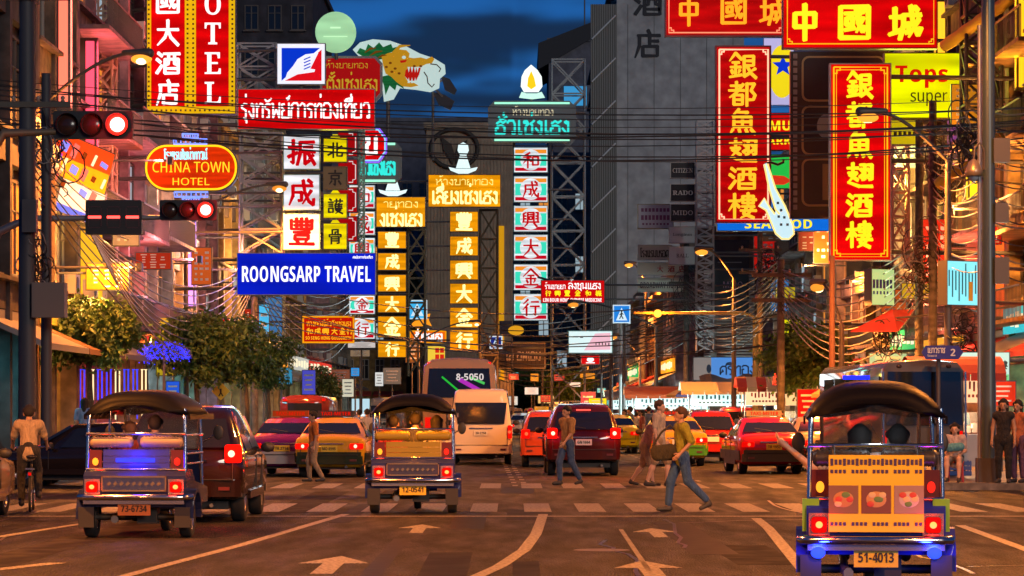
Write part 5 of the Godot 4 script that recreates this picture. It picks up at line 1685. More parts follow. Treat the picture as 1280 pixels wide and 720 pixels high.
# three-wheeled taxis
func tuk_tuk(label: String, at: Vector3, turn: float, o: Dictionary) -> Node3D:
	var t := thing("tuk_tuk", label, "tuk-tuk", at, turn)
	var black := mat("car_black", Color(0.02, 0.02, 0.02), 0.55)
	var chrome := mat("chrome", Color(0.6, 0.6, 0.6), 0.15, 1.0)
	var steel := mat("tuk_steel", Color(0.5, 0.48, 0.45), 0.25, 0.9)
	var paint_m: Material = o.paint
	var W := 0.66      # half width at the sides
	var s: SurfaceTool
	# rear tub: lower body with curved tail
	s = st()
	var prof := PackedVector2Array([Vector2(-1.05, 0.42), Vector2(0.75, 0.40), Vector2(0.80, 0.52), Vector2(0.78, 0.80), Vector2(0.70, 0.86), Vector2(0.25, 0.88), Vector2(0.0, 0.72), Vector2(-1.0, 0.62)])
	prism(s, prof, -W, W, Transform3D(Basis(Vector3(0, 0, 1), Vector3(0, 1, 0), Vector3(-1, 0, 0)), Vector3(0, 0, 0.5)))
	commit(s, t, "tub", paint_m)
	# rear panel between the lamps: pressed chrome sheet
	pbox(t, "tail_panel", Vector3(0, 0.70, 1.305), Vector3(0.80, 0.17, 0.03), o.get("tail_mat", chrome))
	s = st()
	for e in [[0, 0.79, 0.84, 0.02], [0, 0.61, 0.84, 0.02]]:
		bx(s, Vector3(e[0], e[1], 1.325), Vector3(e[2], e[3], 0.02))
	for sd in [-1.0, 1.0]:
		bx(s, Vector3(sd * 0.41, 0.70, 1.325), Vector3(0.02, 0.2, 0.02))
	for i in 9:
		bx(s, Vector3(-0.32 + i * 0.08, 0.70, 1.325), Vector3(0.045, 0.035, 0.02), Basis(Vector3(0, 0, 1), PI / 4))
	commit(s, t, "tail_ornament", o.get("ornament", mat("brass", Color(0.55, 0.45, 0.25), 0.25, 0.9)))
	# bumper
	s = st()
	tube(s, [Vector3(-0.72, 0.53, 1.15), Vector3(-0.70, 0.53, 1.32), Vector3(-0.62, 0.53, 1.37), Vector3(0.62, 0.53, 1.37), Vector3(0.70, 0.53, 1.32), Vector3(0.72, 0.53, 1.15)], 0.042, 8)
	commit(s, t, "bumper", chrome)
	s = st()
	bx(s, Vector3(0, 0.47, 1.33), Vector3(1.3, 0.06, 0.04))
	commit(s, t, "bumper_board", steel)
	# lamps
	var lm := glow("tuk_lens", Color(0.75, 0.04, 0.02), 0.5)
	for sd in [-1.0, 1.0]:
		var lamp := Node3D.new()
		lamp.name = "tail_light"
		t.add_child(lamp, true)
		lamp.position = Vector3(sd * 0.54, 0.66, 1.31)
		pbox(lamp, "housing", Vector3(0, 0, -0.02), Vector3(0.2, 0.2, 0.06), steel)
		s = st()
		prism(s, round_rect(0.15, 0.14, 0.03), 0.0, 0.04)
		commit(s, lamp, "lens", lm)
		psph(lamp, "bulb", Vector3(0, 0, 0.035), Vector3(0.035, 0.03, 0.02), glow("tail_amber", Color(1.0, 0.6, 0.3), 2.2))
		if o.get("cast", 0.0) > 0.0:
			omni(lamp, Vector3(0, 0, 0.2), Color(1.0, 0.15, 0.06), o.cast, 0.05)
	plate(t, Vector3(0, 0.38, 1.30), 0.42, 0.17, o.get("plate", mat("plate_white", Color(0.6, 0.6, 0.55), 0.5)), o.get("plate_text", ""))
	pbox(t, "plate_bracket", Vector3(0, 0.44, 1.27), Vector3(0.3, 0.14, 0.03), black)
	# mudguards and wheels
	for sd in [-1.0, 1.0]:
		s = st()
		var arch := PackedVector2Array()
		for k in 11:
			var an := PI * 1.05 * k / 10.0 - 0.1
			arch.append(Vector2(cos(an) * 0.35, sin(an) * 0.35))
		for k in 11:
			var an := PI * 1.05 * (10 - k) / 10.0 - 0.1
			arch.append(Vector2(cos(an) * 0.31, sin(an) * 0.31))
		prism(s, arch, -0.1, 0.1, Transform3D(Basis(Vector3(0, 1, 0), PI / 2 * sd), Vector3(sd * 0.66, 0.28, 0.92)))
		commit(s, t, "mudguard", paint_m)
		wheel(t, Vector3(sd * 0.62, 0.25, 0.92), 0.25, 0.15, steel, sd)
		s = st()
		bx(s, Vector3(sd * 0.62, 0.27, 1.30), Vector3(0.2, 0.26, 0.015))
		commit(s, t, "mud_flap", black)
	wheel(t, Vector3(0.0, 0.24, -1.15), 0.24, 0.12, steel, 1.0)
	pcyl(t, "axle", Vector3(-0.6, 0.26, 0.92), Vector3(0.6, 0.26, 0.92), 0.04, black)
	s = st()
	bx(s, Vector3(0.12, 0.28, 0.92), Vector3(0.26, 0.2, 0.24))
	commit(s, t, "differential", black)
	s = st()
	tube(s, [Vector3(-0.3, 0.3, 0.2), Vector3(-0.3, 0.26, 1.0), Vector3(-0.26, 0.24, 1.26)], 0.05, 8)
	commit(s, t, "silencer", mat("exhaust", Color(0.2, 0.2, 0.2), 0.4, 0.8))
	# seat and backrest rolls
	var seat_m: Material = o.get("seat", mat("seat_vinyl", Color(0.22, 0.17, 0.03), 0.4))
	s = st()
	bx(s, Vector3(0, 0.80, 0.72), Vector3(1.16, 0.14, 0.6))
	commit(s, t, "seat", seat_m)
	s = st()
	for sd in [-1.0, 1.0]:
		var xs := []
		var rr := []
		for k in 25:
			xs.append(Vector3(sd * (0.05 + 0.55 * k / 24.0), 1.23, 1.10))
			rr.append(0.078 if k % 2 == 0 else 0.066)
		rr[0] = 0.045
		rr[24] = 0.045
		tube(s, xs, rr, 10)
	commit(s, t, "backrest_roll", o.get("roll", seat_m))
	s = st()
	for k in 3:
		bx(s, Vector3(0, 0.92 + k * 0.088, 1.115 - k * 0.008), Vector3(0.86, 0.082, 0.07))
	commit(s, t, "backrest", o.get("back_mat", seat_m))
	for sd in [-1.0, 1.0]:
		pbox(t, "side_reflector", Vector3(sd * 0.54, 1.0, 1.12), Vector3(0.18, 0.26, 0.04), mat("reflector_dark", Color(0.1, 0.02, 0.02), 0.3))
		psph(t, "marker_light", Vector3(sd * 0.53, 0.98, 1.15), Vector3(0.04, 0.05, 0.02), glow("marker_amber", Color(1.0, 0.6, 0.15), 1.8) if sd < 0 else glow("marker_red", Color(1.0, 0.15, 0.1), 1.4))
	# rails and posts
	for sd in [-1.0, 1.0]:
		pcyl(t, "post", Vector3(sd * 0.64, 0.62, 1.16), Vector3(sd * 0.62, 1.66, 1.10), 0.022, chrome, false)
		pcyl(t, "post", Vector3(sd * 0.63, 0.62, -0.25), Vector3(sd * 0.60, 1.68, -0.25), 0.02, chrome, false)
		pcyl(t, "post", Vector3(sd * 0.5, 0.7, -1.0), Vector3(sd * 0.50, 1.66, -0.75), 0.02, chrome, false)
		for y in [0.95, 1.08, 1.32]:
			pcyl(t, "rail", Vector3(sd * 0.645, y, 1.15), Vector3(sd * 0.635, y, -0.25), 0.014, chrome, false)
	for y in [0.88, 1.34]:
		pcyl(t, "rail", Vector3(-0.64, y, 1.17), Vector3(0.64, y, 1.17), 0.018, chrome, false)
	# canopy: domed vinyl roof with a skirt
	s = st()
	var rings := []
	var roof_z := [1.30, 1.26, 1.0, 0.4, -0.3, -0.85, -1.02, -1.06]
	var roof_h := [0.18, 0.26, 0.31, 0.33, 0.32, 0.28, 0.2, 0.1]
	var roof_w := [0.58, 0.66, 0.69, 0.70, 0.69, 0.64, 0.56, 0.5]
	for i in 8:
		var ring := []
		for k in 13:
			var u := -1.0 + k / 6.0
			ring.append(Vector3(-roof_w[i] * sign(u) * pow(absf(u), 0.8), 1.58 + roof_h[i] * (1.0 - pow(absf(u), 2.6)), roof_z[i]))
		for k in range(11, 0, -1):
			var u := -1.0 + k / 6.0
			ring.append(Vector3(-roof_w[i] * sign(u) * pow(absf(u), 0.8) * 0.97, 1.54 + roof_h[i] * 0.93 * (1.0 - pow(absf(u), 2.6)), roof_z[i]))
		rings.append(ring)
	loft(s, rings)
	var cv := mat("canopy_vinyl", Color(0.006, 0.006, 0.008), 0.5)
	cv.metallic_specular = 0.2
	commit(s, t, "canopy", o.get("canopy", cv))
	for i in 5:
		s = st()
		var zr := 1.1 - i * 0.45
		var rp := []
		for k in 9:
			var u := -0.96 + k * 0.24
			rp.append(Vector3(0.68 * signf(u) * pow(absf(u), 0.8), 1.53 + 0.33 * (1.0 - pow(absf(u), 2.6)), zr))
		tube(s, rp, 0.014, 5)
		commit(s, t, "roof_hoop", chrome)
	s = st()
	for sd in [-1.0, 1.0]:
		bx(s, Vector3(sd * 0.68, 1.56, 0.1), Vector3(0.02, 0.07, 2.0))
	commit(s, t, "canopy_skirt", o.get("canopy", mat("canopy_vinyl")))
	# driver's end: panel, windscreen, handlebar
	s = st()
	bx(s, Vector3(0, 0.85, -1.0), Vector3(1.0, 0.5, 0.06), Basis(Vector3(1, 0, 0), 0.25))
	bx(s, Vector3(0, 0.5, -1.05), Vector3(0.66, 0.4, 0.3))
	commit(s, t, "front_panel", paint_m)
	slab(t, "windscreen", [Vector3(-0.48, 1.70, -0.82), Vector3(0.48, 1.70, -0.82), Vector3(0.5, 1.12, -0.98), Vector3(-0.5, 1.12, -0.98)], glass("clear_pane", Color(0.7, 0.75, 0.75), 0.12), 0.004)
	s = st()
	tube(s, [Vector3(-0.38, 1.0, -0.55), Vector3(-0.2, 1.04, -0.72), Vector3(0.2, 1.04, -0.72), Vector3(0.38, 1.0, -0.55)], 0.016, 6)
	tube(s, [Vector3(0, 1.04, -0.72), Vector3(0, 0.6, -1.0)], 0.025, 6)
	commit(s, t, "handlebar", steel)
	s = st()
	bx(s, Vector3(0, 0.74, -0.25), Vector3(0.6, 0.14, 0.36))
	commit(s, t, "driver_seat", seat_m)
	for sd in [-1.0, 1.0]:
		pcyl(t, "mirror_arm", Vector3(sd * 0.5, 1.2, -0.95), Vector3(sd * 0.72, 1.32, -0.95), 0.012, chrome)
		psph(t, "wing_mirror", Vector3(sd * 0.74, 1.34, -0.95), Vector3(0.07, 0.1, 0.02), black)
	if o.has("roof_lamp"):
		var rl := Node3D.new()
		rl.name = "roof_light"
		t.add_child(rl, true)
		rl.position = Vector3(0, 1.74, 1.12)
		pbox(rl, "housing", Vector3(0, 0.05, 0), Vector3(0.5, 0.03, 0.16), steel)
		for x in [-0.1, 0.0, 0.1]:
			psph(rl, "bulb", Vector3(x, 0.0, 0.08), Vector3(0.03 if x != 0.0 else 0.05, 0.03 if x != 0.0 else 0.05, 0.03), glow("roof_bulb_%s" % str(o.roof_lamp), o.roof_lamp, 2.6 if x == 0.0 else 1.2))
		omni(rl, Vector3(0, -0.12, 0.05), o.roof_lamp, o.get("roof_cast", 0.5), 0.05)
	return t

# two wheels
func spoked_wheel(t: Node3D, c: Vector3, r: float, tyre_r: float, called := "wheel"):
	var o := Node3D.new()
	o.name = called
	t.add_child(o, true)
	o.position = c
	var pts := []
	for k in 25:
		var an := TAU * k / 24.0
		pts.append(Vector3(0, cos(an) * r, sin(an) * r))
	var s := st()
	tube(s, pts, tyre_r, 6, false)
	commit(s, o, "tyre", mat("tyre", Color(0.014, 0.014, 0.015), 0.85))
	s = st()
	var p2 := []
	for p in pts:
		p2.append(p * (1.0 - tyre_r * 1.2 / r))
	tube(s, p2, tyre_r * 0.5, 5, false)
	for k in 14:
		var an := TAU * k / 14.0
		bar(s, Vector3.ZERO, Vector3(0, cos(an) * r * 0.94, sin(an) * r * 0.94), 0.006)
	bx(s, Vector3.ZERO, Vector3(0.1, 0.05, 0.05))
	commit(s, o, "rim", mat("chrome", Color(0.6, 0.6, 0.6), 0.15, 1.0))

func bicycle(label: String, at: Vector3, turn: float) -> Node3D:
	var t := thing("bicycle", label, "bicycle", at, turn)
	spoked_wheel(t, Vector3(0, 0.34, 0.5), 0.32, 0.022)
	spoked_wheel(t, Vector3(0, 0.34, -0.55), 0.32, 0.022)
	var m := mat("bike_frame", Color(0.03, 0.03, 0.04), 0.35, 0.5)
	for e in [[Vector3(0, 0.34, 0.5), Vector3(0, 0.3, 0.05)], [Vector3(0, 0.34, 0.5), Vector3(0, 0.78, 0.18)], [Vector3(0, 0.3, 0.05), Vector3(0, 0.86, 0.2)], [Vector3(0, 0.3, 0.05), Vector3(0, 0.76, -0.36)], [Vector3(0, 0.74, 0.16), Vector3(0, 0.82, -0.36)], [Vector3(0, 0.95, -0.38), Vector3(0, 0.34, -0.55)]]:
		pcyl(t, "frame_tube", e[0], e[1], 0.02, m)
	psph(t, "saddle", Vector3(0, 0.89, 0.24), Vector3(0.09, 0.04, 0.14), m)
	var s := st()
	tube(s, [Vector3(-0.3, 1.02, -0.22), Vector3(-0.2, 1.04, -0.36), Vector3(0.2, 1.04, -0.36), Vector3(0.3, 1.02, -0.22)], 0.014, 6)
	tube(s, [Vector3(0, 1.04, -0.36), Vector3(0, 0.9, -0.38)], 0.016, 6)
	commit(s, t, "handlebar", mat("chrome"))
	s = st()
	bx(s, Vector3(0, 0.7, 0.58), Vector3(0.14, 0.02, 0.34))
	bar(s, Vector3(0.06, 0.7, 0.7), Vector3(0.05, 0.34, 0.52), 0.012)
	bar(s, Vector3(-0.06, 0.7, 0.7), Vector3(-0.05, 0.34, 0.52), 0.012)
	commit(s, t, "carrier", mat("chrome"))
	pbox(t, "reflector", Vector3(0, 0.62, 0.78), Vector3(0.05, 0.05, 0.02), glow("bike_red", Color(0.8, 0.05, 0.04), 0.7))
	pbox(t, "mudguard", Vector3(0, 0.6, 0.7), Vector3(0.05, 0.14, 0.03), m)
	pcyl(t, "crank", Vector3(-0.12, 0.3, 0.05), Vector3(0.12, 0.3, 0.05), 0.015, m)
	return t

func motorbike(label: String, at: Vector3, turn: float, paint_m: Material, lamp := 1.0) -> Node3D:
	var t := thing("motorbike", label, "motorbike", at, turn)
	spoked_wheel(t, Vector3(0, 0.3, 0.6), 0.26, 0.045)
	spoked_wheel(t, Vector3(0, 0.3, -0.62), 0.26, 0.045)
	var s := st()
	skin(s, [[Vector3(0, 0.72, 0.75), Vector3(0, 0.62, 0.1), 0.1, 0.12], [Vector3(0, 0.45, 0.0), Vector3(0, 0.8, -0.45), 0.1, 0.11], [Vector3(0, 0.8, -0.45), Vector3(0, 0.98, -0.5), 0.12, 0.09], [Vector3(0, 0.62, -0.62), Vector3(0, 0.6, -0.5), 0.08, 0.08]], 0.03, 0.06)
	commit(s, t, "body", paint_m)
	s = st()
	skin(s, [[Vector3(0, 0.8, 0.62), Vector3(0, 0.78, 0.0), 0.1, 0.09]], 0.03)
	commit(s, t, "seat", mat("car_black", Color(0.02, 0.02, 0.02), 0.55))
	s = st()
	tube(s, [Vector3(-0.33, 1.0, -0.34), Vector3(-0.18, 1.03, -0.44), Vector3(0.18, 1.03, -0.44), Vector3(0.33, 1.0, -0.34)], 0.016, 6)
	for sd in [-1.0, 1.0]:
		tube(s, [Vector3(sd * 0.28, 1.02, -0.38), Vector3(sd * 0.36, 1.2, -0.4)], 0.008, 5)
		bx(s, Vector3(sd * 0.37, 1.22, -0.4), Vector3(0.1, 0.07, 0.02))
		bar(s, Vector3(sd * 0.07, 0.3, -0.62), Vector3(sd * 0.07, 0.8, -0.48), 0.03)
		bar(s, Vector3(sd * 0.09, 0.3, 0.6), Vector3(sd * 0.08, 0.66, 0.5), 0.03)
	tube(s, [Vector3(0.1, 0.3, 0.1), Vector3(0.12, 0.34, 0.75)], 0.045, 8)
	bx(s, Vector3(0, 0.36, 0.05), Vector3(0.2, 0.24, 0.36))
	commit(s, t, "handlebar_and_engine", mat("rim_silver", Color(0.45, 0.45, 0.46), 0.3, 0.9))
	pbox(t, "tail_light", Vector3(0, 0.74, 0.86), Vector3(0.16, 0.07, 0.04), glow("tail_%.1f" % lamp, Color(1.0, 0.05, 0.02), lamp))
	plate(t, Vector3(0, 0.56, 0.84), 0.2, 0.16, mat("plate_white", Color(0.6, 0.6, 0.55), 0.5))
	return t

# ground
const KERB_L := -9.3
const KERB_R := 8.8

func sheet(t: Node3D, called: String, x0: float, z0: float, x1: float, z1: float, y: float, m: Material) -> MeshInstance3D:
	var s := st()
	quad(s, Vector3(x0, y, z1), Vector3(x1, y, z1), Vector3(x1, y, z0), Vector3(x0, y, z0))
	return commit(s, t, called, m)

func strip(t: Node3D, called: String, pts: Array, w: float, y: float, m: Material):     # painted band along ground points [x, z]
	var s := st()
	for i in pts.size() - 1:
		var a := Vector2(pts[i][0], pts[i][1])
		var b := Vector2(pts[i + 1][0], pts[i + 1][1])
		var n := (b - a).normalized().orthogonal() * w * 0.5
		quad(s, Vector3(a.x + n.x, y, a.y + n.y), Vector3(b.x + n.x, y, b.y + n.y), Vector3(b.x - n.x, y, b.y - n.y), Vector3(a.x - n.x, y, a.y - n.y))
	return commit(s, t, called, m)

func gpt(x: float, y: float) -> Array:       # photo point on the road -> [x, z]
	var d := DG(y)
	return [(x - 640.0) * d / F, -d]

func build_ground():
	var asphalt := mat("asphalt", Color(0.04, 0.035, 0.031), 0.6, 0.0, "asphalt", 0.07)
	asphalt.roughness_texture = tex["gloss"]
	asphalt.roughness = 0.95
	asphalt.metallic_specular = 0.38
	asphalt.heightmap_enabled = true
	asphalt.heightmap_texture = tex["asphalt_fine"]
	asphalt.heightmap_scale = 5.0
	asphalt.uv1_scale = Vector3(0.3, 0.1, 0.055)
	asphalt.detail_enabled = true
	asphalt.detail_blend_mode = BaseMaterial3D.BLEND_MODE_MUL
	asphalt.detail_albedo = tex["plaster"]
	var road := struct("road")
	sheet(road, "asphalt", -500, 80, 500, -1600, 0.0, asphalt)
	var paint_m := mat("road_paint", Color(0.4, 0.37, 0.33), 0.6, 0.0, "worn", 0.6)
	paint_m.metallic_specular = 0.2
	# two rows of zebra bars
	for row in [[629.5, 640.0, -4.0, 8.0], [604.5, 610.5, -7.0, 9.4]]:
		var z0 := -DG(row[1])
		var z1 := -DG(row[0])
		var x: float = row[2] * 0.0 - 8.6
		while x < 8.4:
			sheet(road, "zebra_bar", x, z0, x + 0.44, z1, 0.004, paint_m)
			x += 0.88
	# stop line, lane lines, arrows
	strip(road, "stop_line", [gpt(-60, 645.5), gpt(1330, 645.5)], 0.32, 0.004, paint_m)
	strip(road, "lane_line", [gpt(150, 722), gpt(300, 682), gpt(432, 643)], 0.14, 0.005, paint_m)
	strip(road, "lane_line", [gpt(-60, 680), gpt(0, 671), gpt(108, 654)], 0.14, 0.005, paint_m)
	strip(road, "lane_line", [gpt(585, 726), gpt(625, 708), gpt(655, 688), gpt(670, 668), gpt(679, 643)], 0.15, 0.005, paint_m)
	strip(road, "lane_line", [gpt(1004, 712), gpt(985, 690), gpt(960, 660), gpt(945, 648)], 0.15, 0.005, paint_m)
	strip(road, "lane_line", [gpt(1200, 657), gpt(1290, 690)], 0.15, 0.005, paint_m)
	strip(road, "worn_line", [gpt(812, 715), gpt(795, 690), gpt(776, 662)], 0.06, 0.005, mat("worn_paint", Color(0.2, 0.185, 0.165), 0.7, 0.0, "plaster", 0.7))
	strip(road, "lane_line", [gpt(-20, 714), gpt(72, 704)], 0.22, 0.005, paint_m)
	for a in [[415, 706, 1.25], [524, 661, 1.0], [820, 666, 1.0], [812, 712, 1.2]]:
		var c := gpt(a[0], a[1])
		var s := st()
		var poly := PackedVector2Array()
		for p in [[-0.09, -1.4], [0.09, -1.4], [0.09, 0.2], [0.30, 0.2], [0.0, 1.4], [-0.30, 0.2], [-0.09, 0.2]]:
			poly.append(Vector2(p[0] * a[2], p[1] * a[2]))
		prism(s, poly, 0.0, 0.004, Transform3D(Basis(Vector3(1, 0, 0), Vector3(0, 0, -1), Vector3(0, 1, 0)), Vector3(c[0], 0.001, c[1])))
		commit(s, road, "arrow_marking", paint_m)
	# double row of studs down the middle
	for i in 46:
		var d := 62.0 + i * 2.6
		var cx := 0.18 + (d - 62.0) * -0.012
		for e in [-0.11, 0.11]:
			sheet(road, "lane_stud", cx + e - 0.06, -d, cx + e + 0.06, -d - 0.9, 0.004, paint_m)
	for i in 40:
		var d := 66.0 + i * 3.0
		sheet(road, "lane_dash", 4.3 - 0.05, -d, 4.3 + 0.05, -d - 1.2, 0.004, paint_m)
	# patches and a manhole
	var tones := [mat("asphalt_patch", Color(0.021, 0.019, 0.017), 0.7, 0.0, "asphalt", 0.2), mat("asphalt_old", Color(0.042, 0.037, 0.034), 0.85, 0.0, "asphalt", 0.3), mat("asphalt_seal", Color(0.024, 0.021, 0.019), 0.6, 0.0, "plaster", 0.4)]
	for tm in tones:
		tm.metallic_specular = 0.2
	var pr := RandomNumberGenerator.new()
	pr.seed = 5
	for i in 20:
		var d := pr.randf_range(27.0, 60.0)
		var px := pr.randf_range(-9.0, 9.0)
		var pw := pr.randf_range(0.12, 0.7)
		var pl := pr.randf_range(2.0, 12.0)
		var s := st()
		var poly := PackedVector2Array()
		for c in [[-1, -1], [1, -1], [1, 1], [-1, 1]]:
			poly.append(Vector2(c[0] * pw * 0.5 * pr.randf_range(0.9, 1.1), c[1] * pl * 0.5 * pr.randf_range(0.95, 1.05)))
		prism(s, poly, -0.01, 0.0014 + 0.00003 * i, Transform3D(Basis(Vector3(1, 0, 0), Vector3(0, 0, -1), Vector3(0, 1, 0)), Vector3(px, 0, -d)))
		commit(s, road, "asphalt_patch", tones[i % 3])
	for i in 9:
		var pts := []
		var cx := pr.randf_range(-8.0, 8.0)
		var cd := pr.randf_range(28.0, 44.0)
		for k in 9:
			pts.append([cx, -cd])
			cx += pr.randf_range(-0.16, 0.16) + (0.5 if i % 3 == 0 else 0.0)
			cd += pr.randf_range(0.6, 1.8) * (0.3 if i % 3 == 0 else 1.0)
		strip(road, "tar_seam", pts, 0.05, 0.0035, mat("tar", Color(0.008, 0.008, 0.008), 0.35))
	var mh := gpt(752, 688)
	pcyl(road, "manhole_cover", Vector3(mh[0], -0.02, mh[1]), Vector3(mh[0], 0.006, mh[1]), 0.33, mat("iron", Color(0.12, 0.1, 0.09), 0.5, 0.6), false)
	# pavements with kerbs
	var pave := mat("paving", Color(0.2, 0.18, 0.165), 0.75, 0.0, "plaster", 0.4)
	var kerb := mat("kerb_stone", Color(0.26, 0.24, 0.22), 0.75, 0.0, "plaster", 0.6)
	for sd in [-1.0, 1.0]:
		var edge := KERB_L if sd < 0 else KERB_R
		var start := 68.0 if sd < 0 else 59.0
		var t := struct("pavement")
		pbox(t, "paving", Vector3(sd * 16.0 + (edge - sd * 0.15 + sd * 0.0) * 0.5 + sd * 0.15, 0.07, -(start + 330) * 0.5), Vector3(absf(sd * 32.0 - edge) - 0.3, 0.14, 330 - start), pave)
		var i := 0
		var d := start
		while d < 200.0:
			pbox(t, "kerb_stone", Vector3(edge + sd * 0.15, 0.075, -d - 0.985), Vector3(0.3, 0.15, 1.97), kerb)
			d += 2.0
			i += 1

# buildings
func window_in(parent: Node3D, c: Vector3, w: float, h: float, fm: Material, pm: Material, bars := 1):
	var o := Node3D.new()
	o.name = "window"
	parent.add_child(o, true)
	o.position = c
	var s := st()
	var e := 0.07
	bx(s, Vector3(0, h * 0.5 - e * 0.5, 0.03), Vector3(w, e, 0.1))
	bx(s, Vector3(0, -h * 0.5 + e * 0.5, 0.03), Vector3(w, e, 0.1))
	for k in bars + 2:
		bx(s, Vector3(-w * 0.5 + e * 0.5 + (w - e) * k / (bars + 1.0), 0, 0.03), Vector3(e, h - 2 * e, 0.1))
	bx(s, Vector3(0, h * 0.18, 0.03), Vector3(w - 2 * e, 0.04, 0.08))
	commit(s, o, "frame", fm)
	pbox(o, "pane", Vector3(0, 0, 0.0), Vector3(w - 0.02, h - 0.02, 0.03), pm)
	pbox(o, "sill", Vector3(0, -h * 0.5 - 0.05, 0.1), Vector3(w + 0.16, 0.09, 0.22), fm)

# local x along the street front (0..w), y up, +z towards the street
func shophouse(label: String, side: float, d0: float, d1: float, o: Dictionary):
	var w := d1 - d0
	var t := thing("shophouse", label, "building", Vector3(o.get("x", wallx(side)), 0.14, -d0 if side < 0 else -d1), PI / 2 * -side, "shophouses along the street")
	var H: float = o.get("h", 15.0)
	var floors: int = o.get("floors", 4)
	var wall: Material = o.wall
	var trim: Material = o.get("trim", wall)
	var g := 4.0
	var fh := (H - g) / floors
	pbox(t, "wall", Vector3(w * 0.5, g + (H - g) * 0.5, -4.2), Vector3(w - 0.04, H - g, 8.0), wall)
	pbox(t, "side_wall", Vector3(0.12, g * 0.5, -4.1), Vector3(0.2, g - 0.01, 7.8), wall)
	pbox(t, "side_wall", Vector3(w - 0.12, g * 0.5, -4.1), Vector3(0.2, g - 0.01, 7.8), wall)
	var cols: int = o.get("cols", 2)
	for k in cols + 1:
		var px := clampf(w * k / cols, 0.17, w - 0.17)
		pbox(t, "pilaster", Vector3(px, H * 0.5 + 0.1, 0.02), Vector3(0.32, H + 0.2, 0.46 if k % cols == 0 else 0.3), trim)
	var fm := mat("window_frame_" + str(o.get("fm", 0)), [Color(0.3, 0.26, 0.22), Color(0.08, 0.06, 0.05), Color(0.35, 0.18, 0.12)][o.get("fm", 0)], 0.6)
	var panes := [mat("pane_dark", Color(0.015, 0.018, 0.025), 0.08), mat("pane_shutter", Color(0.11, 0.09, 0.075), 0.6), glow("lit_window_warm", Color(1.0, 0.62, 0.25), 0.7), glow("lit_window_cool", Color(0.75, 0.85, 0.9), 0.55)]
	for f in floors:
		var y := g + f * fh
		pbox(t, "spandrel", Vector3(w * 0.5, y + 0.35, -0.06), Vector3(w - 0.36, 0.7, 0.26), wall)
		pbox(t, "ledge", Vector3(w * 0.5, y + 0.74, 0.1), Vector3(w - 0.4, 0.1, 0.42), trim)
		for c in cols:
			var cw := w / cols
			var r := rng.randf()
			var pm: Material = panes[0] if r < 0.5 else (panes[1] if r < 0.78 else (panes[2] if r < 0.93 else panes[3]))
			window_in(t, Vector3((c + 0.5) * cw, y + 0.85 + (fh - 1.1) * 0.5, -0.17), cw - 0.7, fh - 1.2, fm, pm, 1 + c % 2)
			if rng.randf() < 0.35:
				var ac := Node3D.new()
				ac.name = "air_conditioner"
				t.add_child(ac, true)
				ac.position = Vector3((c + 0.5) * cw + rng.randf_range(-0.4, 0.4), y + 1.0, 0.36)
				pbox(ac, "case", Vector3.ZERO, Vector3(0.8, 0.55, 0.32), mat("ac_case", Color(0.4, 0.38, 0.35), 0.5))
				pcyl(ac, "fan_grille", Vector3(-0.12, 0, 0.15), Vector3(-0.12, 0, 0.18), 0.2, mat("car_black", Color(0.02, 0.02, 0.02), 0.55), false)
		if o.get("balcony", false) and f < floors - 1:
			pbox(t, "balcony_slab", Vector3(w * 0.5, y + 0.05, 0.6), Vector3(w - 0.4, 0.12, 1.0), trim)
			var s := st()
			for k in int(w / 0.22):
				bar(s, Vector3(0.3 + k * 0.22, y + 0.1, 1.05), Vector3(0.3 + k * 0.22, y + 1.0, 1.05), 0.025)
			bar(s, Vector3(0.2, y + 1.0, 1.05), Vector3(w - 0.2, y + 1.0, 1.05), 0.05)
			commit(s, t, "railing", mat("railing", Color(0.1, 0.08, 0.07), 0.5, 0.5))
	pbox(t, "cornice", Vector3(w * 0.5, H + 0.12, 0.14), Vector3(w - 0.02, 0.3, 0.8), trim)
	pbox(t, "parapet", Vector3(w * 0.5, H + 0.6, -0.1), Vector3(w - 0.06, 0.7, 0.2), wall)
	# canopy over the pavement and fascia sign
	var cz: float = o.get("canopy", 1.6)
	var aw: Material = o.get("awning", mat("awning_grey", Color(0.2, 0.18, 0.17), 0.7))
	var s2 := st()
	prism(s2, PackedVector2Array([Vector2(0.1, 3.75), Vector2(cz, 3.1), Vector2(cz, 2.95), Vector2(0.1, 3.62)]), 0.1, w - 0.1, Transform3D(Basis(Vector3(0, 0, 1), Vector3(0, 1, 0), Vector3(1, 0, 0)), Vector3.ZERO))
	commit(s2, t, "awning", aw)
	if o.has("fascia"):
		pbox(t, "fascia_sign", Vector3(w * 0.5, 4.15, 0.34), Vector3(w - 0.5, 0.75, 0.14), o.fascia)
		var s4 := st()
		for k in 7:
			bx(s4, Vector3(0.7 + (w - 1.4) * (k + 0.5) / 7.0, 4.15, 0.42), Vector3((w - 1.4) / 11.0, 0.3 + 0.08 * (k % 3), 0.03))
		commit(s4, t, "fascia_lettering", o.get("fascia_ink", glow("fascia_letter", Color(1.0, 0.95, 0.8), 1.0)))
	# shop: recessed room with a lit ceiling, back wall, goods on shelves, posts and shutter box
	pbox(t, "shop_back", Vector3(w * 0.5, g * 0.5, -3.0), Vector3(w - 0.5, g - 0.05, 0.1), mat("shop_wall_" + str(o.get("inner", 0)), [Color(0.5, 0.48, 0.44), Color(0.3, 0.05, 0.04), Color(0.25, 0.4, 0.42), Color(0.5, 0.38, 0.15)][o.get("inner", 0)], 0.6))
	pbox(t, "shutter_box", Vector3(w * 0.5, g - 0.2, -0.1), Vector3(w - 0.5, 0.36, 0.3), mat("shutter_steel", Color(0.25, 0.24, 0.23), 0.5, 0.3))
	var sg: Color = o.get("shop_light", Color(1.0, 0.85, 0.6))
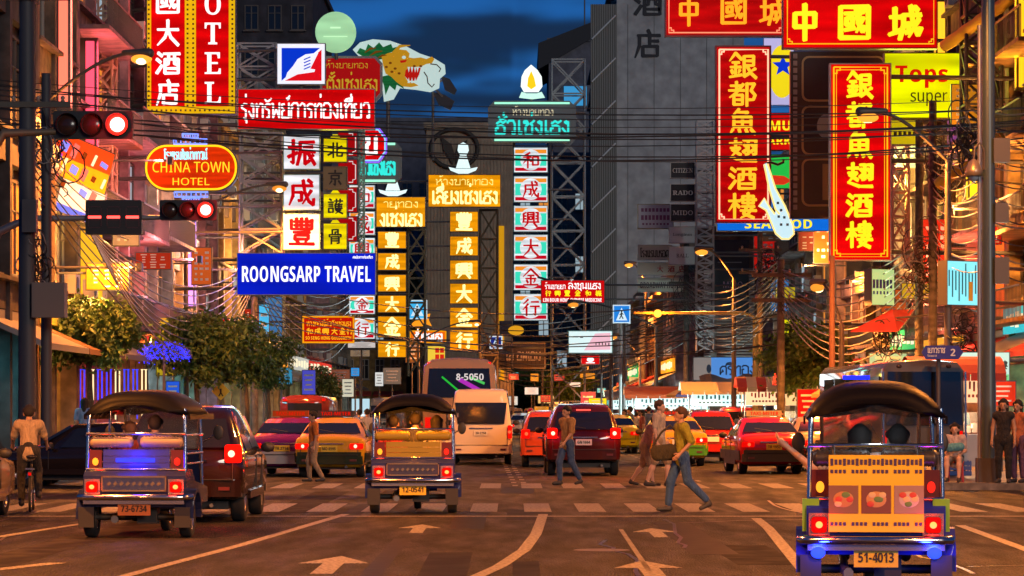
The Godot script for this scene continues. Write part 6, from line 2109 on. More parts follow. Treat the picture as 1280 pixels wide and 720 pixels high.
	pbox(t, "shop_light", Vector3(w * 0.5, g - 0.5, -1.4), Vector3(w * 0.6, 0.06, 0.3), glow("shop_tube_" + str(sg), sg, 2.2))
	if o.get("shop_energy", 0.0) > 0.0:
		area_light(t, Vector3(w * 0.5, g - 0.56, -1.4), w * 0.6, 0.3, sg, o.shop_energy, Vector3(0, -1, 0))
	for r in 3:
		var sh := Node3D.new()
		sh.name = "shelf"
		t.add_child(sh, true)
		sh.position = Vector3(w * 0.5, 0.6 + r * 0.8, -2.7)
		pbox(sh, "board", Vector3.ZERO, Vector3(w - 0.8, 0.05, 0.4), mat("shelf_board", Color(0.3, 0.22, 0.14), 0.6))
		var s3 := st()
		var x := -w * 0.5 + 0.6
		while x < w * 0.5 - 0.6:
			var gh := rng.randf_range(0.2, 0.55)
			bx(s3, Vector3(x, gh * 0.5 + 0.025, 0), Vector3(0.24, gh, 0.26))
			x += rng.randf_range(0.28, 0.5)
		commit(s3, sh, "goods", mat("goods_%d" % ((r + int(d0)) % 5), [Color(0.5, 0.08, 0.05), Color(0.5, 0.4, 0.08), Color(0.06, 0.15, 0.4), Color(0.5, 0.48, 0.45), Color(0.08, 0.3, 0.15)][(r + int(d0)) % 5], 0.5))
	pbox(t, "counter", Vector3(w * 0.5, 0.5, -0.5), Vector3(w * 0.5, 1.0, 0.6), mat("counter_%d" % (int(d0) % 3), [Color(0.3, 0.1, 0.06), Color(0.35, 0.33, 0.3), Color(0.1, 0.2, 0.25)][int(d0) % 3], 0.5))
	pbox(t, "floor_slab", Vector3(w * 0.5, 0.02, -1.5), Vector3(w - 0.46, 0.04, 3.0), mat("shop_floor", Color(0.3, 0.27, 0.24), 0.4))

func block(called: String, label: String, x0: float, x1: float, ytop: float, d: float, depth: float, wall: Material) -> Node3D:
	var a := P(x0, ytop, d)
	var b := P(x1, ytop, d)
	var t := thing(called, label, "building", Vector3((a.x + b.x) * 0.5, 0, -d))
	pbox(t, "wall", Vector3(0, a.y * 0.5, -depth * 0.5), Vector3(b.x - a.x, a.y, depth), wall)
	pbox(t, "parapet", Vector3(0, a.y + 0.2, -depth * 0.5), Vector3(b.x - a.x + 0.4, 0.4, depth + 0.4), wall)
	return t

func grid_windows(t: Node3D, x0: float, x1: float, y0: float, y1: float, nx: int, ny: int, lit_share: float, fm: Material):
	var dk := mat("pane_dark", Color(0.015, 0.018, 0.025), 0.08)
	for i in nx:
		for k in ny:
			var r := rng.randf()
			var pm: Material = glow("lit_window_cool", Color(0.75, 0.85, 0.9), 0.55) if r < lit_share * 0.5 else (glow("lit_window_warm", Color(1.0, 0.62, 0.25), 0.7) if r < lit_share else dk)
			var cw := (x1 - x0) / nx
			var chh := (y1 - y0) / ny
			window_in(t, Vector3(x0 + (i + 0.5) * cw, y0 + (k + 0.5) * chh, 0.03), cw * 0.6, chh * 0.55, fm, pm, 1)

func build_city():
	var W := {}
	var wl := {"pink": Color(0.42, 0.24, 0.24), "cream": Color(0.46, 0.38, 0.28), "ochre": Color(0.5, 0.3, 0.1), "grey": Color(0.3, 0.28, 0.28), "rose": Color(0.38, 0.18, 0.2), "brown": Color(0.24, 0.14, 0.09), "dark": Color(0.09, 0.07, 0.07), "white": Color(0.55, 0.52, 0.48)}
	for k in wl:
		W[k] = mat("plaster_" + k, wl[k], 0.85, 0.0, "plaster", 0.22)
	var pinkl := Color(1.0, 0.55, 0.75)
	var warm := Color(1.0, 0.72, 0.4)
	var cool := Color(0.8, 0.95, 1.0)
	var teal := Color(0.5, 0.95, 1.0)
	var L := [
		[68, 75, "dark", "unlit dark shophouse at the street corner behind the twin poles", {"h": 15, "floors": 3, "shop_light": teal, "shop_energy": 16.0, "inner": 2, "fm": 1}],
		[75, 82, "ochre", "ochre shophouse glowing yellow beside the corner house", {"h": 17, "floors": 4, "shop_light": warm, "shop_energy": 15.0, "inner": 1, "fascia": glow("fascia_amber", Color(1.0, 0.65, 0.15), 0.9), "awning": mat("awning_brown", Color(0.2, 0.1, 0.05), 0.7)}],
		[82, 90, "pink", "pink shophouse with pilasters and a red shopfront", {"h": 18, "floors": 5, "shop_light": Color(1.0, 0.4, 0.3), "shop_energy": 15.0, "inner": 1, "balcony": true, "fm": 2}],
		[90, 97, "rose", "rose plaster shophouse with balconies beside the pink one", {"h": 16, "floors": 4, "shop_light": warm, "shop_energy": 14.0, "inner": 3, "balcony": true, "fm": 1}],
		[97, 105, "cream", "cream shophouse with a white lit shop and balcony rails", {"h": 17, "floors": 4, "shop_light": cool, "shop_energy": 16.0, "inner": 2, "balcony": true, "fascia": glow("fascia_rose", Color(0.9, 0.25, 0.2), 0.8)}],
		[105, 113, "grey", "grey shophouse with a teal lit shop", {"h": 15, "floors": 4, "shop_light": teal, "shop_energy": 16.0, "inner": 2, "fascia": glow("fascia_teal", Color(0.2, 0.8, 0.85), 0.9)}],
		[113, 121, "pink", "pink shophouse with plain windows behind the white character panels", {"h": 17, "floors": 5, "shop_light": cool, "shop_energy": 16.0, "inner": 0, "fascia": glow("fascia_sky", Color(0.3, 0.75, 0.95), 0.95)}],
		[121, 131, "brown", "brown shophouse with a cyan lit fascia", {"h": 16, "floors": 4, "cols": 3, "shop_light": cool, "shop_energy": 16.0, "inner": 2, "fascia": glow("fascia_sky")}],
		[131, 143, "cream", "broad cream shophouse under the small goldsmith sign", {"h": 15, "floors": 4, "cols": 3, "shop_light": warm, "shop_energy": 16.0, "inner": 3, "balcony": true}],
		[143, 157, "grey", "broad grey shophouse with an amber fascia", {"h": 17, "floors": 4, "cols": 4, "shop_light": warm, "shop_energy": 17.0, "inner": 0, "fascia": glow("fascia_amber")}],
		[157, 173, "brown", "long brown shophouse behind the narrower orange sign tower", {"h": 16, "floors": 4, "cols": 4, "shop_light": cool, "shop_energy": 17.0, "inner": 0, "fascia": glow("fascia_white2", Color(0.85, 0.85, 0.8), 0.7)}],
		[173, 195, "rose", "long rose shophouse near the brown end wall", {"h": 15, "floors": 4, "cols": 5, "shop_light": warm, "shop_energy": 17.0, "inner": 1, "fascia": glow("fascia_rose")}],
		[195, 222, "grey", "long grey shophouse farthest along the tree side", {"h": 16, "floors": 4, "cols": 6, "shop_light": cool, "shop_energy": 17.0, "inner": 0}],
	]
	for u in L:
		var o: Dictionary = u[4]
		o["wall"] = W[u[2]]
		o["trim"] = W["dark"] if u[2] == "dark" else W[{"pink": "rose", "ochre": "brown", "rose": "pink", "cream": "white", "grey": "cream", "brown": "ochre"}[u[2]]]
		shophouse(u[3], -1.0, u[0], u[1], o)
	var R := [
		[72, 80, "ochre", "ochre shophouse glowing orange beside the tall steel pole", {"h": 15, "floors": 4, "shop_light": Color(1.0, 0.5, 0.35), "shop_energy": 16.0, "inner": 1, "balcony": true, "fm": 2, "awning": mat("awning_red", Color(0.4, 0.03, 0.02), 0.7)}],
		[80, 87, "brown", "brown shophouse with crowded balconies near the cyan screen", {"h": 17, "floors": 5, "shop_light": teal, "shop_energy": 17.0, "inner": 2, "balcony": true, "fm": 1, "fascia": glow("fascia_teal")}],
		[87, 95, "rose", "rose shophouse with red awning and balconies", {"h": 16, "floors": 4, "shop_light": warm, "shop_energy": 16.0, "inner": 1, "balcony": true, "awning": mat("awning_red"), "fm": 2}],
		[95, 104, "ochre", "ochre shophouse behind the tall plain red sign", {"h": 17, "floors": 5, "shop_light": Color(1.0, 0.8, 0.5), "shop_energy": 17.0, "inner": 3, "balcony": true, "fascia": glow("fascia_amber")}],
		[104, 113, "cream", "cream shophouse with a green lit fascia", {"h": 15, "floors": 4, "shop_light": Color(0.7, 1.0, 0.8), "shop_energy": 16.0, "inner": 2, "fascia": glow("fascia_green", Color(0.2, 0.75, 0.4), 0.9)}],
		[113, 122, "brown", "brown shophouse behind the street tree", {"h": 16, "floors": 4, "shop_light": warm, "shop_energy": 16.0, "inner": 1, "balcony": true, "fm": 1}],
		[122, 133, "rose", "rose shophouse behind the tall neon sign", {"h": 17, "floors": 5, "shop_light": warm, "shop_energy": 16.0, "inner": 0, "fm": 2, "awning": mat("awning_red")}],
		[133, 147, "grey", "broad grey shophouse with a red fascia", {"h": 15, "floors": 4, "cols": 3, "shop_light": cool, "shop_energy": 17.0, "inner": 0, "fascia": glow("fascia_rose")}],
		[168, 182, "rose", "low rose shophouse below the cream hotel signs", {"h": 9.5, "floors": 2, "cols": 4, "shop_light": warm, "shop_energy": 16.0, "inner": 3, "x": 9.8, "fascia": glow("fascia_amber")}],
		[182, 197, "ochre", "low ochre shophouse beside the hotel block", {"h": 8.5, "floors": 2, "cols": 4, "shop_light": cool, "shop_energy": 16.0, "inner": 0, "x": 9.4, "awning": mat("awning_red")}],
		[197, 214, "cream", "low cream shophouse just before the hotel block", {"h": 9.0, "floors": 2, "cols": 4, "shop_light": warm, "shop_energy": 16.0, "inner": 1, "x": 9.0, "fascia": glow("fascia_green")}],
		[147, 165, "cream", "broad cream shophouse beside the watch sign column", {"h": 15, "floors": 4, "cols": 3, "shop_light": warm, "shop_energy": 17.0, "inner": 3, "balcony": true}],
	]
	for u in R:
		var o: Dictionary = u[4]
		o["wall"] = W[u[2]]
		o["trim"] = W[{"pink": "rose", "ochre": "brown", "rose": "pink", "cream": "white", "grey": "cream", "brown": "ochre"}[u[2]]]
		shophouse(u[3], 1.0, u[0], u[1], o)
	var conc := mat("concrete_grey", Color(0.42, 0.42, 0.42), 0.9, 0.0, "soft", 0.12)
	var navy := mat("dusk_wall", Color(0.13, 0.13, 0.16), 0.9, 0.0, "soft", 0.15)
	var fm := mat("window_frame_0")
	var t: Node3D
	var s: SurfaceTool
	# hotel block with blank end wall and dark street front
	t = block("hotel_building", "tall grey hotel block with blank concrete end wall and dark painted characters", 771, 930, -40, 230, 70, conc)
	sx = 771 + 79.5; sy = 0; sk = 230.0 / F
	var s0 := t.position
	var k16 := 34.0 / 16.0 * sk
	for e in [["酒", -14], ["店", 38]]:
		s = st()
		strokes(s, HAN[e[0]], P(806 - 13, e[1] - 0, 230) - s0 + Vector3(0, 0, 0.02), k16, 2.2 * k16, 0.03)
		commit(s, t, "wall_character", mat("wall_ink", Color(0.03, 0.03, 0.035), 0.8))
	s = st()
	for i in 5:
		bx(s, Vector3(-4.2 + i * 2.1, 17, 0.01), Vector3(0.04, 34, 0.03))
	commit(s, t, "wall_joint", mat("joint_dark", Color(0.12, 0.12, 0.12), 0.9))
	# its street front: slabs and slanting white stair rails on the near corner
	s = st()
	var fx: float = P(771, 0, 230).x - s0.x
	for i in 13:
		bx(s, Vector3(fx - 0.3, 2.5 + i * 2.75, -35), Vector3(0.6, 0.22, 69))
	commit(s, t, "floor_slab", mat("slab_dark", Color(0.14, 0.13, 0.12), 0.8))
	for i in 24:
		pbox(t, "front_fin", Vector3(fx - 0.2, 17.5, -1.5 - i * 2.9), Vector3(0.4, 34, 0.18), mat("fin_olive", Color(0.22, 0.21, 0.18), 0.8))
	for i in 9:
		var ya := 4.0 + i * 3.4
		pcyl(t, "stair_rail", Vector3(fx - 2.0, ya, 0.3), Vector3(fx - 0.1, ya + 1.9, 0.3), 0.06, mat("rail_white", Color(0.55, 0.55, 0.55), 0.5))
	pbox(t, "stair_screen", Vector3(fx - 1.05, 17.0, 0.1), Vector3(2.1, 34.0, 0.08), mat("screen_dark", Color(0.11, 0.11, 0.1), 0.8))
	s = st()
	for i in 12:
		bx(s, Vector3(fx - 2.05 + i * 0.18, 17.0, 0.17), Vector3(0.03, 34.0, 0.05))
	commit(s, t, "stair_mullion", mat("rail_grey", Color(0.34, 0.34, 0.33), 0.6))
	# lower shuttered house in front of it
	t = block("louvred_house", "house front with white horizontal louvres behind the navy banner", 872, 946, 292, 166, 14, mat("plaster_brown"))
	s = st()
	var lw := P(946, 0, 166).x - P(872, 0, 166).x
	for i in 38:
		bx(s, Vector3(0.1, 3.4 + i * 0.17, 0.12), Vector3(lw - 0.5, 0.085, 0.14), Basis(Vector3(1, 0, 0), 0.5))
	commit(s, t, "louvre", mat("louvre_white", Color(0.55, 0.54, 0.52), 0.6))
	pbox(t, "corner_post", Vector3(-lw * 0.5 + 0.9, 6.5, 0.16), Vector3(0.35, 7.2, 0.3), mat("plaster_white"))
	# brown end wall closing the street
	t = block("brown_wall_building", "building with broad brown ribbed end wall and round leaf emblem", 533, 641, 160, 215, 30, mat("wall_taupe", Color(0.33, 0.26, 0.19), 0.9, 0.0, "soft", 0.2))
	s = st()
	var bw := P(641, 0, 215).x - P(533, 0, 215).x
	for i in 26:
		bx(s, Vector3(-bw * 0.5 + bw * (i + 0.5) / 26.0, 11.0, 0.03), Vector3(0.1, 21.5, 0.08))
	commit(s, t, "wall_rib", mat("rib_taupe", Color(0.24, 0.19, 0.14), 0.9))
	s = st()
	var ctr := P(568, 186, 215) - t.position
	var pts := []
	for i in 33:
		var an := TAU * i / 32.0
		pts.append(ctr + Vector3(cos(an) * 1.75, sin(an) * 1.45, 0.2))
	tube(s, pts, 0.16, 6, false)
	prism(s, PackedVector2Array([Vector2(ctr.x - 0.1, ctr.y - 1.2), Vector2(ctr.x - 0.8, ctr.y - 0.1), Vector2(ctr.x - 1.0, ctr.y + 0.9), Vector2(ctr.x - 0.2, ctr.y + 0.3), Vector2(ctr.x, ctr.y - 0.4)]), 0.1, 0.25)
	prism(s, PackedVector2Array([Vector2(ctr.x + 0.1, ctr.y - 1.2), Vector2(ctr.x + 0.7, ctr.y - 0.2), Vector2(ctr.x + 1.0, ctr.y + 0.7), Vector2(ctr.x + 0.3, ctr.y + 0.2), Vector2(ctr.x + 0.05, ctr.y - 0.4)]), 0.1, 0.25)
	commit(s, t, "leaf_emblem", mat("emblem_dark", Color(0.03, 0.025, 0.02), 0.7))
	s = st()
	bx(s, Vector3(bw * 0.5 - 0.9, 9.6, 0.16), Vector3(0.5, 11.5, 0.2))
	commit(s, t, "light_strip", glow("strip_amber", Color(0.85, 0.6, 0.08), 0.8))
	# far blocks
	t = block("blue_grey_building", "blue grey office block with window rows behind the lattice tower", 598, 738, 196, 262, 30, mat("wall_bluegrey", Color(0.24, 0.23, 0.24), 0.9, 0.0, "soft", 0.2))
	grid_windows(t, -5.0, 5.0, 2.0, 22.0, 6, 7, 0.3, fm)
	t = block("gabled_dark_building", "tall dark building with sloped roof against the evening sky", 686, 745, 52, 330, 20, navy)
	s = st()
	var gw := P(745, 0, 330).x - P(686, 0, 330).x
	prism(s, PackedVector2Array([Vector2(-gw * 0.5 - 1.2, 43.6), Vector2(gw * 0.5 + 1.0, 46.6), Vector2(gw * 0.5 + 1.0, 45.0), Vector2(-gw * 0.5 - 1.2, 40.6)]), -20, 0.4)
	commit(s, t, "sloped_roof", mat("roof_dark", Color(0.025, 0.025, 0.03), 0.8))
	pbox(t, "lit_opening", P(719, 120, 330) - t.position + Vector3(0, 0, 0.1), Vector3(2.6, 2.2, 0.2), glow("window_blue", Color(0.25, 0.62, 0.85), 0.8))
	pcyl(t, "aerial_mast", Vector3(1.5, 45.0, -4), Vector3(1.5, 52.0, -4), 0.08, mat("arm_steel", Color(0.13, 0.115, 0.11), 0.6, 0.5))
	t = block("dark_blue_building", "low dark blue building line behind the dragon head sign", 380, 616, 152, 300, 20, navy)
	grid_windows(t, -9.0, 9.0, 3.0, 26.0, 10, 7, 0.08, mat("window_frame_1"))
	t = block("dark_tower", "dark tower block rising beside the pale green disc", 296, 391, -30, 190, 20, mat("tower_wall", Color(0.055, 0.05, 0.065), 0.9, 0.0, "plaster", 0.12))
	grid_windows(t, -2.3, 2.3, 8.0, 29.0, 3, 7, 0.05, mat("window_frame_1"))
	t = block("end_wall_house", "cream house end wall with small windows behind the orange sign tower", 384, 508, 336, 226, 34, mat("plaster_ochre"))
	grid_windows(t, -3.6, 3.6, 3.4, 12.0, 6, 3, 0.45, fm)
	for i in 3:
		pbox(t, "shop_awning", Vector3(-2.5 + i * 2.5, 2.9, 0.6), Vector3(2.3, 0.1, 1.2), mat("awning_red"), Vector3(0.25, 0, 0))
		pbox(t, "shop_window", Vector3(-2.5 + i * 2.5, 1.4, 0.04), Vector3(2.0, 2.2, 0.08), glow("end_shop_%d" % i, [Color(1.0, 0.8, 0.5), Color(0.8, 0.95, 1.0), Color(1.0, 0.6, 0.4)][i], 0.8))
	t = block("far_cross_street_building", "far pale building with market lights behind the street trees", 720, 790, 430, 300, 12, mat("plaster_cream"))
	grid_windows(t, -2.8, 2.8, 1.0, 8.0, 4, 2, 0.8, fm)

# steel lattices that carry the signs
func lattice(label: String, x0: float, x1: float, y0: float, y1: float, d: float, m: Material, bays: int, bar_w := 0.06, depth := 1.0, foot := false):
	var a := P(x0, y1, d)
	var b := P(x1, y0, d)
	var t := thing("steel_lattice", label, "lattice", Vector3((a.x + b.x) * 0.5, 0.0 if foot else a.y, -d), 0.0, "steel lattices behind the signs")
	var w := b.x - a.x
	var h := b.y - t.position.y
	for i in 4:
		pcyl(t, "upright", Vector3((0.5 if i & 1 else -0.5) * w, 0, -depth if i & 2 else 0.0), Vector3((0.5 if i & 1 else -0.5) * w, h, -depth if i & 2 else 0.0), bar_w * 0.8, m)
	var s := st()
	for k in bays:
		var ya := h * k / bays
		var yb := h * (k + 1) / bays
		for z in [0.0, -depth]:
			bar(s, Vector3(-w * 0.5, ya, z), Vector3(w * 0.5, yb, z), bar_w)
			bar(s, Vector3(w * 0.5, ya, z + 0.02), Vector3(-w * 0.5, yb, z + 0.02), bar_w)
			bar(s, Vector3(-w * 0.5, yb, z), Vector3(w * 0.5, yb, z), bar_w)
		for x in [-0.5, 0.5]:
			bar(s, Vector3(x * w, ya, 0), Vector3(x * w, yb, -depth), bar_w)
			bar(s, Vector3(x * w, yb, 0), Vector3(x * w, yb, -depth), bar_w)
	commit(s, t, "brace", m)

func build_lattices():
	var ruddy := mat("steel_orange_lit", Color(0.34, 0.2, 0.13), 0.6, 0.2)  # orange light on the steel is put into its colour
	var pale := mat("steel_pale", Color(0.36, 0.33, 0.33), 0.5, 0.4)
	var dark := mat("steel_dark", Color(0.07, 0.055, 0.05), 0.6, 0.4)
	lattice("steel lattice tower with painted orange light beside the tall hotel sign", 111, 140, -20, 250, 88, ruddy, 8)
	lattice("thin lattice with painted orange light between the hotel sign and its tower", 142, 182, -10, 230, 97, ruddy, 4)
	lattice("pale lattice tower beside the white character panels", 300, 352, 166, 316, 110, pale, 5)
	lattice("pale lattice above the red Thai banner beside the emblem", 297, 345, 54, 112, 112, pale, 2)
	lattice("dark lattice beside the narrower orange sign tower", 510, 531, 286, 470, 166, mat("steel_brown", Color(0.12, 0.09, 0.05), 0.6, 0.4), 6, 0.08)
	lattice("dark lattice beside the orange tower on the brown wall", 600, 622, 262, 480, 191, mat("steel_brown"), 6, 0.09)
	lattice("grey lattice tower carrying the striped character panels", 690, 731, 74, 470, 182, mat("steel_grey", Color(0.22, 0.23, 0.24), 0.5, 0.5), 11, 0.09, 1.4, true)
	lattice("green narrow truss beside the octagonal neon sign", 448, 455, 160, 320, 126, mat("steel_green", Color(0.25, 0.42, 0.34), 0.5, 0.3), 18, 0.04, 0.4)
	lattice("dark scaffold tower beside the yellow supermarket sign", 1208, 1252, -20, 205, 86, dark, 6, 0.07)
	lattice("thin dark lattice beside the tall plain red sign", 1116, 1136, 180, 330, 99, mat("steel_orange_lit"), 5, 0.05, 0.6)
	lattice("narrow spiral-wired truss beside the watch sign column", 871, 892, 150, 440, 149, pale, 26, 0.05, 0.7)

# street lamps
const SODIUM := Color(1.0, 0.58, 0.23)

func street_lamp(label: String, foot: Vector3, head: Vector3, energy: float, glow_e := 3.0, pole_m: Material = null, arm_from := -1.0):
	var m: Material = pole_m if pole_m else mat("lamp_pole", Color(0.12, 0.1, 0.085), 0.55, 0.5)
	var t := thing("street_lamp", label, "street lamp", foot)
	var h := head - foot
	var top := arm_from if arm_from > 0 else h.y - 1.2
	var s := st()
	tube(s, [Vector3.ZERO, Vector3(0, top * 0.5, 0), Vector3(0, top, 0)], [0.12, 0.10, 0.075], 10)
	commit(s, t, "pole", m)
	s = st()
	var pts := []
	for i in 9:
		var u := i / 8.0
		pts.append(Vector3(h.x * u, top + (h.y + 0.08 - top) * sin(u * PI * 0.5), h.z * u))
	tube(s, pts, 0.045, 8)
	commit(s, t, "arm", m)
	var dir := Vector3(h.x, 0, h.z).normalized()
	var hd := Node3D.new()
	hd.name = "lamp_head"
	t.add_child(hd, true)
	hd.position = h
	hd.rotation.y = atan2(-dir.z, dir.x)
	s = st()
	skin(s, [[Vector3(-0.35, 0.09, 0), Vector3(0.3, 0.07, 0), 0.07, 0.13]], 0.03)
	commit(s, hd, "housing", m)
	psph(hd, "lamp_glass", Vector3(0.1, -0.08, 0), Vector3(0.27, 0.13, 0.17), glow("sodium_glass_%.1f" % glow_e, Color(1.0, 0.62, 0.2), glow_e * 0.5))
	psph(hd, "lamp_bulb", Vector3(0.1, -0.13, 0.05), Vector3(0.15, 0.10, 0.14), glow("sodium_bulb", Color(1.0, 0.86, 0.6), 4.0))
	spot(t, h + dir * 0.1 + Vector3(0, -0.24, 0), h + Vector3(0, -8, 0), SODIUM, energy, 82.0, 0.12)

func build_street_lamps():
	street_lamp("sodium street lamp with bent arm beside the tall hotel sign", Vector3(-12.0, 0, -74), P(172, 70, 74), 260.0)
	street_lamp("sodium street lamp in front of the tall plain red sign", Vector3(11.2, 0, -74), P(1090, 143, 74), 300.0)
	street_lamp("sodium street lamp beside the navy watch banner", Vector3(9.4, 0, -122), P(880, 313, 122), 260.0)
	street_lamp("sodium street lamp beside the cream hotel signs", Vector3(8.6, 0, -185), P(788, 330, 185), 260.0)
	street_lamp("short street lamp glowing among the street trees", Vector3(-12.2, 0.1, -96), P(193, 412, 96), 200.0)
	street_lamp("added small street lamp lighting the leafy tree", Vector3(P(1052, 0, 85).x, 0.14, -85), P(1024, 356, 86), 130.0, 2.0)  # lamp added so that the dark crown behind it catches light
	street_lamp("street lamp beside the white character panels", Vector3(-12.0, 0.1, -106), P(346, 233, 106), 160.0, 1.6)
	street_lamp("street lamp in front of the orange panels on the brown wall", Vector3(-6.0, 0, -185), P(594, 403, 185), 120.0, 2.0)
	street_lamp("street lamp in front of the red medicine sign", Vector3(7.4, 0, -148), P(719, 379, 148), 120.0, 2.0)
	var ff := [[-1, 78, 5.5, Color(1.0, 0.76, 0.4), "amber floodlight on the ochre shophouse"], [-1, 85, 9.0, Color(1.0, 0.55, 0.5), "rose red floodlight high on the pink shophouse"], [-1, 93, 6.5, Color(1.0, 0.55, 0.55), "dusky pink floodlight on the rose shophouse"], [-1, 101, 10.5, Color(1.0, 0.65, 0.5), "salmon floodlight on the cream shophouse"], [-1, 110, 7.0, Color(1.0, 0.72, 0.62), "pale peach floodlight on the grey shophouse"], [-1, 126, 8.0, Color(1.0, 0.78, 0.5), "warm floodlight on the brown shophouse"], [-1, 150, 8.0, Color(1.0, 0.78, 0.5), "warm floodlight on the amber fascia house"], [1, 84, 7.5, Color(1.0, 0.68, 0.34), "orange floodlight on the crowded balcony house"], [1, 92, 5.0, Color(1.0, 0.5, 0.34), "red floodlight on the rose balcony house"], [1, 100, 9.5, Color(1.0, 0.78, 0.36), "amber floodlight high on the ochre balcony house"], [1, 109, 6.5, Color(1.0, 0.72, 0.4), "orange floodlight on the cream house with green fascia"], [1, 127, 8.0, Color(1.0, 0.72, 0.42), "warm floodlight on the rose house behind the neon"]]
	for e in ff:  # all of these are added to brighten and tint the fronts
		added_floodlight(e[4], e[0], e[1], e[2], e[3], 38.0 if e[0] < 0 else 60.0)
	street_lamp("added far sodium lamp above the yellow green tree", Vector3(P(735, 0, 214).x, 0, -214), P(716, 430, 212), 170.0, 2.0)  # added to brighten the far end of the street
	street_lamp("added far sodium lamp above the dark broad tree", Vector3(P(612, 0, 228).x, 0, -228), P(632, 436, 227), 170.0, 2.0)  # likewise added, for more light at the street end
	street_lamp("added far sodium lamp beside the low shophouses", Vector3(P(800, 0, 172).x, 0, -172), P(768, 420, 172), 150.0, 2.0)  # third added lamp for the dim far stretch
	# lamps of the junction, above the frame
	street_lamp("tall junction lamp on the corner by the bicycle", Vector3(-14.5, 0, -33), Vector3(-9.5, 10.0, -33), 400.0)
	street_lamp("tall junction lamp on the corner by the big blue tuk-tuk", Vector3(14.5, 0, -33), Vector3(9.5, 10.0, -33), 360.0)
	street_lamp("tall junction lamp over the zebra crossing", Vector3(14.0, 0, -56), Vector3(8.0, 11.6, -54), 140.0)
	street_lamp("tall junction lamp over the arrow markings", Vector3(-14.5, 0, -12), Vector3(-8.5, 9.6, -12), 240.0)
	street_lamp("tall junction lamp behind the near tuk-tuk", Vector3(14.5, 0, -9), Vector3(8.5, 9.6, -9), 300.0)

func added_floodlight(label: String, side: float, d: float, y: float, c: Color, e: float):  # added lamp that washes a house front with coloured light
	var t := thing("added_floodlight", label, "added_floodlight", Vector3(wallx(side), y, -d), 0.0, "added floodlights on the house fronts")
	var out := Vector3(-side * 2.4, 0, 0)
	pcyl(t, "arm", Vector3.ZERO, out, 0.035, mat("arm_steel", Color(0.13, 0.115, 0.11), 0.6, 0.5))
	pbox(t, "housing", out + Vector3(-side * 0.12, 0, 0), Vector3(0.14, 0.22, 0.4), mat("sign_steel", Color(0.09, 0.085, 0.09), 0.5, 0.6))
	pbox(t, "lamp_glass", out + Vector3(side * -0.04, 0, 0), Vector3(0.03, 0.18, 0.36), glow("flood_" + str(c), c, 1.5))
	spot(t, out + Vector3(side * 0.06, 0, 0), Vector3(side * 1.0, 0.8, -0.6), c, e, 80.0, 0.2)

# poles and signals
func pole(label: String, at: Vector3, h: float, r: float, m: Material, cross := []) -> Node3D:
	var t := thing("utility_pole", label, "pole", at)
	var s := st()
	tube(s, [Vector3.ZERO, Vector3(0, h, 0)], [r, r * 0.8], 10)
	commit(s, t, "shaft", m)
	for y in cross:
		pbox(t, "crossarm", Vector3(0, y, 0.15), Vector3(1.9, 0.12, 0.1), mat("crossarm", Color(0.1, 0.08, 0.06), 0.8))
		for k in 4:
			var s2 := st()
			lathe(s2, [[0.0, 0.0], [0.05, 0.01], [0.03, 0.05], [0.055, 0.08], [0.03, 0.12], [0.0, 0.14]], Transform3D(Basis.IDENTITY, Vector3(-0.8 + k * 0.53, y + 0.06, 0.15)), 8)
			commit(s2, t, "insulator", mat("insulator", Color(0.3, 0.2, 0.15), 0.3))
	return t

func signal_head(t: Node3D, c: Vector3, n: int, lit: int, size: float):
	var o := Node3D.new()
	o.name = "signal_head"
	t.add_child(o, true)
	o.position = c
	var black := mat("signal_black", Color(0.012, 0.012, 0.012), 0.5)
	var s := st()
	prism(s, round_rect(size * n + 0.1, size + 0.06, 0.05), -0.15, 0.0)
	commit(s, o, "housing", black)
	for k in n:
		var x := -size * n * 0.5 + size * (k + 0.5)
		var s2 := st()
		lathe(s2, [[size * 0.44, 0.0], [size * 0.45, 0.16]], Transform3D(Basis(Vector3(1, 0, 0), PI / 2), Vector3(x, 0, 0)), 18)
		commit(s2, o, "visor", black)
		var s3 := st()
		lathe(s3, [[size * 0.42, 0.0], [size * 0.3, 0.04], [0.0, 0.06]], Transform3D(Basis(Vector3(1, 0, 0), PI / 2), Vector3(x, 0, 0)), 18)
		commit(s3, o, "signal_lens", glow("signal_red", Color(1.0, 0.12, 0.08), 4.0) if k == lit else mat("lens_off", Color(0.05, 0.02, 0.015), 0.2))
		if k == lit:
			s3 = st()
			lathe(s3, [[size * 0.30, 0.045], [0.0, 0.075]], Transform3D(Basis(Vector3(1, 0, 0), PI / 2), Vector3(x, 0, 0)), 18)
			commit(s3, o, "signal_glow", glow("signal_core", Color(1.0, 0.85, 0.8), 3.0))
			omni(o, Vector3(x, 0, 0.3), Color(1.0, 0.1, 0.06), 2.0, size * 0.4)

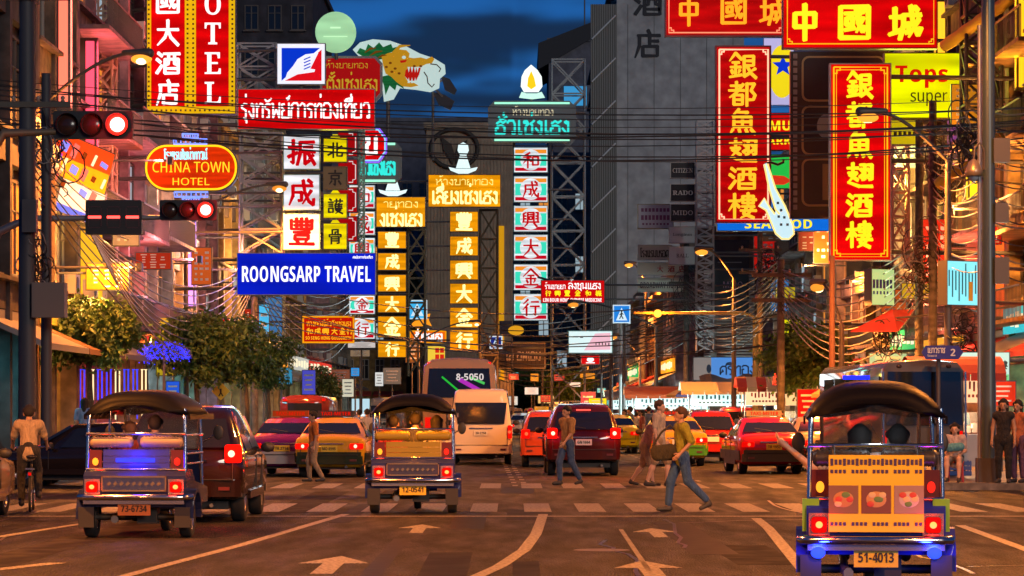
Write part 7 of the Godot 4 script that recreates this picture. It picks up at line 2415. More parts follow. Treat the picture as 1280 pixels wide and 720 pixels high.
func build_poles_and_signals():
	var conc := mat("pole_concrete", Color(0.16, 0.14, 0.125), 0.85, 0.0, "plaster", 0.6)
	var dark := mat("pole_dark", Color(0.05, 0.045, 0.05), 0.6)
	var teal := mat("pole_teal", Color(0.08, 0.12, 0.14), 0.35, 0.4)
	var t: Node3D
	t = pole("tall steel pole with conduit and bell lamp at the kerb", Vector3(P(1235, 0, 60).x, 0.14, -60), 13.5, 0.16, teal)
	pcyl(t, "conduit", Vector3(-0.2, 0, 0.12), Vector3(-0.2, 9.5, 0.12), 0.04, mat("conduit", Color(0.3, 0.3, 0.3), 0.4, 0.6))
	for e in [[6.9, 0.5, 0.34], [5.6, 0.4, 0.28], [4.4, 0.55, 0.3]]:
		pbox(t, "meter_box", Vector3(0.26, e[0], 0.1), Vector3(e[2], e[1], 0.22), mat("box_grey", Color(0.09, 0.085, 0.08), 0.5))
	var s := st()
	tube(s, [Vector3(-0.1, 6.5, 0.1), Vector3(-0.1, 6.9, 0.12), Vector3(-0.2, 7.05, 0.14), Vector3(-0.3, 6.95, 0.14), Vector3(-0.32, 6.7, 0.14)], 0.03, 8)
	commit(s, t, "lamp_arm", mat("lamp_pole"))
	s = st()
	lathe(s, [[0.03, 0.3], [0.1, 0.24], [0.17, 0.08], [0.19, -0.05], [0.16, -0.06]], Transform3D(Basis.IDENTITY, Vector3(-0.32, 6.42, 0.14)), 16)
	commit(s, t, "bell_shade", mat("bell_brass", Color(0.42, 0.33, 0.22), 0.35, 0.6))
	psph(t, "bell_glass", Vector3(-0.32, 6.34, 0.14), Vector3(0.1, 0.09, 0.1), mat("bell_glass", Color(0.5, 0.5, 0.52), 0.1))
	pbox(t, "base_collar", Vector3(0, 0.25, 0), Vector3(0.46, 0.5, 0.46), dark)
	pole("blunt concrete pole behind the yellow supermarket sign", Vector3(P(1166, 0, 84).x, 0.14, -84), P(0, 132, 84).y, 0.14, conc)
	pole("second blunt concrete pole beside the yellow sign", Vector3(P(1149, 0, 86).x, 0.14, -86), P(0, 156, 86).y, 0.14, conc)
	pole("concrete pole with crossarms behind the navy banner", Vector3(P(950, 0, 128).x, 0.14, -128), P(0, 290, 128).y, 0.15, conc, [7.6, 8.6])
	pole("dark pole with crossarms beside the street tree", Vector3(P(976, 0, 92).x, 0.14, -92), 6.3, 0.14, conc, [5.0, 5.8])
	pole("concrete pole with crossarms beside the cream hotel sign", Vector3(P(858, 0, 152).x, 0.14, -152), 10.5, 0.17, conc, [8.2, 9.6])
	pole("concrete pole beside the market canopies", Vector3(P(1040, 0, 84).x, 0.14, -84), 6.0, 0.1, mat("pole_orange", Color(0.3, 0.13, 0.06), 0.6))
	t = pole("thick dark pole with transformer box at the corner", Vector3(P(34, 0, 62).x, 0.0, -62), 14.0, 0.2, dark, [8.2, 10.5])
	pbox(t, "transformer_box", Vector3(0.5, 4.0, 0.1), Vector3(0.7, 0.75, 0.45), mat("transformer", Color(0.13, 0.1, 0.085), 0.6))
	pbox(t, "switch_box", Vector3(0.1, 5.8, 0.25), Vector3(0.3, 0.7, 0.25), mat("box_grey"))
	t = pole("thinner dark pole beside the transformer box", Vector3(P(58, 0, 63).x, 0.0, -63), 9.0, 0.13, dark, [])
	pole("dark pole with wire loops behind the round street trees", Vector3(P(318, 0, 112).x, 0.14, -112), P(0, 310, 112).y, 0.16, conc, [6.0, 6.9])
	pole("white pole carrying the blue crossing sign and billboard", Vector3(P(776, 0, 141.2).x, 0.0, -141.2), P(0, 380, 141).y, 0.11, mat("pole_white", Color(0.5, 0.5, 0.48), 0.4))
	# mast-arm signals
	t = thing("traffic_light", "red traffic light on the upper mast arm beside the street lamp", "traffic light", Vector3(P(-14, 0, 56).x, 0, -56))
	var o := t.position
	s = st()
	tube(s, [Vector3.ZERO, Vector3(0, P(0, 166, 56).y - 0.5, 0), Vector3(0.3, P(0, 166, 56).y, 0), P(70, 165, 56) - o], [0.13, 0.11, 0.09, 0.06], 10)
	commit(s, t, "mast", mat("mast_brown", Color(0.2, 0.13, 0.07), 0.5, 0.3))
	signal_head(t, P(116, 156, 56) - o, 3, 2, 31 * 56 / F)
	t = thing("countdown_signal", "countdown display with three red bars on curved arm", "traffic light", Vector3(P(-20, 0, 66).x, 0, -66))
	o = t.position
	s = st()
	var ay := P(0, 273, 66).y
	tube(s, [Vector3.ZERO, Vector3(0, ay - 0.9, 0), Vector3(0.35, ay - 0.3, 0), Vector3(1.0, ay, 0), P(205, 272, 66) - o], [0.13, 0.11, 0.1, 0.08, 0.05], 10)
	commit(s, t, "mast", mat("mast_grey", Color(0.25, 0.22, 0.22), 0.5, 0.4))
	var k := 66.0 / F
	var c := P(143, 272, 66) - o
	s = st()
	prism(s, round_rect(70 * k, 43 * k, 0.04), -0.2, 0.05, Transform3D(Basis.IDENTITY, c + Vector3(0, 0, 0.1)))
	commit(s, t, "display_case", mat("signal_black"))
	for i in 3:
		var x := (i - 1) * 23.5 * k
		pbox(t, "red_bar", c + Vector3(x, 0, 0.16), Vector3(16 * k, 3.2 * k, 0.02), glow("bar_red", Color(1.0, 0.25, 0.22), 5.0))
		s = st()
		for e in [[-8, 6.5, 1.2, 10], [8, 6.5, 1.2, 10], [-8, -6.5, 1.2, 10], [8, -6.5, 1.2, 10], [0, 13, 14, 1.2], [0, -13, 14, 1.2]]:
			bx(s, c + Vector3(x + e[0] * k, e[1] * k, 0.155), Vector3(e[2] * k, e[3] * k, 0.01))
		commit(s, t, "unlit_segment", mat("segment_off", Color(0.05, 0.02, 0.02), 0.4))
	signal_head(t, P(236, 263, 66) - o + Vector3(0, 0, 0.12), 3, 2, 22 * k)
	# far mast arm lamp on the road side
	t = thing("mast_arm_signal", "amber flashing lamp on a yellow horizontal mast arm", "traffic light", Vector3(P(944, 0, 118).x, 0.14, -118))
	o = t.position
	s = st()
	tube(s, [Vector3.ZERO, Vector3(0, P(0, 396, 118).y - 0.14, 0), P(930, 391.5, 118) - o, P(792, 391, 118) - o], [0.12, 0.1, 0.08, 0.05], 8)
	commit(s, t, "mast", mat("mast_yellow", Color(0.4, 0.27, 0.08), 0.5))
	psph(t, "signal_lens", P(822, 392, 118) - o + Vector3(0, 0, 0.1), Vector3(0.16, 0.16, 0.1), glow("amber_lens", Color(1.0, 0.65, 0.2), 3.0))
	omni(t, P(822, 392, 118) - o + Vector3(0, 0, 0.5), Color(1.0, 0.6, 0.15), 6.0, 0.15)
	# yellow crossing warning diamond among the trees
	t = thing("warning_sign", "yellow diamond warning sign with walking figure among the trees", "sign", P(276, 489, 92))
	pbox(t, "plate", Vector3.ZERO, Vector3(0.42, 0.42, 0.02), mat("warning_yellow", Color(0.65, 0.5, 0.04), 0.4), Vector3(0, 0, PI / 4))
	s = st()
	bar(s, Vector3(0, 0.08, 0.015), Vector3(0, -0.04, 0.015), 0.05)
	bar(s, Vector3(0, -0.04, 0.015), Vector3(0.07, -0.16, 0.015), 0.035)
	bar(s, Vector3(0, -0.04, 0.015), Vector3(-0.06, -0.16, 0.015), 0.035)
	commit(s, t, "walking_figure", mat("ink"))
	pcyl(t, "post", Vector3(0, 0.3, -0.04), Vector3(0, -t.position.y + 0.14, -0.04), 0.03, mat("lamp_pole"))
	# led billboard on the corner house
	t = thing("led_billboard", "slanted bright billboard of orange, yellow and blue print above the signals", "billboard", P(92, 222, 79), 0.75)
	var kk := 79.0 / F
	pbox(t, "case", Vector3(0, 0, -0.16), Vector3(104 * kk, 100 * kk, 0.3), mat("sign_steel"), Vector3(0, 0, -0.28))
	var bs := Basis(Vector3(0, 0, 1), -0.28)
	var bands := [[0, 34, 100, 28, Color(0.85, 0.25, 0.08)], [10, 8, 78, 26, Color(0.95, 0.6, 0.08)], [-36, -8, 24, 62, Color(0.12, 0.25, 0.9)], [18, -22, 66, 32, Color(0.9, 0.85, 0.8)], [4, -42, 90, 10, Color(0.25, 0.35, 0.9)]]
	for e in bands:
		pbox(t, "print", bs * Vector3(e[0] * kk, e[1] * kk, 0.0), Vector3(e[2] * kk, e[3] * kk, 0.05), glow("led_%d" % int(e[1] + 100), e[4], 0.95), Vector3(0, 0, -0.28))
	for i in 17:
		pbox(t, "print", bs * Vector3((-40 + i * 5.2) * kk, (34 - (i * 23) % 68) * kk, 0.04), Vector3((3 + i % 4 * 2.5) * kk, (6 + (i * 7) % 15) * kk, 0.05), [glow("led_white", Color(1.0, 0.9, 0.75), 1.0), glow("led_brown", Color(0.4, 0.18, 0.05), 0.8), glow("led_rose", Color(0.9, 0.4, 0.4), 0.9), glow("led_sky", Color(0.4, 0.5, 1.0), 0.9)][i % 4], Vector3(0, 0, -0.5))
	pcyl(t, "arm", Vector3(0, 0.5, -0.3), Vector3(-1.4, 0.5, -0.9), 0.06, mat("arm_steel"))
	pcyl(t, "arm", Vector3(0, -0.7, -0.3), Vector3(-1.4, -0.7, -0.9), 0.06, mat("arm_steel"))
	area_light(t, Vector3(0, 0, 0.2), 2.0, 2.0, Color(1.0, 0.6, 0.45), 10.0)
	# glowing panel standing in for the yellow lit wall of the ochre house
	t = thing("lit_wall_panel", "tall glowing panel standing in for the yellow lit wall of the ochre shophouse", "sign", P(114, 355, 84.5), 0.9)
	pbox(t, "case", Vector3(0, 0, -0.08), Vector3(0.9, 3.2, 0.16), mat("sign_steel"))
	pbox(t, "face", Vector3(0, 0, 0.01), Vector3(0.84, 3.1, 0.04), glow("lit_wall_yellow", Color(1.0, 0.72, 0.15), 1.0))
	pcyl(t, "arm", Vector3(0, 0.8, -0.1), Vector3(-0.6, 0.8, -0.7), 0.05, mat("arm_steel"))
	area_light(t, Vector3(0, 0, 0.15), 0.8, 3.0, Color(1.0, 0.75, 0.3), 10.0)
	# pink strip lights up the house front
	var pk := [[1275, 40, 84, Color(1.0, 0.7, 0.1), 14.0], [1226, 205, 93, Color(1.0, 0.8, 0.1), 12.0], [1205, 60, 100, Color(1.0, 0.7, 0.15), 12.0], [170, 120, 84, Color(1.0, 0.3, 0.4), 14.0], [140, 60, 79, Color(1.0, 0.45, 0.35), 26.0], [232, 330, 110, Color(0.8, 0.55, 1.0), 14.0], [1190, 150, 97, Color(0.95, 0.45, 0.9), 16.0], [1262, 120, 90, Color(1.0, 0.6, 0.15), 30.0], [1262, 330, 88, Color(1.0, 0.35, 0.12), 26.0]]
	for e in pk:
		var p := P(e[0], e[1], e[2])
		t = thing("neon_strip_light", ["amber neon strip on the crowded balcony house", "lemon neon strip on the rose balcony house", "gold neon strip on the ochre balcony house", "coral neon strip on the pink shophouse front", "salmon neon strip on the ochre shophouse front", "lilac neon strip on the pink shophouse front", "violet neon strip behind the scaffold tower", "amber neon strip high on the corner shophouse", "red orange neon strip over the corner shop"][pk.find(e)], "neon light", p)
		var sd := signf(p.x)
		t.position.x = wallx(sd) - sd * 0.35
		pbox(t, "holder", Vector3(sd * 0.1, 0, -0.1), Vector3(0.56, 3.4, 0.1), mat("sign_steel"))
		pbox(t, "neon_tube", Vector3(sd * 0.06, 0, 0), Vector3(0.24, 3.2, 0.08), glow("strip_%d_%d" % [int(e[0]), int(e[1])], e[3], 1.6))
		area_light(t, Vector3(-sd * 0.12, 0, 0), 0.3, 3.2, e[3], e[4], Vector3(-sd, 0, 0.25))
	# hanging signs small, far left and ground level
	var small := [[330, 412, 12, 62, 118, Color(0.3, 0.75, 0.95), "upright sky blue banner beside the small goldsmith sign"], [216, 492, 16, 30, 100, Color(0.15, 0.35, 0.85), "round topped blue sign beside the yellow diamond sign"], [1010, 505, 26, 36, 92, Color(0.72, 0.08, 0.06), "square red menu board beside the red taxi"], [747, 506, 22, 16, 150, Color(0.92, 0.86, 0.1), "square yellow board behind the dark red car"], [435, 485, 14, 22, 170, Color(0.85, 0.82, 0.72), "small cream board above the distant traffic"], [735, 505, 18, 30, 175, Color(0.85, 0.3, 0.28), "red and white poster stand behind the dark red car"], [610, 465, 30, 12, 205, Color(0.6, 0.5, 0.35), "pale shop fascia beneath the brown board"], [452, 431, 34, 7, 176, Color(0.85, 0.8, 0.78), "narrow white strip sign under the striped panels"], [450, 441, 24, 9, 178, Color(0.55, 0.45, 0.35), "tan sign with red mark under the white strip"], [444, 465, 10, 10, 184, Color(0.2, 0.6, 0.9), "little square blue sign above the traffic"], [474, 474, 10, 17, 180, Color(0.9, 0.9, 0.88), "small white upright sign by the lattice foot"], [490, 470, 22, 20, 186, Color(0.45, 0.38, 0.32), "dim tan shop board beside the coach"], [515, 440, 16, 26, 188, Color(0.5, 0.3, 0.12), "dim amber banner beside the menu sign"], [426, 470, 22, 16, 182, Color(0.5, 0.28, 0.2), "dim brick red shop board above the red truck"], [1252, 492, 34, 30, 70, Color(0.85, 0.2, 0.1), "red and orange stall poster behind the two women"], [1110, 455, 46, 26, 90, Color(0.6, 0.8, 0.6), "pale green lit shop board behind the white bus"], [352, 470, 26, 20, 122, Color(0.2, 0.55, 0.7), "teal lit shop board under the tree"], [386, 478, 16, 30, 140, Color(0.3, 0.3, 0.75), "violet lit banner beside the little lit tree"]]
	var fr := RandomNumberGenerator.new()
	fr.seed = 12
	var fc := [Color(0.95, 0.8, 0.5), Color(0.9, 0.3, 0.2), Color(0.95, 0.92, 0.85), Color(0.4, 0.8, 0.8), Color(0.95, 0.6, 0.15)]
	var fw := ["cream", "red", "white", "teal", "amber"]
	var fk := ["shop", "noodle", "gold", "tea", "fruit"]
	for i in 20:
		small.append([fr.randf_range(622, 800), fr.randf_range(470, 512), fr.randf_range(8, 20), fr.randf_range(5, 11), fr.randf_range(180, 228), fc[i % 5], "small %s lit %s sign among the trees at the street's end" % [fw[i % 5], fk[(i / 5 + i) % 5]]])
	for e in small:
		var kz: float = e[4] / F
		t = thing("shop_sign", e[6], "sign", P(e[0], e[1], e[4]))
		pbox(t, "case", Vector3(0, 0, -0.06), Vector3(e[2] * kz + 0.06, e[3] * kz + 0.06, 0.12), mat("sign_steel"))
		pbox(t, "face", Vector3(0, 0, 0.01), Vector3(e[2] * kz, e[3] * kz, 0.04), glow("small_%d_%d" % [int(e[0]), int(e[1])], e[5], 0.85))
		s = st()
		for i in 4:
			bx(s, Vector3(0, (0.3 - 0.2 * i) * e[3] * kz, 0.035), Vector3(e[2] * kz * (0.7 - 0.12 * (i % 3)), e[3] * kz * 0.07, 0.012))
		commit(s, t, "print", mat("print_pale", Color(0.6, 0.6, 0.6), 0.5))
		pcyl(t, "post", Vector3(0, -e[3] * kz * 0.5, -0.08), Vector3(0, -t.position.y, -0.08), 0.05, mat("arm_steel"))

func build_blades():
	var r := RandomNumberGenerator.new()
	r.seed = 63
	var cs := [Color(0.85, 0.12, 0.08), Color(0.95, 0.6, 0.12), Color(0.9, 0.85, 0.75), Color(0.75, 0.2, 0.1), Color(0.85, 0.75, 0.15), Color(0.3, 0.55, 0.8), Color(0.9, 0.4, 0.15)]
	var cn := ["red", "orange", "cream", "brick red", "yellow", "blue", "rust orange"]
	for i in 34:
		var side := 1.0 if i < 22 else -1.0
		var d := (84.0 + i * 3.4) if side > 0 else (79.0 + (i - 22) * 5.2)
		var y := r.randf_range(3.6, 11.5 if side > 0 else 7.5)
		var w := r.randf_range(0.6, 1.3)
		var h := r.randf_range(0.5, 1.1) if i % 2 == 0 else r.randf_range(1.3, 2.4)
		var c: Color = cs[i % 7]
		var t := thing("blade_sign", "small %s %s blade sign on the %s house fronts" % [cn[i % 7], "wide" if h < 1.2 else "tall", "stall side" if side > 0 else "tree side"], "sign", Vector3(wallx(side) - side * (w * 0.5 + 0.9), y, -d), 0.0, "small blade signs on the house fronts")
		pbox(t, "case", Vector3(0, 0, -0.08), Vector3(w, h, 0.14), mat("sign_steel"))
		pbox(t, "face", Vector3(0, 0, 0.0), Vector3(w - 0.06, h - 0.06, 0.03), glow("blade_%d" % (i % 7), c, 0.55) if i % 3 != 2 else mat("blade_off_%d" % (i % 7), Color(c.r * 0.35, c.g * 0.35, c.b * 0.35), 0.6))
		var s := st()
		for k in 6:
			for cc in 3:
				if r.randf() < 0.7:
					bx(s, Vector3((cc - 1) * w * 0.26, (k - 2.5) * h * 0.14, 0.02), Vector3(w * r.randf_range(0.08, 0.2), h * 0.06, 0.02))
		commit(s, t, "print", mat("print_pale", Color(0.6, 0.6, 0.6), 0.5))
		t.get_node("print").set_meta("kind", "stuff")
		pcyl(t, "arm", Vector3(0, 0.1, -0.1), Vector3(side * (w * 0.5 + 0.9), 0.1, -0.1), 0.035, mat("arm_steel"))
	for e in [[1172, 232, 80, 1252, 168, 79, "rolled yellow awning slung between the scaffold and the pole"], [1180, 58, 87, 1278, -12, 84, "rolled yellow awning above the scaffold tower"]]:
		var a := P(e[0], e[1], e[2])
		var b := P(e[3], e[4], e[5])
		var t := thing("rolled_awning", e[6], "awning", (a + b) * 0.5)
		var s := st()
		var pts := []
		var rr := []
		for k in 11:
			pts.append(a.lerp(b, k / 10.0) - t.position)
			rr.append(0.17 + 0.03 * (k % 2))
		tube(s, pts, rr, 9)
		commit(s, t, "roll", mat("awning_yellow", Color(0.55, 0.42, 0.03), 0.6))
		for u in [0.15, 0.85]:
			var p := a.lerp(b, u) - t.position
			pcyl(t, "stay", p, Vector3(wallx(1.0) - t.position.x, p.y + 0.3, p.z - 6.0), 0.03, mat("arm_steel"))

# trees
func tree(label: String, at: Vector3, top: float, crown_r: Vector3, n: int, leaf: float, tone: Color, called := "street_tree"):
	var t := thing(called, label, "tree", at)
	var r := RandomNumberGenerator.new()
	r.seed = int(at.x * 131 + at.z * 17) + 900
	var cy := top - crown_r.y
	var s := st()
	var base_r := 0.11
	tube(s, [Vector3.ZERO, Vector3(0.04, cy * 0.4, 0), Vector3(-0.03, cy * 0.75, 0.03), Vector3(0, cy, 0)], [base_r, base_r * 0.8, base_r * 0.65, base_r * 0.4], 8)
	for k in 9:
		var an := TAU * k / 9.0 + r.randf() * 0.5
		var y0 := cy * r.randf_range(0.62, 0.95)
		var e := Vector3(cos(an) * crown_r.x * 0.75, cy + crown_r.y * r.randf_range(-0.4, 0.6), sin(an) * crown_r.z * 0.75)
		tube(s, [Vector3(0, y0, 0), Vector3(e.x * 0.4, lerpf(y0, e.y, 0.6), e.z * 0.4), e], [0.05, 0.035, 0.012], 5)
	commit(s, t, "trunk", mat("bark", Color(0.09, 0.065, 0.045), 0.9, 0.0, "plaster", 2.0))
	# clumps of leaves
	var st2 := SurfaceTool.new()
	st2.begin(Mesh.PRIMITIVE_TRIANGLES)
	st2.set_smooth_group(-1)
	tone = tone * 1.2
	var clumps := []
	for k in 46:
		var d := Vector3(r.randfn(), r.randfn() * 0.9, r.randfn()).normalized()
		var q := pow(r.randf(), 0.45) * r.randf_range(0.82, 1.08)
		clumps.append([d * q, r.randf_range(0.2, 0.4), r.randf_range(0.6, 1.3)])
	for i in n:
		var c: Array = clumps[r.randi() % clumps.size()]
		var p: Vector3 = c[0] + Vector3(r.randfn(), r.randfn() * 0.8, r.randfn()) * c[1] * 0.62
		p = Vector3(p.x * crown_r.x, cy + p.y * crown_r.y, p.z * crown_r.z)
		var up := Vector3(r.randfn(), r.randfn() * 0.6 - 0.7, r.randfn()).normalized()
		var side := up.cross(Vector3(r.randfn(), r.randfn(), r.randfn())).normalized()
		var nrm := side.cross(up)
		var l := leaf * r.randf_range(0.7, 1.35)
		var v: float = c[2] * r.randf_range(0.75, 1.25)
		st2.set_color(Color(tone.r * v * r.randf_range(0.85, 1.3), tone.g * v, tone.b * v))
		var tip := p + up * l
		var mid := p + up * l * 0.45
		st2.add_vertex(p); st2.add_vertex(mid + side * l * 0.24 + nrm * l * 0.06); st2.add_vertex(tip)
		st2.add_vertex(p); st2.add_vertex(tip); st2.add_vertex(mid - side * l * 0.24 + nrm * l * 0.06)
	var lm := mat("leaf", Color(1, 1, 1), 0.5)
	lm.vertex_color_use_as_albedo = true
	lm.backlight_enabled = true
	lm.backlight = Color(0.35, 0.4, 0.2)
	commit(st2, t, "crown", lm)

func build_trees():
	var g := Color(0.06, 0.115, 0.025)
	var olive := Color(0.07, 0.12, 0.022)
	tree("dense round clipped tree beside the corner shophouses", P(112, 0, 78) * Vector3(1, 0, 1) + Vector3(0, 0.14, 0), P(0, 368, 78).y, Vector3(1.1, 1.15, 1.1), 11000, 0.18, g)
	tree("olive clipped tree next to the blue string lights", P(246, 0, 90) * Vector3(1, 0, 1) + Vector3(0, 0.0, 0), P(0, 386, 90).y, Vector3(1.4, 1.1, 1.2), 11000, 0.19, olive)
	tree("smaller olive tree behind the string light tree", P(308, 0, 102) * Vector3(1, 0, 1), P(0, 398, 102).y, Vector3(1.15, 1.15, 1.1), 9000, 0.19, olive)
	tree("feathery tree beyond the clipped trees", P(335, 0, 118) * Vector3(1, 0, 1), P(0, 410, 118).y, Vector3(1.0, 1.2, 1.0), 6000, 0.19, g)
	tree("small lit tree near the red truck", P(402, 0, 150) * Vector3(1, 0, 1), P(0, 455, 150).y, Vector3(0.9, 1.0, 0.9), 2500, 0.2, Color(0.08, 0.1, 0.02))
	tree("leafy tree beside the yellow upright sign", P(1004, 0, 96) * Vector3(1, 0, 1) + Vector3(0, 0.14, 0), P(0, 412, 96).y, Vector3(1.15, 1.15, 1.1), 10000, 0.19, Color(0.12, 0.22, 0.04))
	tree("dark broad tree at the end of the street", P(655, 0, 242) * Vector3(1, 0, 1), P(0, 452, 242).y, Vector3(3.2, 2.2, 2.4), 6000, 0.34, Color(0.08, 0.13, 0.03))
	tree("yellow green lit tree beside the dark broad one", P(714, 0, 205) * Vector3(1, 0, 1), P(0, 462, 205).y, Vector3(1.6, 1.1, 1.4), 5000, 0.26, Color(0.13, 0.2, 0.02))
	tree("dark tree between the grey car and the yellow lit tree", P(690, 0, 236) * Vector3(1, 0, 1), P(0, 458, 236).y, Vector3(2.0, 2.0, 2.0), 4000, 0.32, Color(0.07, 0.12, 0.03))
	tree("low leafy shrub behind the purple taxi", P(318, 0, 84) * Vector3(1, 0, 1), 0.95, Vector3(0.6, 0.4, 0.5), 1800, 0.14, Color(0.09, 0.13, 0.03), "shrub")
	# blue string lights wrapped round a frame
	var t := thing("string_lights", "dome of tiny blue string lights beside the olive tree", "string lights", P(205, 446, 87))
	var r := RandomNumberGenerator.new()
	r.seed = 44
	var s := st()
	for k in 12:
		var pts := []
		for i in 9:
			var a := PI * i / 8.0
			pts.append(Vector3(cos(a) * 0.85 * cos(PI * k / 12.0), sin(a) * 0.45, cos(a) * 0.5 * sin(PI * k / 12.0)))
		tube(s, pts, 0.008, 4)
	tube(s, [Vector3(0, 0.4, 0), Vector3(0, -t.position.y, 0)], 0.04, 6)
	commit(s, t, "frame", mat("arm_steel"))
	s = st()
	for i in 520:
		var d := Vector3(r.randfn(), absf(r.randfn()) * 0.9 - 0.25, r.randfn()).normalized() * r.randf_range(0.75, 1.0)
		bx(s, d * Vector3(0.85, 0.5, 0.5), Vector3.ONE * r.randf_range(0.016, 0.032))
	var bl := commit(s, t, "bulbs", glow("led_blue", Color(0.2, 0.2, 1.0), 2.6))
	bl.set_meta("kind", "stuff")
	# hanging blue and white light curtains at the shop fronts
	for k in 9:
		var x := 92.0 + k * 11.0
		t = thing("light_curtain", "hanging strands of blue and white lights under the clipped trees", "string lights", P(x, 462, 84 + k * 0.5), 0.0, "light curtains by the shopfronts")
		s = st()
		bar(s, Vector3(-0.1, 0, 0), Vector3(0.1, 0, 0), 0.02)
		for i in 2:
			tube(s, [Vector3(-0.06 + 0.12 * i, 0, 0), Vector3(-0.06 + 0.12 * i, -0.9 - 0.3 * ((k + i) % 3), 0)], 0.022, 5)
		commit(s, t, "strand", glow("curtain_blue", Color(0.2, 0.25, 1.0), 1.5) if k % 3 != 2 else glow("curtain_white", Color(1.0, 0.92, 0.7), 1.3))
		pcyl(t, "hanger", Vector3.ZERO, Vector3(0, P(x, 440, 84).y - t.position.y, -0.4), 0.01, mat("arm_steel"))

# market stalls
func stall(label: String, at: Vector3, w: float, canopy: Material, kind: int, light: Color, energy: float):
	var t := thing("market_stall", label, "stall", at, 0.0, "market stalls on the pavement")
	var steel := mat("stall_steel", Color(0.4, 0.4, 0.4), 0.3, 0.7)
	for x in [-0.5, 0.5]:
		for z in [-0.7, 0.7]:
			pcyl(t, "leg", Vector3(x * w, 0, z), Vector3(x * w, 2.35, z), 0.025, steel)
	pbox(t, "counter", Vector3(0, 0.55, 0.35), Vector3(w - 0.1, 0.75, 0.6), mat("stall_counter_%d" % kind, [Color(0.5, 0.5, 0.5), Color(0.45, 0.04, 0.03), Color(0.3, 0.3, 0.32)][kind], 0.35, 0.2))
	pbox(t, "light_box", Vector3(0, 1.98, 0.72), Vector3(w * 0.96, 0.62, 0.1), glow("stall_box_" + str(light), light, 1.3))
	var s := st()
	for k in 15:
		bx(s, Vector3((k - 7) * w * 0.055, 2.08 - 0.03 * (k % 2), 0.78), Vector3(w * 0.026, 0.13 + 0.05 * (k % 3), 0.02))
		bx(s, Vector3((k - 7) * w * 0.052, 1.83, 0.78), Vector3(w * 0.03, 0.07, 0.02))
	commit(s, t, "lettering", mat("stall_ink_%d" % kind, [Color(0.05, 0.2, 0.25), Color(0.4, 0.03, 0.02), Color(0.3, 0.05, 0.03)][kind], 0.6)).set_meta("kind", "stuff")
	pbox(t, "glass_case", Vector3(0, 1.2, 0.4), Vector3(w * 0.8, 0.5, 0.4), glass("clear_pane", Color(0.7, 0.75, 0.75), 0.12))
	s = st()
	for k in 9:
		bx(s, Vector3((k - 4) * w * 0.085, 1.05 + 0.03 * (k % 3), 0.4), Vector3(w * 0.06, 0.16 + 0.05 * (k % 3), 0.25))
	commit(s, t, "goods", mat("goods_%d" % (kind + 1), [Color(0.5, 0.4, 0.08), Color(0.06, 0.15, 0.4), Color(0.5, 0.48, 0.45)][kind], 0.5))
	# canopy: striped hump of panels
	var rings := 7
	for k in 8:
		s = st()
		var xa := -0.62 * w + 1.24 * w * k / 8.0
		var xb := -0.62 * w + 1.24 * w * (k + 1) / 8.0
		for i in rings:
			var a0 := -1.0 + 2.0 * i / rings
			var a1 := -1.0 + 2.0 * (i + 1) / rings
			var ya := 2.35 + 0.42 * (1 - a0 * a0)
			var yb := 2.35 + 0.42 * (1 - a1 * a1)
			quad(s, Vector3(xa, yb, a1 * -1.0), Vector3(xb, yb, a1 * -1.0), Vector3(xb, ya, a0 * -1.0), Vector3(xa, ya, a0 * -1.0))
		bx(s, Vector3((xa + xb) * 0.5, 2.27, 1.0), Vector3(xb - xa - 0.02, 0.18, 0.015))
		commit(s, t, "canopy_panel", canopy if k % 2 == 0 or kind != 1 else mat("stripe_cream", Color(0.6, 0.5, 0.35), 0.8))
	psph(t, "bulb", Vector3(0, 1.6, 0.6), Vector3(0.06, 0.08, 0.06), glow("stall_bulb", Color(1.0, 0.9, 0.7), 4.0))
	omni(t, Vector3(0, 1.6, 0.6), light, energy * 0.7, 0.06)

func umbrella(label: String, at: Vector3, c: Material, r := 1.1, h := 2.3):
	var t := thing("umbrella", label, "umbrella", at, 0.0, "umbrellas over the pavement")
	pcyl(t, "pole", Vector3.ZERO, Vector3(0, h, 0), 0.025, mat("stall_steel", Color(0.4, 0.4, 0.4), 0.3, 0.7))
	pbox(t, "base", Vector3(0, 0.05, 0), Vector3(0.4, 0.1, 0.4), mat("iron"))
	for k in 8:
		var s := st()
		var a := TAU * k / 8.0
		var b := TAU * (k + 1) / 8.0
		var p := Vector3(0, h, 0)
		var m0 := Vector3(cos(a) * r * 0.55, h - 0.2, sin(a) * r * 0.55)
		var m1 := Vector3(cos(b) * r * 0.55, h - 0.2, sin(b) * r * 0.55)
		var e0 := Vector3(cos(a) * r, h - 0.5, sin(a) * r)
		var e1 := Vector3(cos(b) * r, h - 0.5, sin(b) * r)
		s.add_vertex(p); s.add_vertex(m1); s.add_vertex(m0)
		quad(s, m0, m1, e1, e0)
		quad(s, e0, e1, e1 - Vector3(0, 0.12, 0), e0 - Vector3(0, 0.12, 0))
		commit(s, t, "panel", c if k % 2 == 0 else mat("umbrella_alt", Color(0.5, 0.35, 0.12), 0.8))

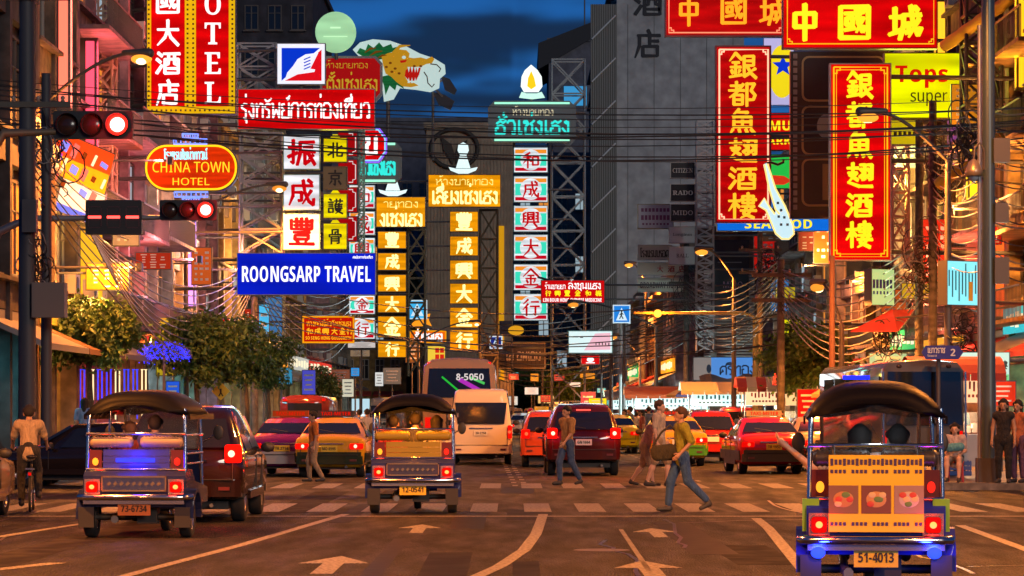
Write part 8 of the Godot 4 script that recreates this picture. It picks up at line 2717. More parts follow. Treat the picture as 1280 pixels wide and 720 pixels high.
func build_stalls():
	var red := mat("canopy_red", Color(0.5, 0.05, 0.03), 0.8)
	var orange := mat("canopy_orange", Color(0.5, 0.14, 0.05), 0.8)
	var cream := mat("canopy_cream", Color(0.5, 0.42, 0.3), 0.8)
	stall("white lit market stall with orange canopy beside the crowd", Vector3(P(838, 0, 138).x, 0.0, -138), 3.6, orange, 0, Color(0.85, 1.0, 1.0), 30.0)
	stall("white lit market stall under the pale blue fascia", Vector3(P(908, 0, 130).x, 0.14, -130), 3.4, cream, 0, Color(0.8, 1.0, 1.0), 34.0)
	stall("red market stall with striped canopy behind the red taxi", Vector3(P(968, 0, 110).x, 0.14, -110), 2.4, red, 1, Color(1.0, 0.8, 0.6), 18.0)
	stall("red market stall with striped canopy behind the gold taxi", Vector3(P(1018, 0, 99).x, 0.14, -99), 2.2, red, 1, Color(1.0, 0.75, 0.5), 18.0)
	stall("grey market stall beside the tall steel pole", Vector3(P(1190, 0, 68).x, 0.14, -68), 1.8, red, 2, Color(1.0, 0.75, 0.55), 10.0)
	stall("pale market stall beyond the crowd", Vector3(P(790, 0, 165).x, 0.0, -165), 2.6, cream, 0, Color(0.85, 1.0, 1.0), 24.0)
	umbrella("red and tan umbrella beside the striped stalls", Vector3(P(985, 0, 106).x + 0.6, 0.14, -104), red)
	umbrella("red and tan umbrella behind the gold taxi", Vector3(P(1062, 0, 90).x, 0.14, -90), red, 1.2, 2.5)
	umbrella("navy and tan umbrella beside the orange stall", Vector3(P(868, 0, 134).x, 0.14, -134), mat("umbrella_navy", Color(0.04, 0.04, 0.12), 0.8), 1.3, 2.7)
	var wm := mat("awning_dark_cloth", Color(0.05, 0.05, 0.07), 0.85)
	var t := thing("cloth_awning", "sagging dark cloth awning strung over the white stall", "awning", Vector3(P(912, 0, 132).x, 2.75, -132))
	var s := st()
	for i in 10:
		for k in 4:
			var f := func(u: float, v: float) -> Vector3:
				return Vector3((u - 0.5) * 2.6, 0.3 * sin(u * 9.0) * 0.4 + v * 0.45 - 0.5 * sin(PI * u) * (1 - v) * 0.6, -v * 1.6)
			quad(s, f.call(i / 10.0, (k + 1) / 4.0), f.call((i + 1) / 10.0, (k + 1) / 4.0), f.call((i + 1) / 10.0, k / 4.0), f.call(i / 10.0, k / 4.0))
	commit(s, t, "cloth", wm)
	for x in [-1.3, 1.3]:
		pcyl(t, "post", Vector3(x, 0.1, 0), Vector3(x, -2.61, 0), 0.03, mat("arm_steel"))
	# plain red awnings over the pavement
	for e in [[1092, 402, 84, "red slanted awning under the pale green billboard"], [1140, 470, 78, "red slanted awning behind the white bus"]]:
		t = thing("slant_awning", e[3], "awning", P(e[0], e[1], e[2]))
		slab(t, "cloth", [Vector3(0.6, 0.35, -0.5), Vector3(1.4, 0.4, -1.5), Vector3(0.6, -0.3, 0.6), Vector3(-0.7, -0.3, 0.2)], mat("awning_red", Color(0.4, 0.03, 0.02), 0.7), 0.02)
		pcyl(t, "strut", Vector3(0.6, 0.1, -0.2), Vector3(wallx(1.0) - t.position.x, 0.5, -0.6), 0.03, mat("arm_steel"))
	# bank of goods, crates and bins on the pavement
	for i in 14:
		var d := 66.0 + i * 4.2
		var x := 10.2 + (i % 3) * 0.5
		t = thing("crate", ["blue plastic crate on the stall side pavement", "wooden crate on the stall side pavement", "red plastic crate on the stall side pavement"][i % 3], "crate", Vector3(x, 0.14, -d), i * 0.3, "crates on the pavement")
		s = st()
		for k in 3:
			bx(s, Vector3(0, 0.06 + k * 0.11, 0.2), Vector3(0.6, 0.08, 0.02))
			bx(s, Vector3(0, 0.06 + k * 0.11, -0.2), Vector3(0.6, 0.08, 0.02))
			bx(s, Vector3(0.29, 0.06 + k * 0.11, 0), Vector3(0.02, 0.08, 0.38))
			bx(s, Vector3(-0.29, 0.06 + k * 0.11, 0), Vector3(0.02, 0.08, 0.38))
		bx(s, Vector3(0, 0.02, 0), Vector3(0.56, 0.03, 0.38))
		for cx in [-0.28, 0.28]:
			for cz in [-0.19, 0.19]:
				bx(s, Vector3(cx, 0.17, cz), Vector3(0.03, 0.34, 0.03))
		commit(s, t, "slats", [mat("crate_blue", Color(0.05, 0.1, 0.35), 0.6), mat("crate_wood", Color(0.3, 0.2, 0.1), 0.8), mat("crate_red", Color(0.4, 0.04, 0.03), 0.6)][i % 3])

# wires
func wire(label: String, a: Vector3, b: Vector3, sag: float, r: float, m: Material, group: String):
	var t := thing("overhead_wire", label, "wire", (a + b) * 0.5, 0.0, group)
	var s := st()
	var pts := []
	for i in 15:
		var u := i / 14.0
		pts.append(a.lerp(b, u) - Vector3(0, sag * 4.0 * u * (1 - u), 0) - t.position)
	tube(s, pts, r, 5)
	commit(s, t, "cable", m)

func build_wires():
	var black := mat("wire_black", Color(0.012, 0.011, 0.012), 0.5)
	var grey := mat("wire_grey", Color(0.22, 0.2, 0.19), 0.45)
	# across the whole street
	var across := [[95, 118, 0.5], [101, 130, 0.6], [108, 133, 0.4], [112, 146, 0.7], [120, 141, 0.5], [127, 150, 0.8], [131, 160, 0.5], [139, 166, 0.9], [97, 152, 0.7], [116, 172, 1.0], [146, 178, 0.6], [152, 150, 0.4]]
	for i in across.size():
		var e: Array = across[i]
		var d := 63.0 + (i % 4) * 1.2
		var a := P(-60, e[0], d)
		var b := P(1340, e[1], d + 4.0)
		wire("thin black wire spanning the street above the signs", a, b, e[2], 0.009 + 0.004 * (i % 4), black, "wires spanning the street")
	var lower := [[404, 470, 0.9], [410, 432, 1.0], [396, 440, 0.8], [420, 452, 0.7], [431, 470, 0.6], [380, 402, 0.8]]
	for i in lower.size():
		var e: Array = lower[i]
		wire("thin black wire above the distant traffic", P(320, e[0] - 30, 112), P(975, e[1] - 40, 92), e[2] * 1.3, 0.02, black, "lower wires across the street")
	for i in 16:
		wire("sagging dark cable strung over the junction of the far street", P(858, 366 + i * 4.0, 152), P(560 + i * 4, 398 + i * 5.0, 205), 1.0 + 0.14 * (i % 6), 0.035, black, "sagging cables over the far street")
	# slack bundles on the tree side
	for i in 9:
		wire("slack grey cable between the corner pole and the tree pole", P(108 + i * 2.0, 282 + i * 4.0, 68), P(316, 322 + i * 5.0, 112), 1.3 + 0.16 * i, 0.022, grey, "slack cables on the tree side")
	for i in 8:
		wire("slack grey cable hanging past the blue travel sign", P(320, 326 + i * 5.0, 112), P(452, 350 + i * 6.0, 158), 1.2 + 0.22 * i, 0.025, grey, "slack cables past the blue sign")
	for i in 8:
		wire("dark cable falling from the corner pole", P(28 + i * 3.0, 150 + i * 14.0, 62), P(150 + i * 9, 250 + i * 26.0, 84 + i), 0.4, 0.016, black, "cables falling from the corner pole")
	# stall side bundles
	for i in 11:
		wire("slack pale cable looping between poles on the stall side", P(976, 336 + i * 5.0, 92), P(1150 + i, 300 + i * 6.0, 84), 0.75 + 0.12 * i, 0.02, grey, "slack cables on the stall side")
	for i in 10:
		wire("dark cable between the watch signs and the tree pole", P(858, 352 + i * 5.0, 152), P(974, 326 + i * 6.0, 92), 0.8 + 0.1 * i, 0.024, black, "dark cables over the stalls")
	for i in 12:
		wire("slack cable between the blunt poles and the tall steel pole", P(1166, 190 + i * 11.0, 84), P(1236, 160 + i * 16.0, 60), 0.25 + 0.06 * (i % 5), 0.014, grey if i % 3 == 0 else black, "cables at the steel pole")
	for i in 12:
		wire("cable running off the tall steel pole along the pavement", P(1236, 140 + i * 17.0, 60), P(1330, 120 + i * 19.0, 66), 0.2 + 0.08 * (i % 4), 0.014, grey if i % 2 == 0 else black, "cables beyond the steel pole")
	# tangles of spare cable on poles
	var r := RandomNumberGenerator.new()
	r.seed = 91
	for e in [[1178, 210, 84, 0.7, 30], [1210, 180, 66, 0.5, 26], [960, 340, 100, 0.6, 26], [858, 372, 152, 1.0, 24], [1160, 330, 84, 0.8, 34], [60, 190, 63, 0.6, 22], [44, 330, 62, 0.5, 20], [320, 340, 112, 0.7, 22], [1200, 420, 74, 0.5, 20], [1110, 430, 84, 0.6, 22]]:
		var c := P(e[0], e[1], e[2])
		var t := thing("cable_tangle", "tangled loops of spare black cable tied to a pole", "cable", c, 0.0, "cable tangles on poles")
		for i in e[4]:
			var s := st()
			var pts := []
			var o: Vector3 = Vector3(r.randfn() * 0.3, r.randfn() * 0.6, r.randfn() * 0.1) * e[3]
			var rx: float = e[3] * r.randf_range(0.15, 0.6)
			var ry: float = e[3] * r.randf_range(0.2, 0.8)
			var ph := r.randf() * TAU
			for k in 13:
				var an := ph + TAU * 0.9 * k / 12.0
				pts.append(o + Vector3(cos(an) * rx, sin(an) * ry, sin(an * 2.0) * 0.1))
			tube(s, pts, r.randf_range(0.01, 0.02), 4)
			commit(s, t, "loop", black if r.randf() < 0.75 else grey)

# traffic
func on_road(x: float, y: float) -> Vector3:      # tail of a vehicle at photo x, wheels at row y
	var p := gpt(x, y)
	return Vector3(p[0], 0, p[1])

func build_traffic():
	var yellow_plate := mat("plate_yellow", Color(0.62, 0.42, 0.02), 0.5)
	var red_plate := mat("plate_orange", Color(0.6, 0.16, 0.03), 0.5)
	var t: Node3D
	var s: SurfaceTool
	var p: Vector3
	# --- tuk-tuks
	p = on_road(174, 673)
	t = tuk_tuk("dark blue tuk-tuk with chrome tail and blue lit seat back", p + Vector3(0, 0, -1.3), -0.05, {"paint": paint("tuk_navy", Color(0.015, 0.02, 0.06)), "tail": 1.0, "cast": 0.05, "roll": mat("roll_grey", Color(0.3, 0.22, 0.15), 0.5), "back_mat": mat("back_blue", Color(0.03, 0.04, 0.25), 0.35), "plate": red_plate, "plate_text": "73-6734", "roof_lamp": Color(1.0, 0.6, 0.4), "roof_cast": 0.3})
	pbox(t, "blue_light_tube", Vector3(0, 1.0, 1.21), Vector3(0.5, 0.05, 0.03), glow("tuk_tube", Color(0.15, 0.2, 1.0), 2.2))
	omni(t, Vector3(0, 1.0, 1.3), Color(0.1, 0.12, 1.0), 0.14, 0.12)
	p = on_road(516, 642)
	t = tuk_tuk("tuk-tuk with olive padded seat and amber roof light", p + Vector3(0, 0, -1.3), 0.0, {"paint": paint("tuk_blue", Color(0.02, 0.03, 0.12)), "tail": 1.0, "cast": 0.05, "seat": mat("seat_olive", Color(0.22, 0.18, 0.02), 0.35), "plate": yellow_plate, "plate_text": "12-0541", "roof_lamp": Color(1.0, 0.55, 0.15), "roof_cast": 1.4, "tail_mat": mat("tail_navy", Color(0.03, 0.04, 0.1), 0.3)})
	p = on_road(1114, 752)
	t = tuk_tuk("blue and green tuk-tuk with yellow rear banner", p + Vector3(0, 0, -1.3), -0.10, {"paint": paint("tuk_royal", Color(0.02, 0.03, 0.3)), "tail": 1.2, "cast": 0.05, "seat": mat("seat_black", Color(0.03, 0.03, 0.03), 0.4), "plate": yellow_plate, "plate_text": "51-4013", "roof_lamp": Color(0.9, 0.95, 1.0), "roof_cast": 0.12, "tail_mat": mat("tail_white", Color(0.55, 0.6, 0.5), 0.3)})
	t.scale = Vector3(0.9, 1.0, 1.0)
	var ban := Node3D.new()
	ban.name = "rear_banner"
	t.add_child(ban, true)
	ban.position = Vector3(0, 0.93, 1.36)
	pbox(ban, "sheet", Vector3.ZERO, Vector3(0.9, 0.66, 0.02), mat("banner_yellow", Color(0.75, 0.52, 0.02), 0.6))
	for i in 3:
		pbox(ban, "photo_print", Vector3(-0.31 + i * 0.31, -0.05, 0.014), Vector3(0.28, 0.24, 0.01), mat("print_food_%d" % i, [Color(0.2, 0.1, 0.05), Color(0.16, 0.05, 0.03), Color(0.3, 0.2, 0.15)][i], 0.5))
		psph(ban, "plate_print", Vector3(-0.31 + i * 0.31, -0.05, 0.018), Vector3(0.1, 0.07, 0.006), mat("print_dish_%d" % i, [Color(0.45, 0.2, 0.06), Color(0.5, 0.25, 0.08), Color(0.5, 0.4, 0.3)][i], 0.5))
		for k in 5:
			psph(ban, "food_print", Vector3(-0.31 + i * 0.31 + 0.06 * cos(k * 1.3 + i), -0.05 + 0.045 * sin(k * 2.1), 0.023), Vector3(0.035, 0.025, 0.004), mat("print_bit_%d" % ((k + i) % 3), [Color(0.5, 0.06, 0.03), Color(0.12, 0.22, 0.05), Color(0.6, 0.45, 0.2)][(k + i) % 3], 0.5))
	s = st()
	for i in 22:
		bx(s, Vector3(-0.42 + i * 0.04, 0.27, 0.014), Vector3(0.026, 0.045 if i % 3 else 0.06, 0.008))
		if i % 5 != 4:
			bx(s, Vector3(-0.42 + i * 0.04, 0.19, 0.014), Vector3(0.026, 0.03, 0.008))
			bx(s, Vector3(-0.42 + i * 0.04, -0.26, 0.014), Vector3(0.026, 0.03, 0.008))
	for x in [-0.4, 0.4]:
		pcyl(ban, "tie", Vector3(x, 0.3, -0.01), Vector3(x, 0.41, -0.19), 0.012, mat("car_black"))
	commit(s, ban, "print_lines", mat("banner_ink", Color(0.05, 0.03, 0.1), 0.6))
	for sd in [-1.0, 1.0]:
		pbox(t, "green_trim", Vector3(sd * 0.62, 0.74, 1.20), Vector3(0.16, 0.28, 0.1), mat("trim_green", Color(0.12, 0.4, 0.03), 0.5))
		psph(t, "blue_bumper_light", Vector3(sd * 0.55, 0.42, 1.36), Vector3(0.07, 0.05, 0.03), glow("bumper_blue", Color(0.15, 0.25, 1.0), 2.5))
		omni(t, Vector3(sd * 0.55, 0.42, 1.5), Color(0.12, 0.2, 1.0), 0.12, 0.05)
	pbox(t, "roof_stripe_light", Vector3(-0.18, 1.93, 0.95), Vector3(0.26, 0.035, 0.06), glow("roof_blue", Color(0.1, 0.15, 1.0), 2.0))
	# --- cars, near to far
	car("dark_suv", "black sport utility car with lit tail light beside the dark blue tuk-tuk", "car", "suv", on_road(228, 654) + Vector3(0, 0, -2.25), 0.0, {"paint": paint("paint_umber", Color(0.016, 0.007, 0.006)), "tail": 1.7, "cast": 0.3, "scale": Vector3(0.97, 0.97, 1), "chrome": mat("chrome")})
	car("golden_car", "gold car cut off by the frame beside the cyclist", "car", "sedan", on_road(-122, 655) + Vector3(0, 0, -2.25), -0.05, {"paint": paint("paint_gold", Color(0.3, 0.2, 0.11)), "tail": 0.6})
	car("purple_taxi", "purple taxi with silver lower body and yellow plate", "taxi", "sedan", on_road(357, 596) + Vector3(0, 0, -2.25), -0.04, {"paint": paint("paint_purple", Color(0.16, 0.012, 0.13)), "lower": paint("paint_silver", Color(0.35, 0.34, 0.33)), "tail": 0.7, "plate": yellow_plate, "plate_text": "TK 2714", "taxi": glow("taxi_box", Color(0.7, 0.25, 0.08), 0.5)})
	car("yellow_green_taxi", "yellow and dark green taxi with roof sign and yellow plate", "taxi", "sedan", on_road(415, 597) + Vector3(0, 0, -2.25), -0.03, {"paint": paint("paint_yellow", Color(0.5, 0.28, 0.012)), "lower": paint("paint_dkgreen", Color(0.015, 0.03, 0.018)), "tail": 1.6, "plate": yellow_plate, "plate_text": "MO 8595", "taxi": mat("taxi_box_dark", Color(0.05, 0.03, 0.02), 0.5)})
	car("white_van", "cream high roof passenger van behind the middle tuk-tuk", "van", "van", on_road(601, 581) + Vector3(0, 0, -2.6), 0.0, {"paint": paint("paint_cream", Color(0.6, 0.54, 0.44)), "tail": 0.8, "plate_text": "30-2268"})
	car("dark_red_suv", "dark red sport utility car with bright brake lights", "car", "suv", on_road(728, 595) + Vector3(0, 0, -2.3), 0.015, {"paint": paint("paint_maroon", Color(0.045, 0.006, 0.008)), "tail": 1.7, "cast": 0.4, "high_lamp": true, "plate_text": "GN 1664", "scale": Vector3(1.02, 1.02, 1), "chrome": mat("chrome")})
	car("red_suv_behind", "orange red sport utility car half hidden by the dark red one", "car", "suv", on_road(690, 588) + Vector3(0.0, 0, -6.2), 0.0, {"paint": paint("paint_redorange", Color(0.45, 0.06, 0.02)), "tail": 1.0, "scale": Vector3(0.92, 0.92, 1)})
	car("red_taxi", "bright red taxi with lit roof sign and black bumper", "taxi", "sedan", on_road(962, 593) + Vector3(0, 0, -2.25), 0.05, {"paint": paint("paint_red", Color(0.4, 0.012, 0.015)), "lower": mat("car_black", Color(0.02, 0.02, 0.02), 0.55), "tail": 0.7, "plate": yellow_plate, "plate_text": "TR 1952", "taxi": glow("taxi_lit", Color(0.85, 0.6, 0.3), 0.7)})
	car("gold_taxi", "champagne gold saloon behind the blue and green tuk-tuk", "taxi", "sedan", on_road(1030, 589) + Vector3(0, 0, -2.25), 0.05, {"paint": paint("paint_champagne", Color(0.36, 0.27, 0.16)), "tail": 0.7, "plate": yellow_plate})
	car("red_jeep", "dark red upright car with glowing tail lights beside the red taxi", "car", "suv", on_road(888, 579) + Vector3(0, 0, -2.3), 0.03, {"paint": paint("paint_wine", Color(0.3, 0.015, 0.012)), "tail": 1.6, "scale": Vector3(0.9, 0.92, 1)})
	car("green_yellow_taxi", "green and yellow taxi behind the crossing pedestrians", "taxi", "sedan", on_road(846, 583) + Vector3(0, 0, -2.25), 0.03, {"paint": paint("paint_yellow"), "lower": paint("paint_green", Color(0.06, 0.28, 0.03)), "tail": 1.6, "taxi": mat("taxi_box_dark")})
	car("lemon_taxi", "lemon yellow taxi beside the dark red car", "taxi", "sedan", on_road(770, 567) + Vector3(0, 0, -2.25), 0.02, {"paint": paint("paint_lemon", Color(0.7, 0.6, 0.01)), "tail": 0.8})
	# jam further on
	var far := [[654, 549, "sedan", Color(0.4, 0.42, 0.46), "silver saloon beside the distant motorbike"], [686, 547, "sedan", Color(0.45, 0.46, 0.5), "white saloon ahead of the motorbike rider"], [640, 543, "suv", Color(0.1, 0.1, 0.11), "grey car beyond the cream van"], [668, 541, "suv", Color(0.4, 0.18, 0.05), "orange car far ahead in the jam"], [700, 540, "van", Color(0.5, 0.5, 0.48), "white van far ahead in the jam"], [452, 556, "sedan", Color(0.3, 0.3, 0.3), "silver pickup style car beyond the yellow taxi"], [482, 551, "van", Color(0.25, 0.24, 0.24), "grey van beyond the middle tuk-tuk"], [802, 549, "suv", Color(0.3, 0.02, 0.02), "red car behind the crowd"], [925, 562, "suv", Color(0.35, 0.02, 0.02), "red car beyond the red taxi"], [544, 546, "sedan", Color(0.3, 0.05, 0.05), "red saloon ahead of the middle tuk-tuk"], [742, 546, "sedan", Color(0.35, 0.35, 0.36), "pale saloon beyond the lemon taxi"]]
	for e in far:
		car("car_in_traffic", e[4], "car", e[2], on_road(e[0], e[1]) + Vector3(0, 0, -2.3), 0.0, {"paint": paint("far_%d" % int(e[0]), e[3]), "tail": 1.6, "group": "cars in the distant jam"})
	# red pickup with canopy (passenger truck)
	p = on_road(383, 566)
	t = thing("passenger_truck", "dark red covered passenger truck behind the two taxis", "truck", p + Vector3(0, 0, -2.6), -0.03)
	var dr := paint("paint_truck", Color(0.16, 0.02, 0.015))
	s = st()
	var rr := []
	for e in [[2.5, 0.0], [2.46, 0.05], [-1.0, 0.05], [-1.1, 0.0]]:
		var ring := []
		for c in [[-0.95 + e[1] * 0, 0.95], [-0.95, 1.95], [-0.85, 2.12], [-0.4, 2.2], [0.4, 2.2], [0.85, 2.12], [0.95, 1.95], [0.95, 0.95]]:
			ring.append(Vector3(-c[0] * (0.97 + e[1] * 0.6), c[1], e[0]))
		rr.append(ring)
	loft(s, rr)
	commit(s, t, "box_body", dr)
	pbox(t, "rear_opening", Vector3(0, 1.55, 2.52), Vector3(1.3, 0.7, 0.05), mat("pane_dark"))
	s = st()
	skin(s, [[Vector3(-0.6, 1.15, -1.9), Vector3(0.6, 1.15, -1.9), 0.5, 0.5], [Vector3(-0.6, 0.85, -2.3), Vector3(0.6, 0.85, -2.3), 0.34, 0.34]], 0.06, 0.1)
	commit(s, t, "cab", dr)
	pbox(t, "chassis", Vector3(0, 0.62, 0.2), Vector3(1.5, 0.4, 5.0), mat("car_black"))
	for x in [-0.8, 0.8]:
		for z in [1.4, -1.9]:
			wheel(t, Vector3(x, 0.36, z), 0.36, 0.22, mat("rim_silver"), signf(x))
		pbox(t, "tail_light", Vector3(x * 0.92, 2.02, 2.54), Vector3(0.12, 0.08, 0.05), glow("tail_1.0", Color(1.0, 0.05, 0.02), 1.0))
	# coach behind the van
	p = on_road(574, 575)
	t = thing("coach", "tall coach with coloured print across its rear behind the cream van", "bus", p + Vector3(0, 0, -5.0))
	var cm := paint("paint_coach", Color(0.45, 0.3, 0.19))
	s = st()
	rr = []
	for e in [[5.0, 0.12], [4.94, 0.04], [4.8, 0.0], [-4.8, 0.0], [-5.0, 0.1]]:
		var ring := []
		for c in [[-1.2, 0.4], [-1.22, 2.2], [-1.16, 3.1], [-0.9, 3.3], [0.0, 3.36], [0.9, 3.3], [1.16, 3.1], [1.22, 2.2], [1.2, 0.4]]:
			ring.append(Vector3(-c[0] * (1.0 - e[1] * 0.4), c[1] - (e[1] if c[1] > 2.5 else 0.0), e[0]))
		rr.append(ring)
	loft(s, rr)
	commit(s, t, "body", cm)
	slab(t, "rear_window", [Vector3(-0.98, 3.0, 5.02), Vector3(0.98, 3.0, 5.02), Vector3(1.05, 2.05, 5.04), Vector3(-1.05, 2.05, 5.04)], mat("car_glass"))
	for e in [[-0.3, 2.5, 0.7, 0.06, 0.7, Color(0.15, 0.8, 0.25)], [0.35, 2.45, 0.8, 0.14, 0.5, Color(0.7, 0.2, 0.8)], [0.6, 2.6, 0.5, 0.08, 0.4, Color(0.3, 0.85, 0.4)]]:
		pbox(t, "window_print", Vector3(e[0], e[1], 5.07), Vector3(e[2], e[3], 0.02), glow("coach_%d" % int(e[0] * 100 + 100), e[5], 0.7), Vector3(0, 0, -e[4]))
	text_mesh(t, "lettering", "8-5050", Vector3(0.35, 2.72, 5.09), 0.22, 0.9, glow("coach_white", Color(0.9, 0.9, 0.9), 0.7))
	for x in [-1.02, 1.02]:
		pbox(t, "roof_marker_light", Vector3(x * 0.95, 3.16, 4.9), Vector3(0.14, 0.1, 0.1), glow("marker_red", Color(1.0, 0.15, 0.1), 1.4))
		pbox(t, "tail_light", Vector3(x, 1.2, 5.03), Vector3(0.2, 0.4, 0.05), glow("tail_1.0"))
		for z in [3.2, -3.2]:
			wheel(t, Vector3(x, 0.48, z), 0.48, 0.28, mat("rim_silver"), signf(x))
	# white bus parked at the kerb behind the near tuk-tuk
	p = on_road(1142, 604)
	t = thing("city_bus", "white bus with dark rear window at the kerb behind the near tuk-tuk", "bus", p + Vector3(0, 0, -4.6), 0.05)
	var wm := paint("paint_bus", Color(0.12, 0.12, 0.12))
	s = st()
	rr = []
	for e in [[4.6, 0.10], [4.55, 0.04], [4.4, 0.0], [-4.4, 0.0], [-4.6, 0.1]]:
		var ring := []
		for c in [[-0.92, 0.4], [-0.94, 1.8], [-0.92, 2.55], [-0.78, 2.72], [0.0, 2.78], [0.78, 2.72], [0.92, 2.55], [0.94, 1.8], [0.92, 0.4]]:
			ring.append(Vector3(-c[0] * (1.0 - e[1] * 0.4), c[1] - (e[1] * 0.6 if c[1] > 2.5 else 0.0), e[0]))
		rr.append(ring)
	loft(s, rr)
	commit(s, t, "body", wm)
	slab(t, "rear_window", [Vector3(-0.82, 2.5, 4.63), Vector3(0.82, 2.5, 4.63), Vector3(0.86, 1.3, 4.65), Vector3(-0.86, 1.3, 4.65)], mat("car_glass"))
	for i in 5:
		for x in [-0.95, 0.95]:
			pbox(t, "side_window", Vector3(x, 2.05, 3.6 - i * 1.6), Vector3(0.03, 0.7, 1.4), mat("car_glass"))
	for x in [-0.8, 0.8]:
		psph(t, "roof_marker_light", Vector3(x * 0.7, 2.62, 4.58), Vector3(0.07, 0.05, 0.05), mat("lens_off"))
		pbox(t, "tail_light", Vector3(x, 1.0, 4.62), Vector3(0.14, 0.34, 0.05), glow("tail_1.0"))
		pcyl(t, "corner_rail", Vector3(x * 1.16, 0.7, 4.7), Vector3(x * 1.16, 2.5, 4.66), 0.025, mat("chrome"))
		pcyl(t, "rail_stay", Vector3(x * 1.16, 2.4, 4.66), Vector3(x * 1.1, 2.4, 4.4), 0.02, mat("chrome"))
		pcyl(t, "rail_stay", Vector3(x * 1.16, 0.8, 4.7), Vector3(x * 1.1, 0.8, 4.4), 0.02, mat("chrome"))
		for z in [2.9, -3.0]:
			wheel(t, Vector3(x * 0.94, 0.42, z), 0.42, 0.24, mat("rim_silver"), signf(x))
	pbox(t, "bumper", Vector3(0, 0.5, 4.62), Vector3(1.8, 0.24, 0.12), mat("car_black"))
	# black pickup in the side street
	p = on_road(92, 609)
	t = car("black_car", "black car crossing at the corner beside the cyclist", "car", "suv", p + Vector3(0.3, 0, -0.9), PI / 2 - 0.2, {"paint": paint("paint_black", Color(0.012, 0.008, 0.008)), "tail": 0.8, "scale": Vector3(0.96, 0.78, 1), "L": 4.4})
	# two wheelers
	motorbike("blue motorbike carrying a rider in a red helmet", on_road(663, 563) + Vector3(0, 0, -0.9), 0.0, paint("bike_blue", Color(0.03, 0.12, 0.3)), 0.6)
	motorbike("parked dark motorbike beside the gold taxi", on_road(1060, 592) + Vector3(0, 0, -0.9), 0.5, paint("bike_black", Color(0.02, 0.02, 0.02)), 0.4)
	bicycle("black bicycle ridden by the man in the tan shirt", Vector3(P(36, 0, 46.5).x, 0, -46.8), 0.12)

# people
func seated(over := {}) -> Dictionary:
	var d := {"kl": Vector3(-0.13, 0.95, 0.42), "kr": Vector3(0.13, 0.95, 0.42), "al": Vector3(-0.13, 0.55, 0.46), "ar": Vector3(0.13, 0.55, 0.46), "tl": Vector3(-0.14, 0.5, 0.62), "tr": Vector3(0.14, 0.5, 0.62), "wl": Vector3(-0.14, 1.02, 0.26), "wr": Vector3(0.14, 1.02, 0.26)}
	d.merge(over, true)
	return d

func feet(x: float, y: float) -> Vector3:
	var p := gpt(x, y)
	return Vector3(p[0], 0, p[1])

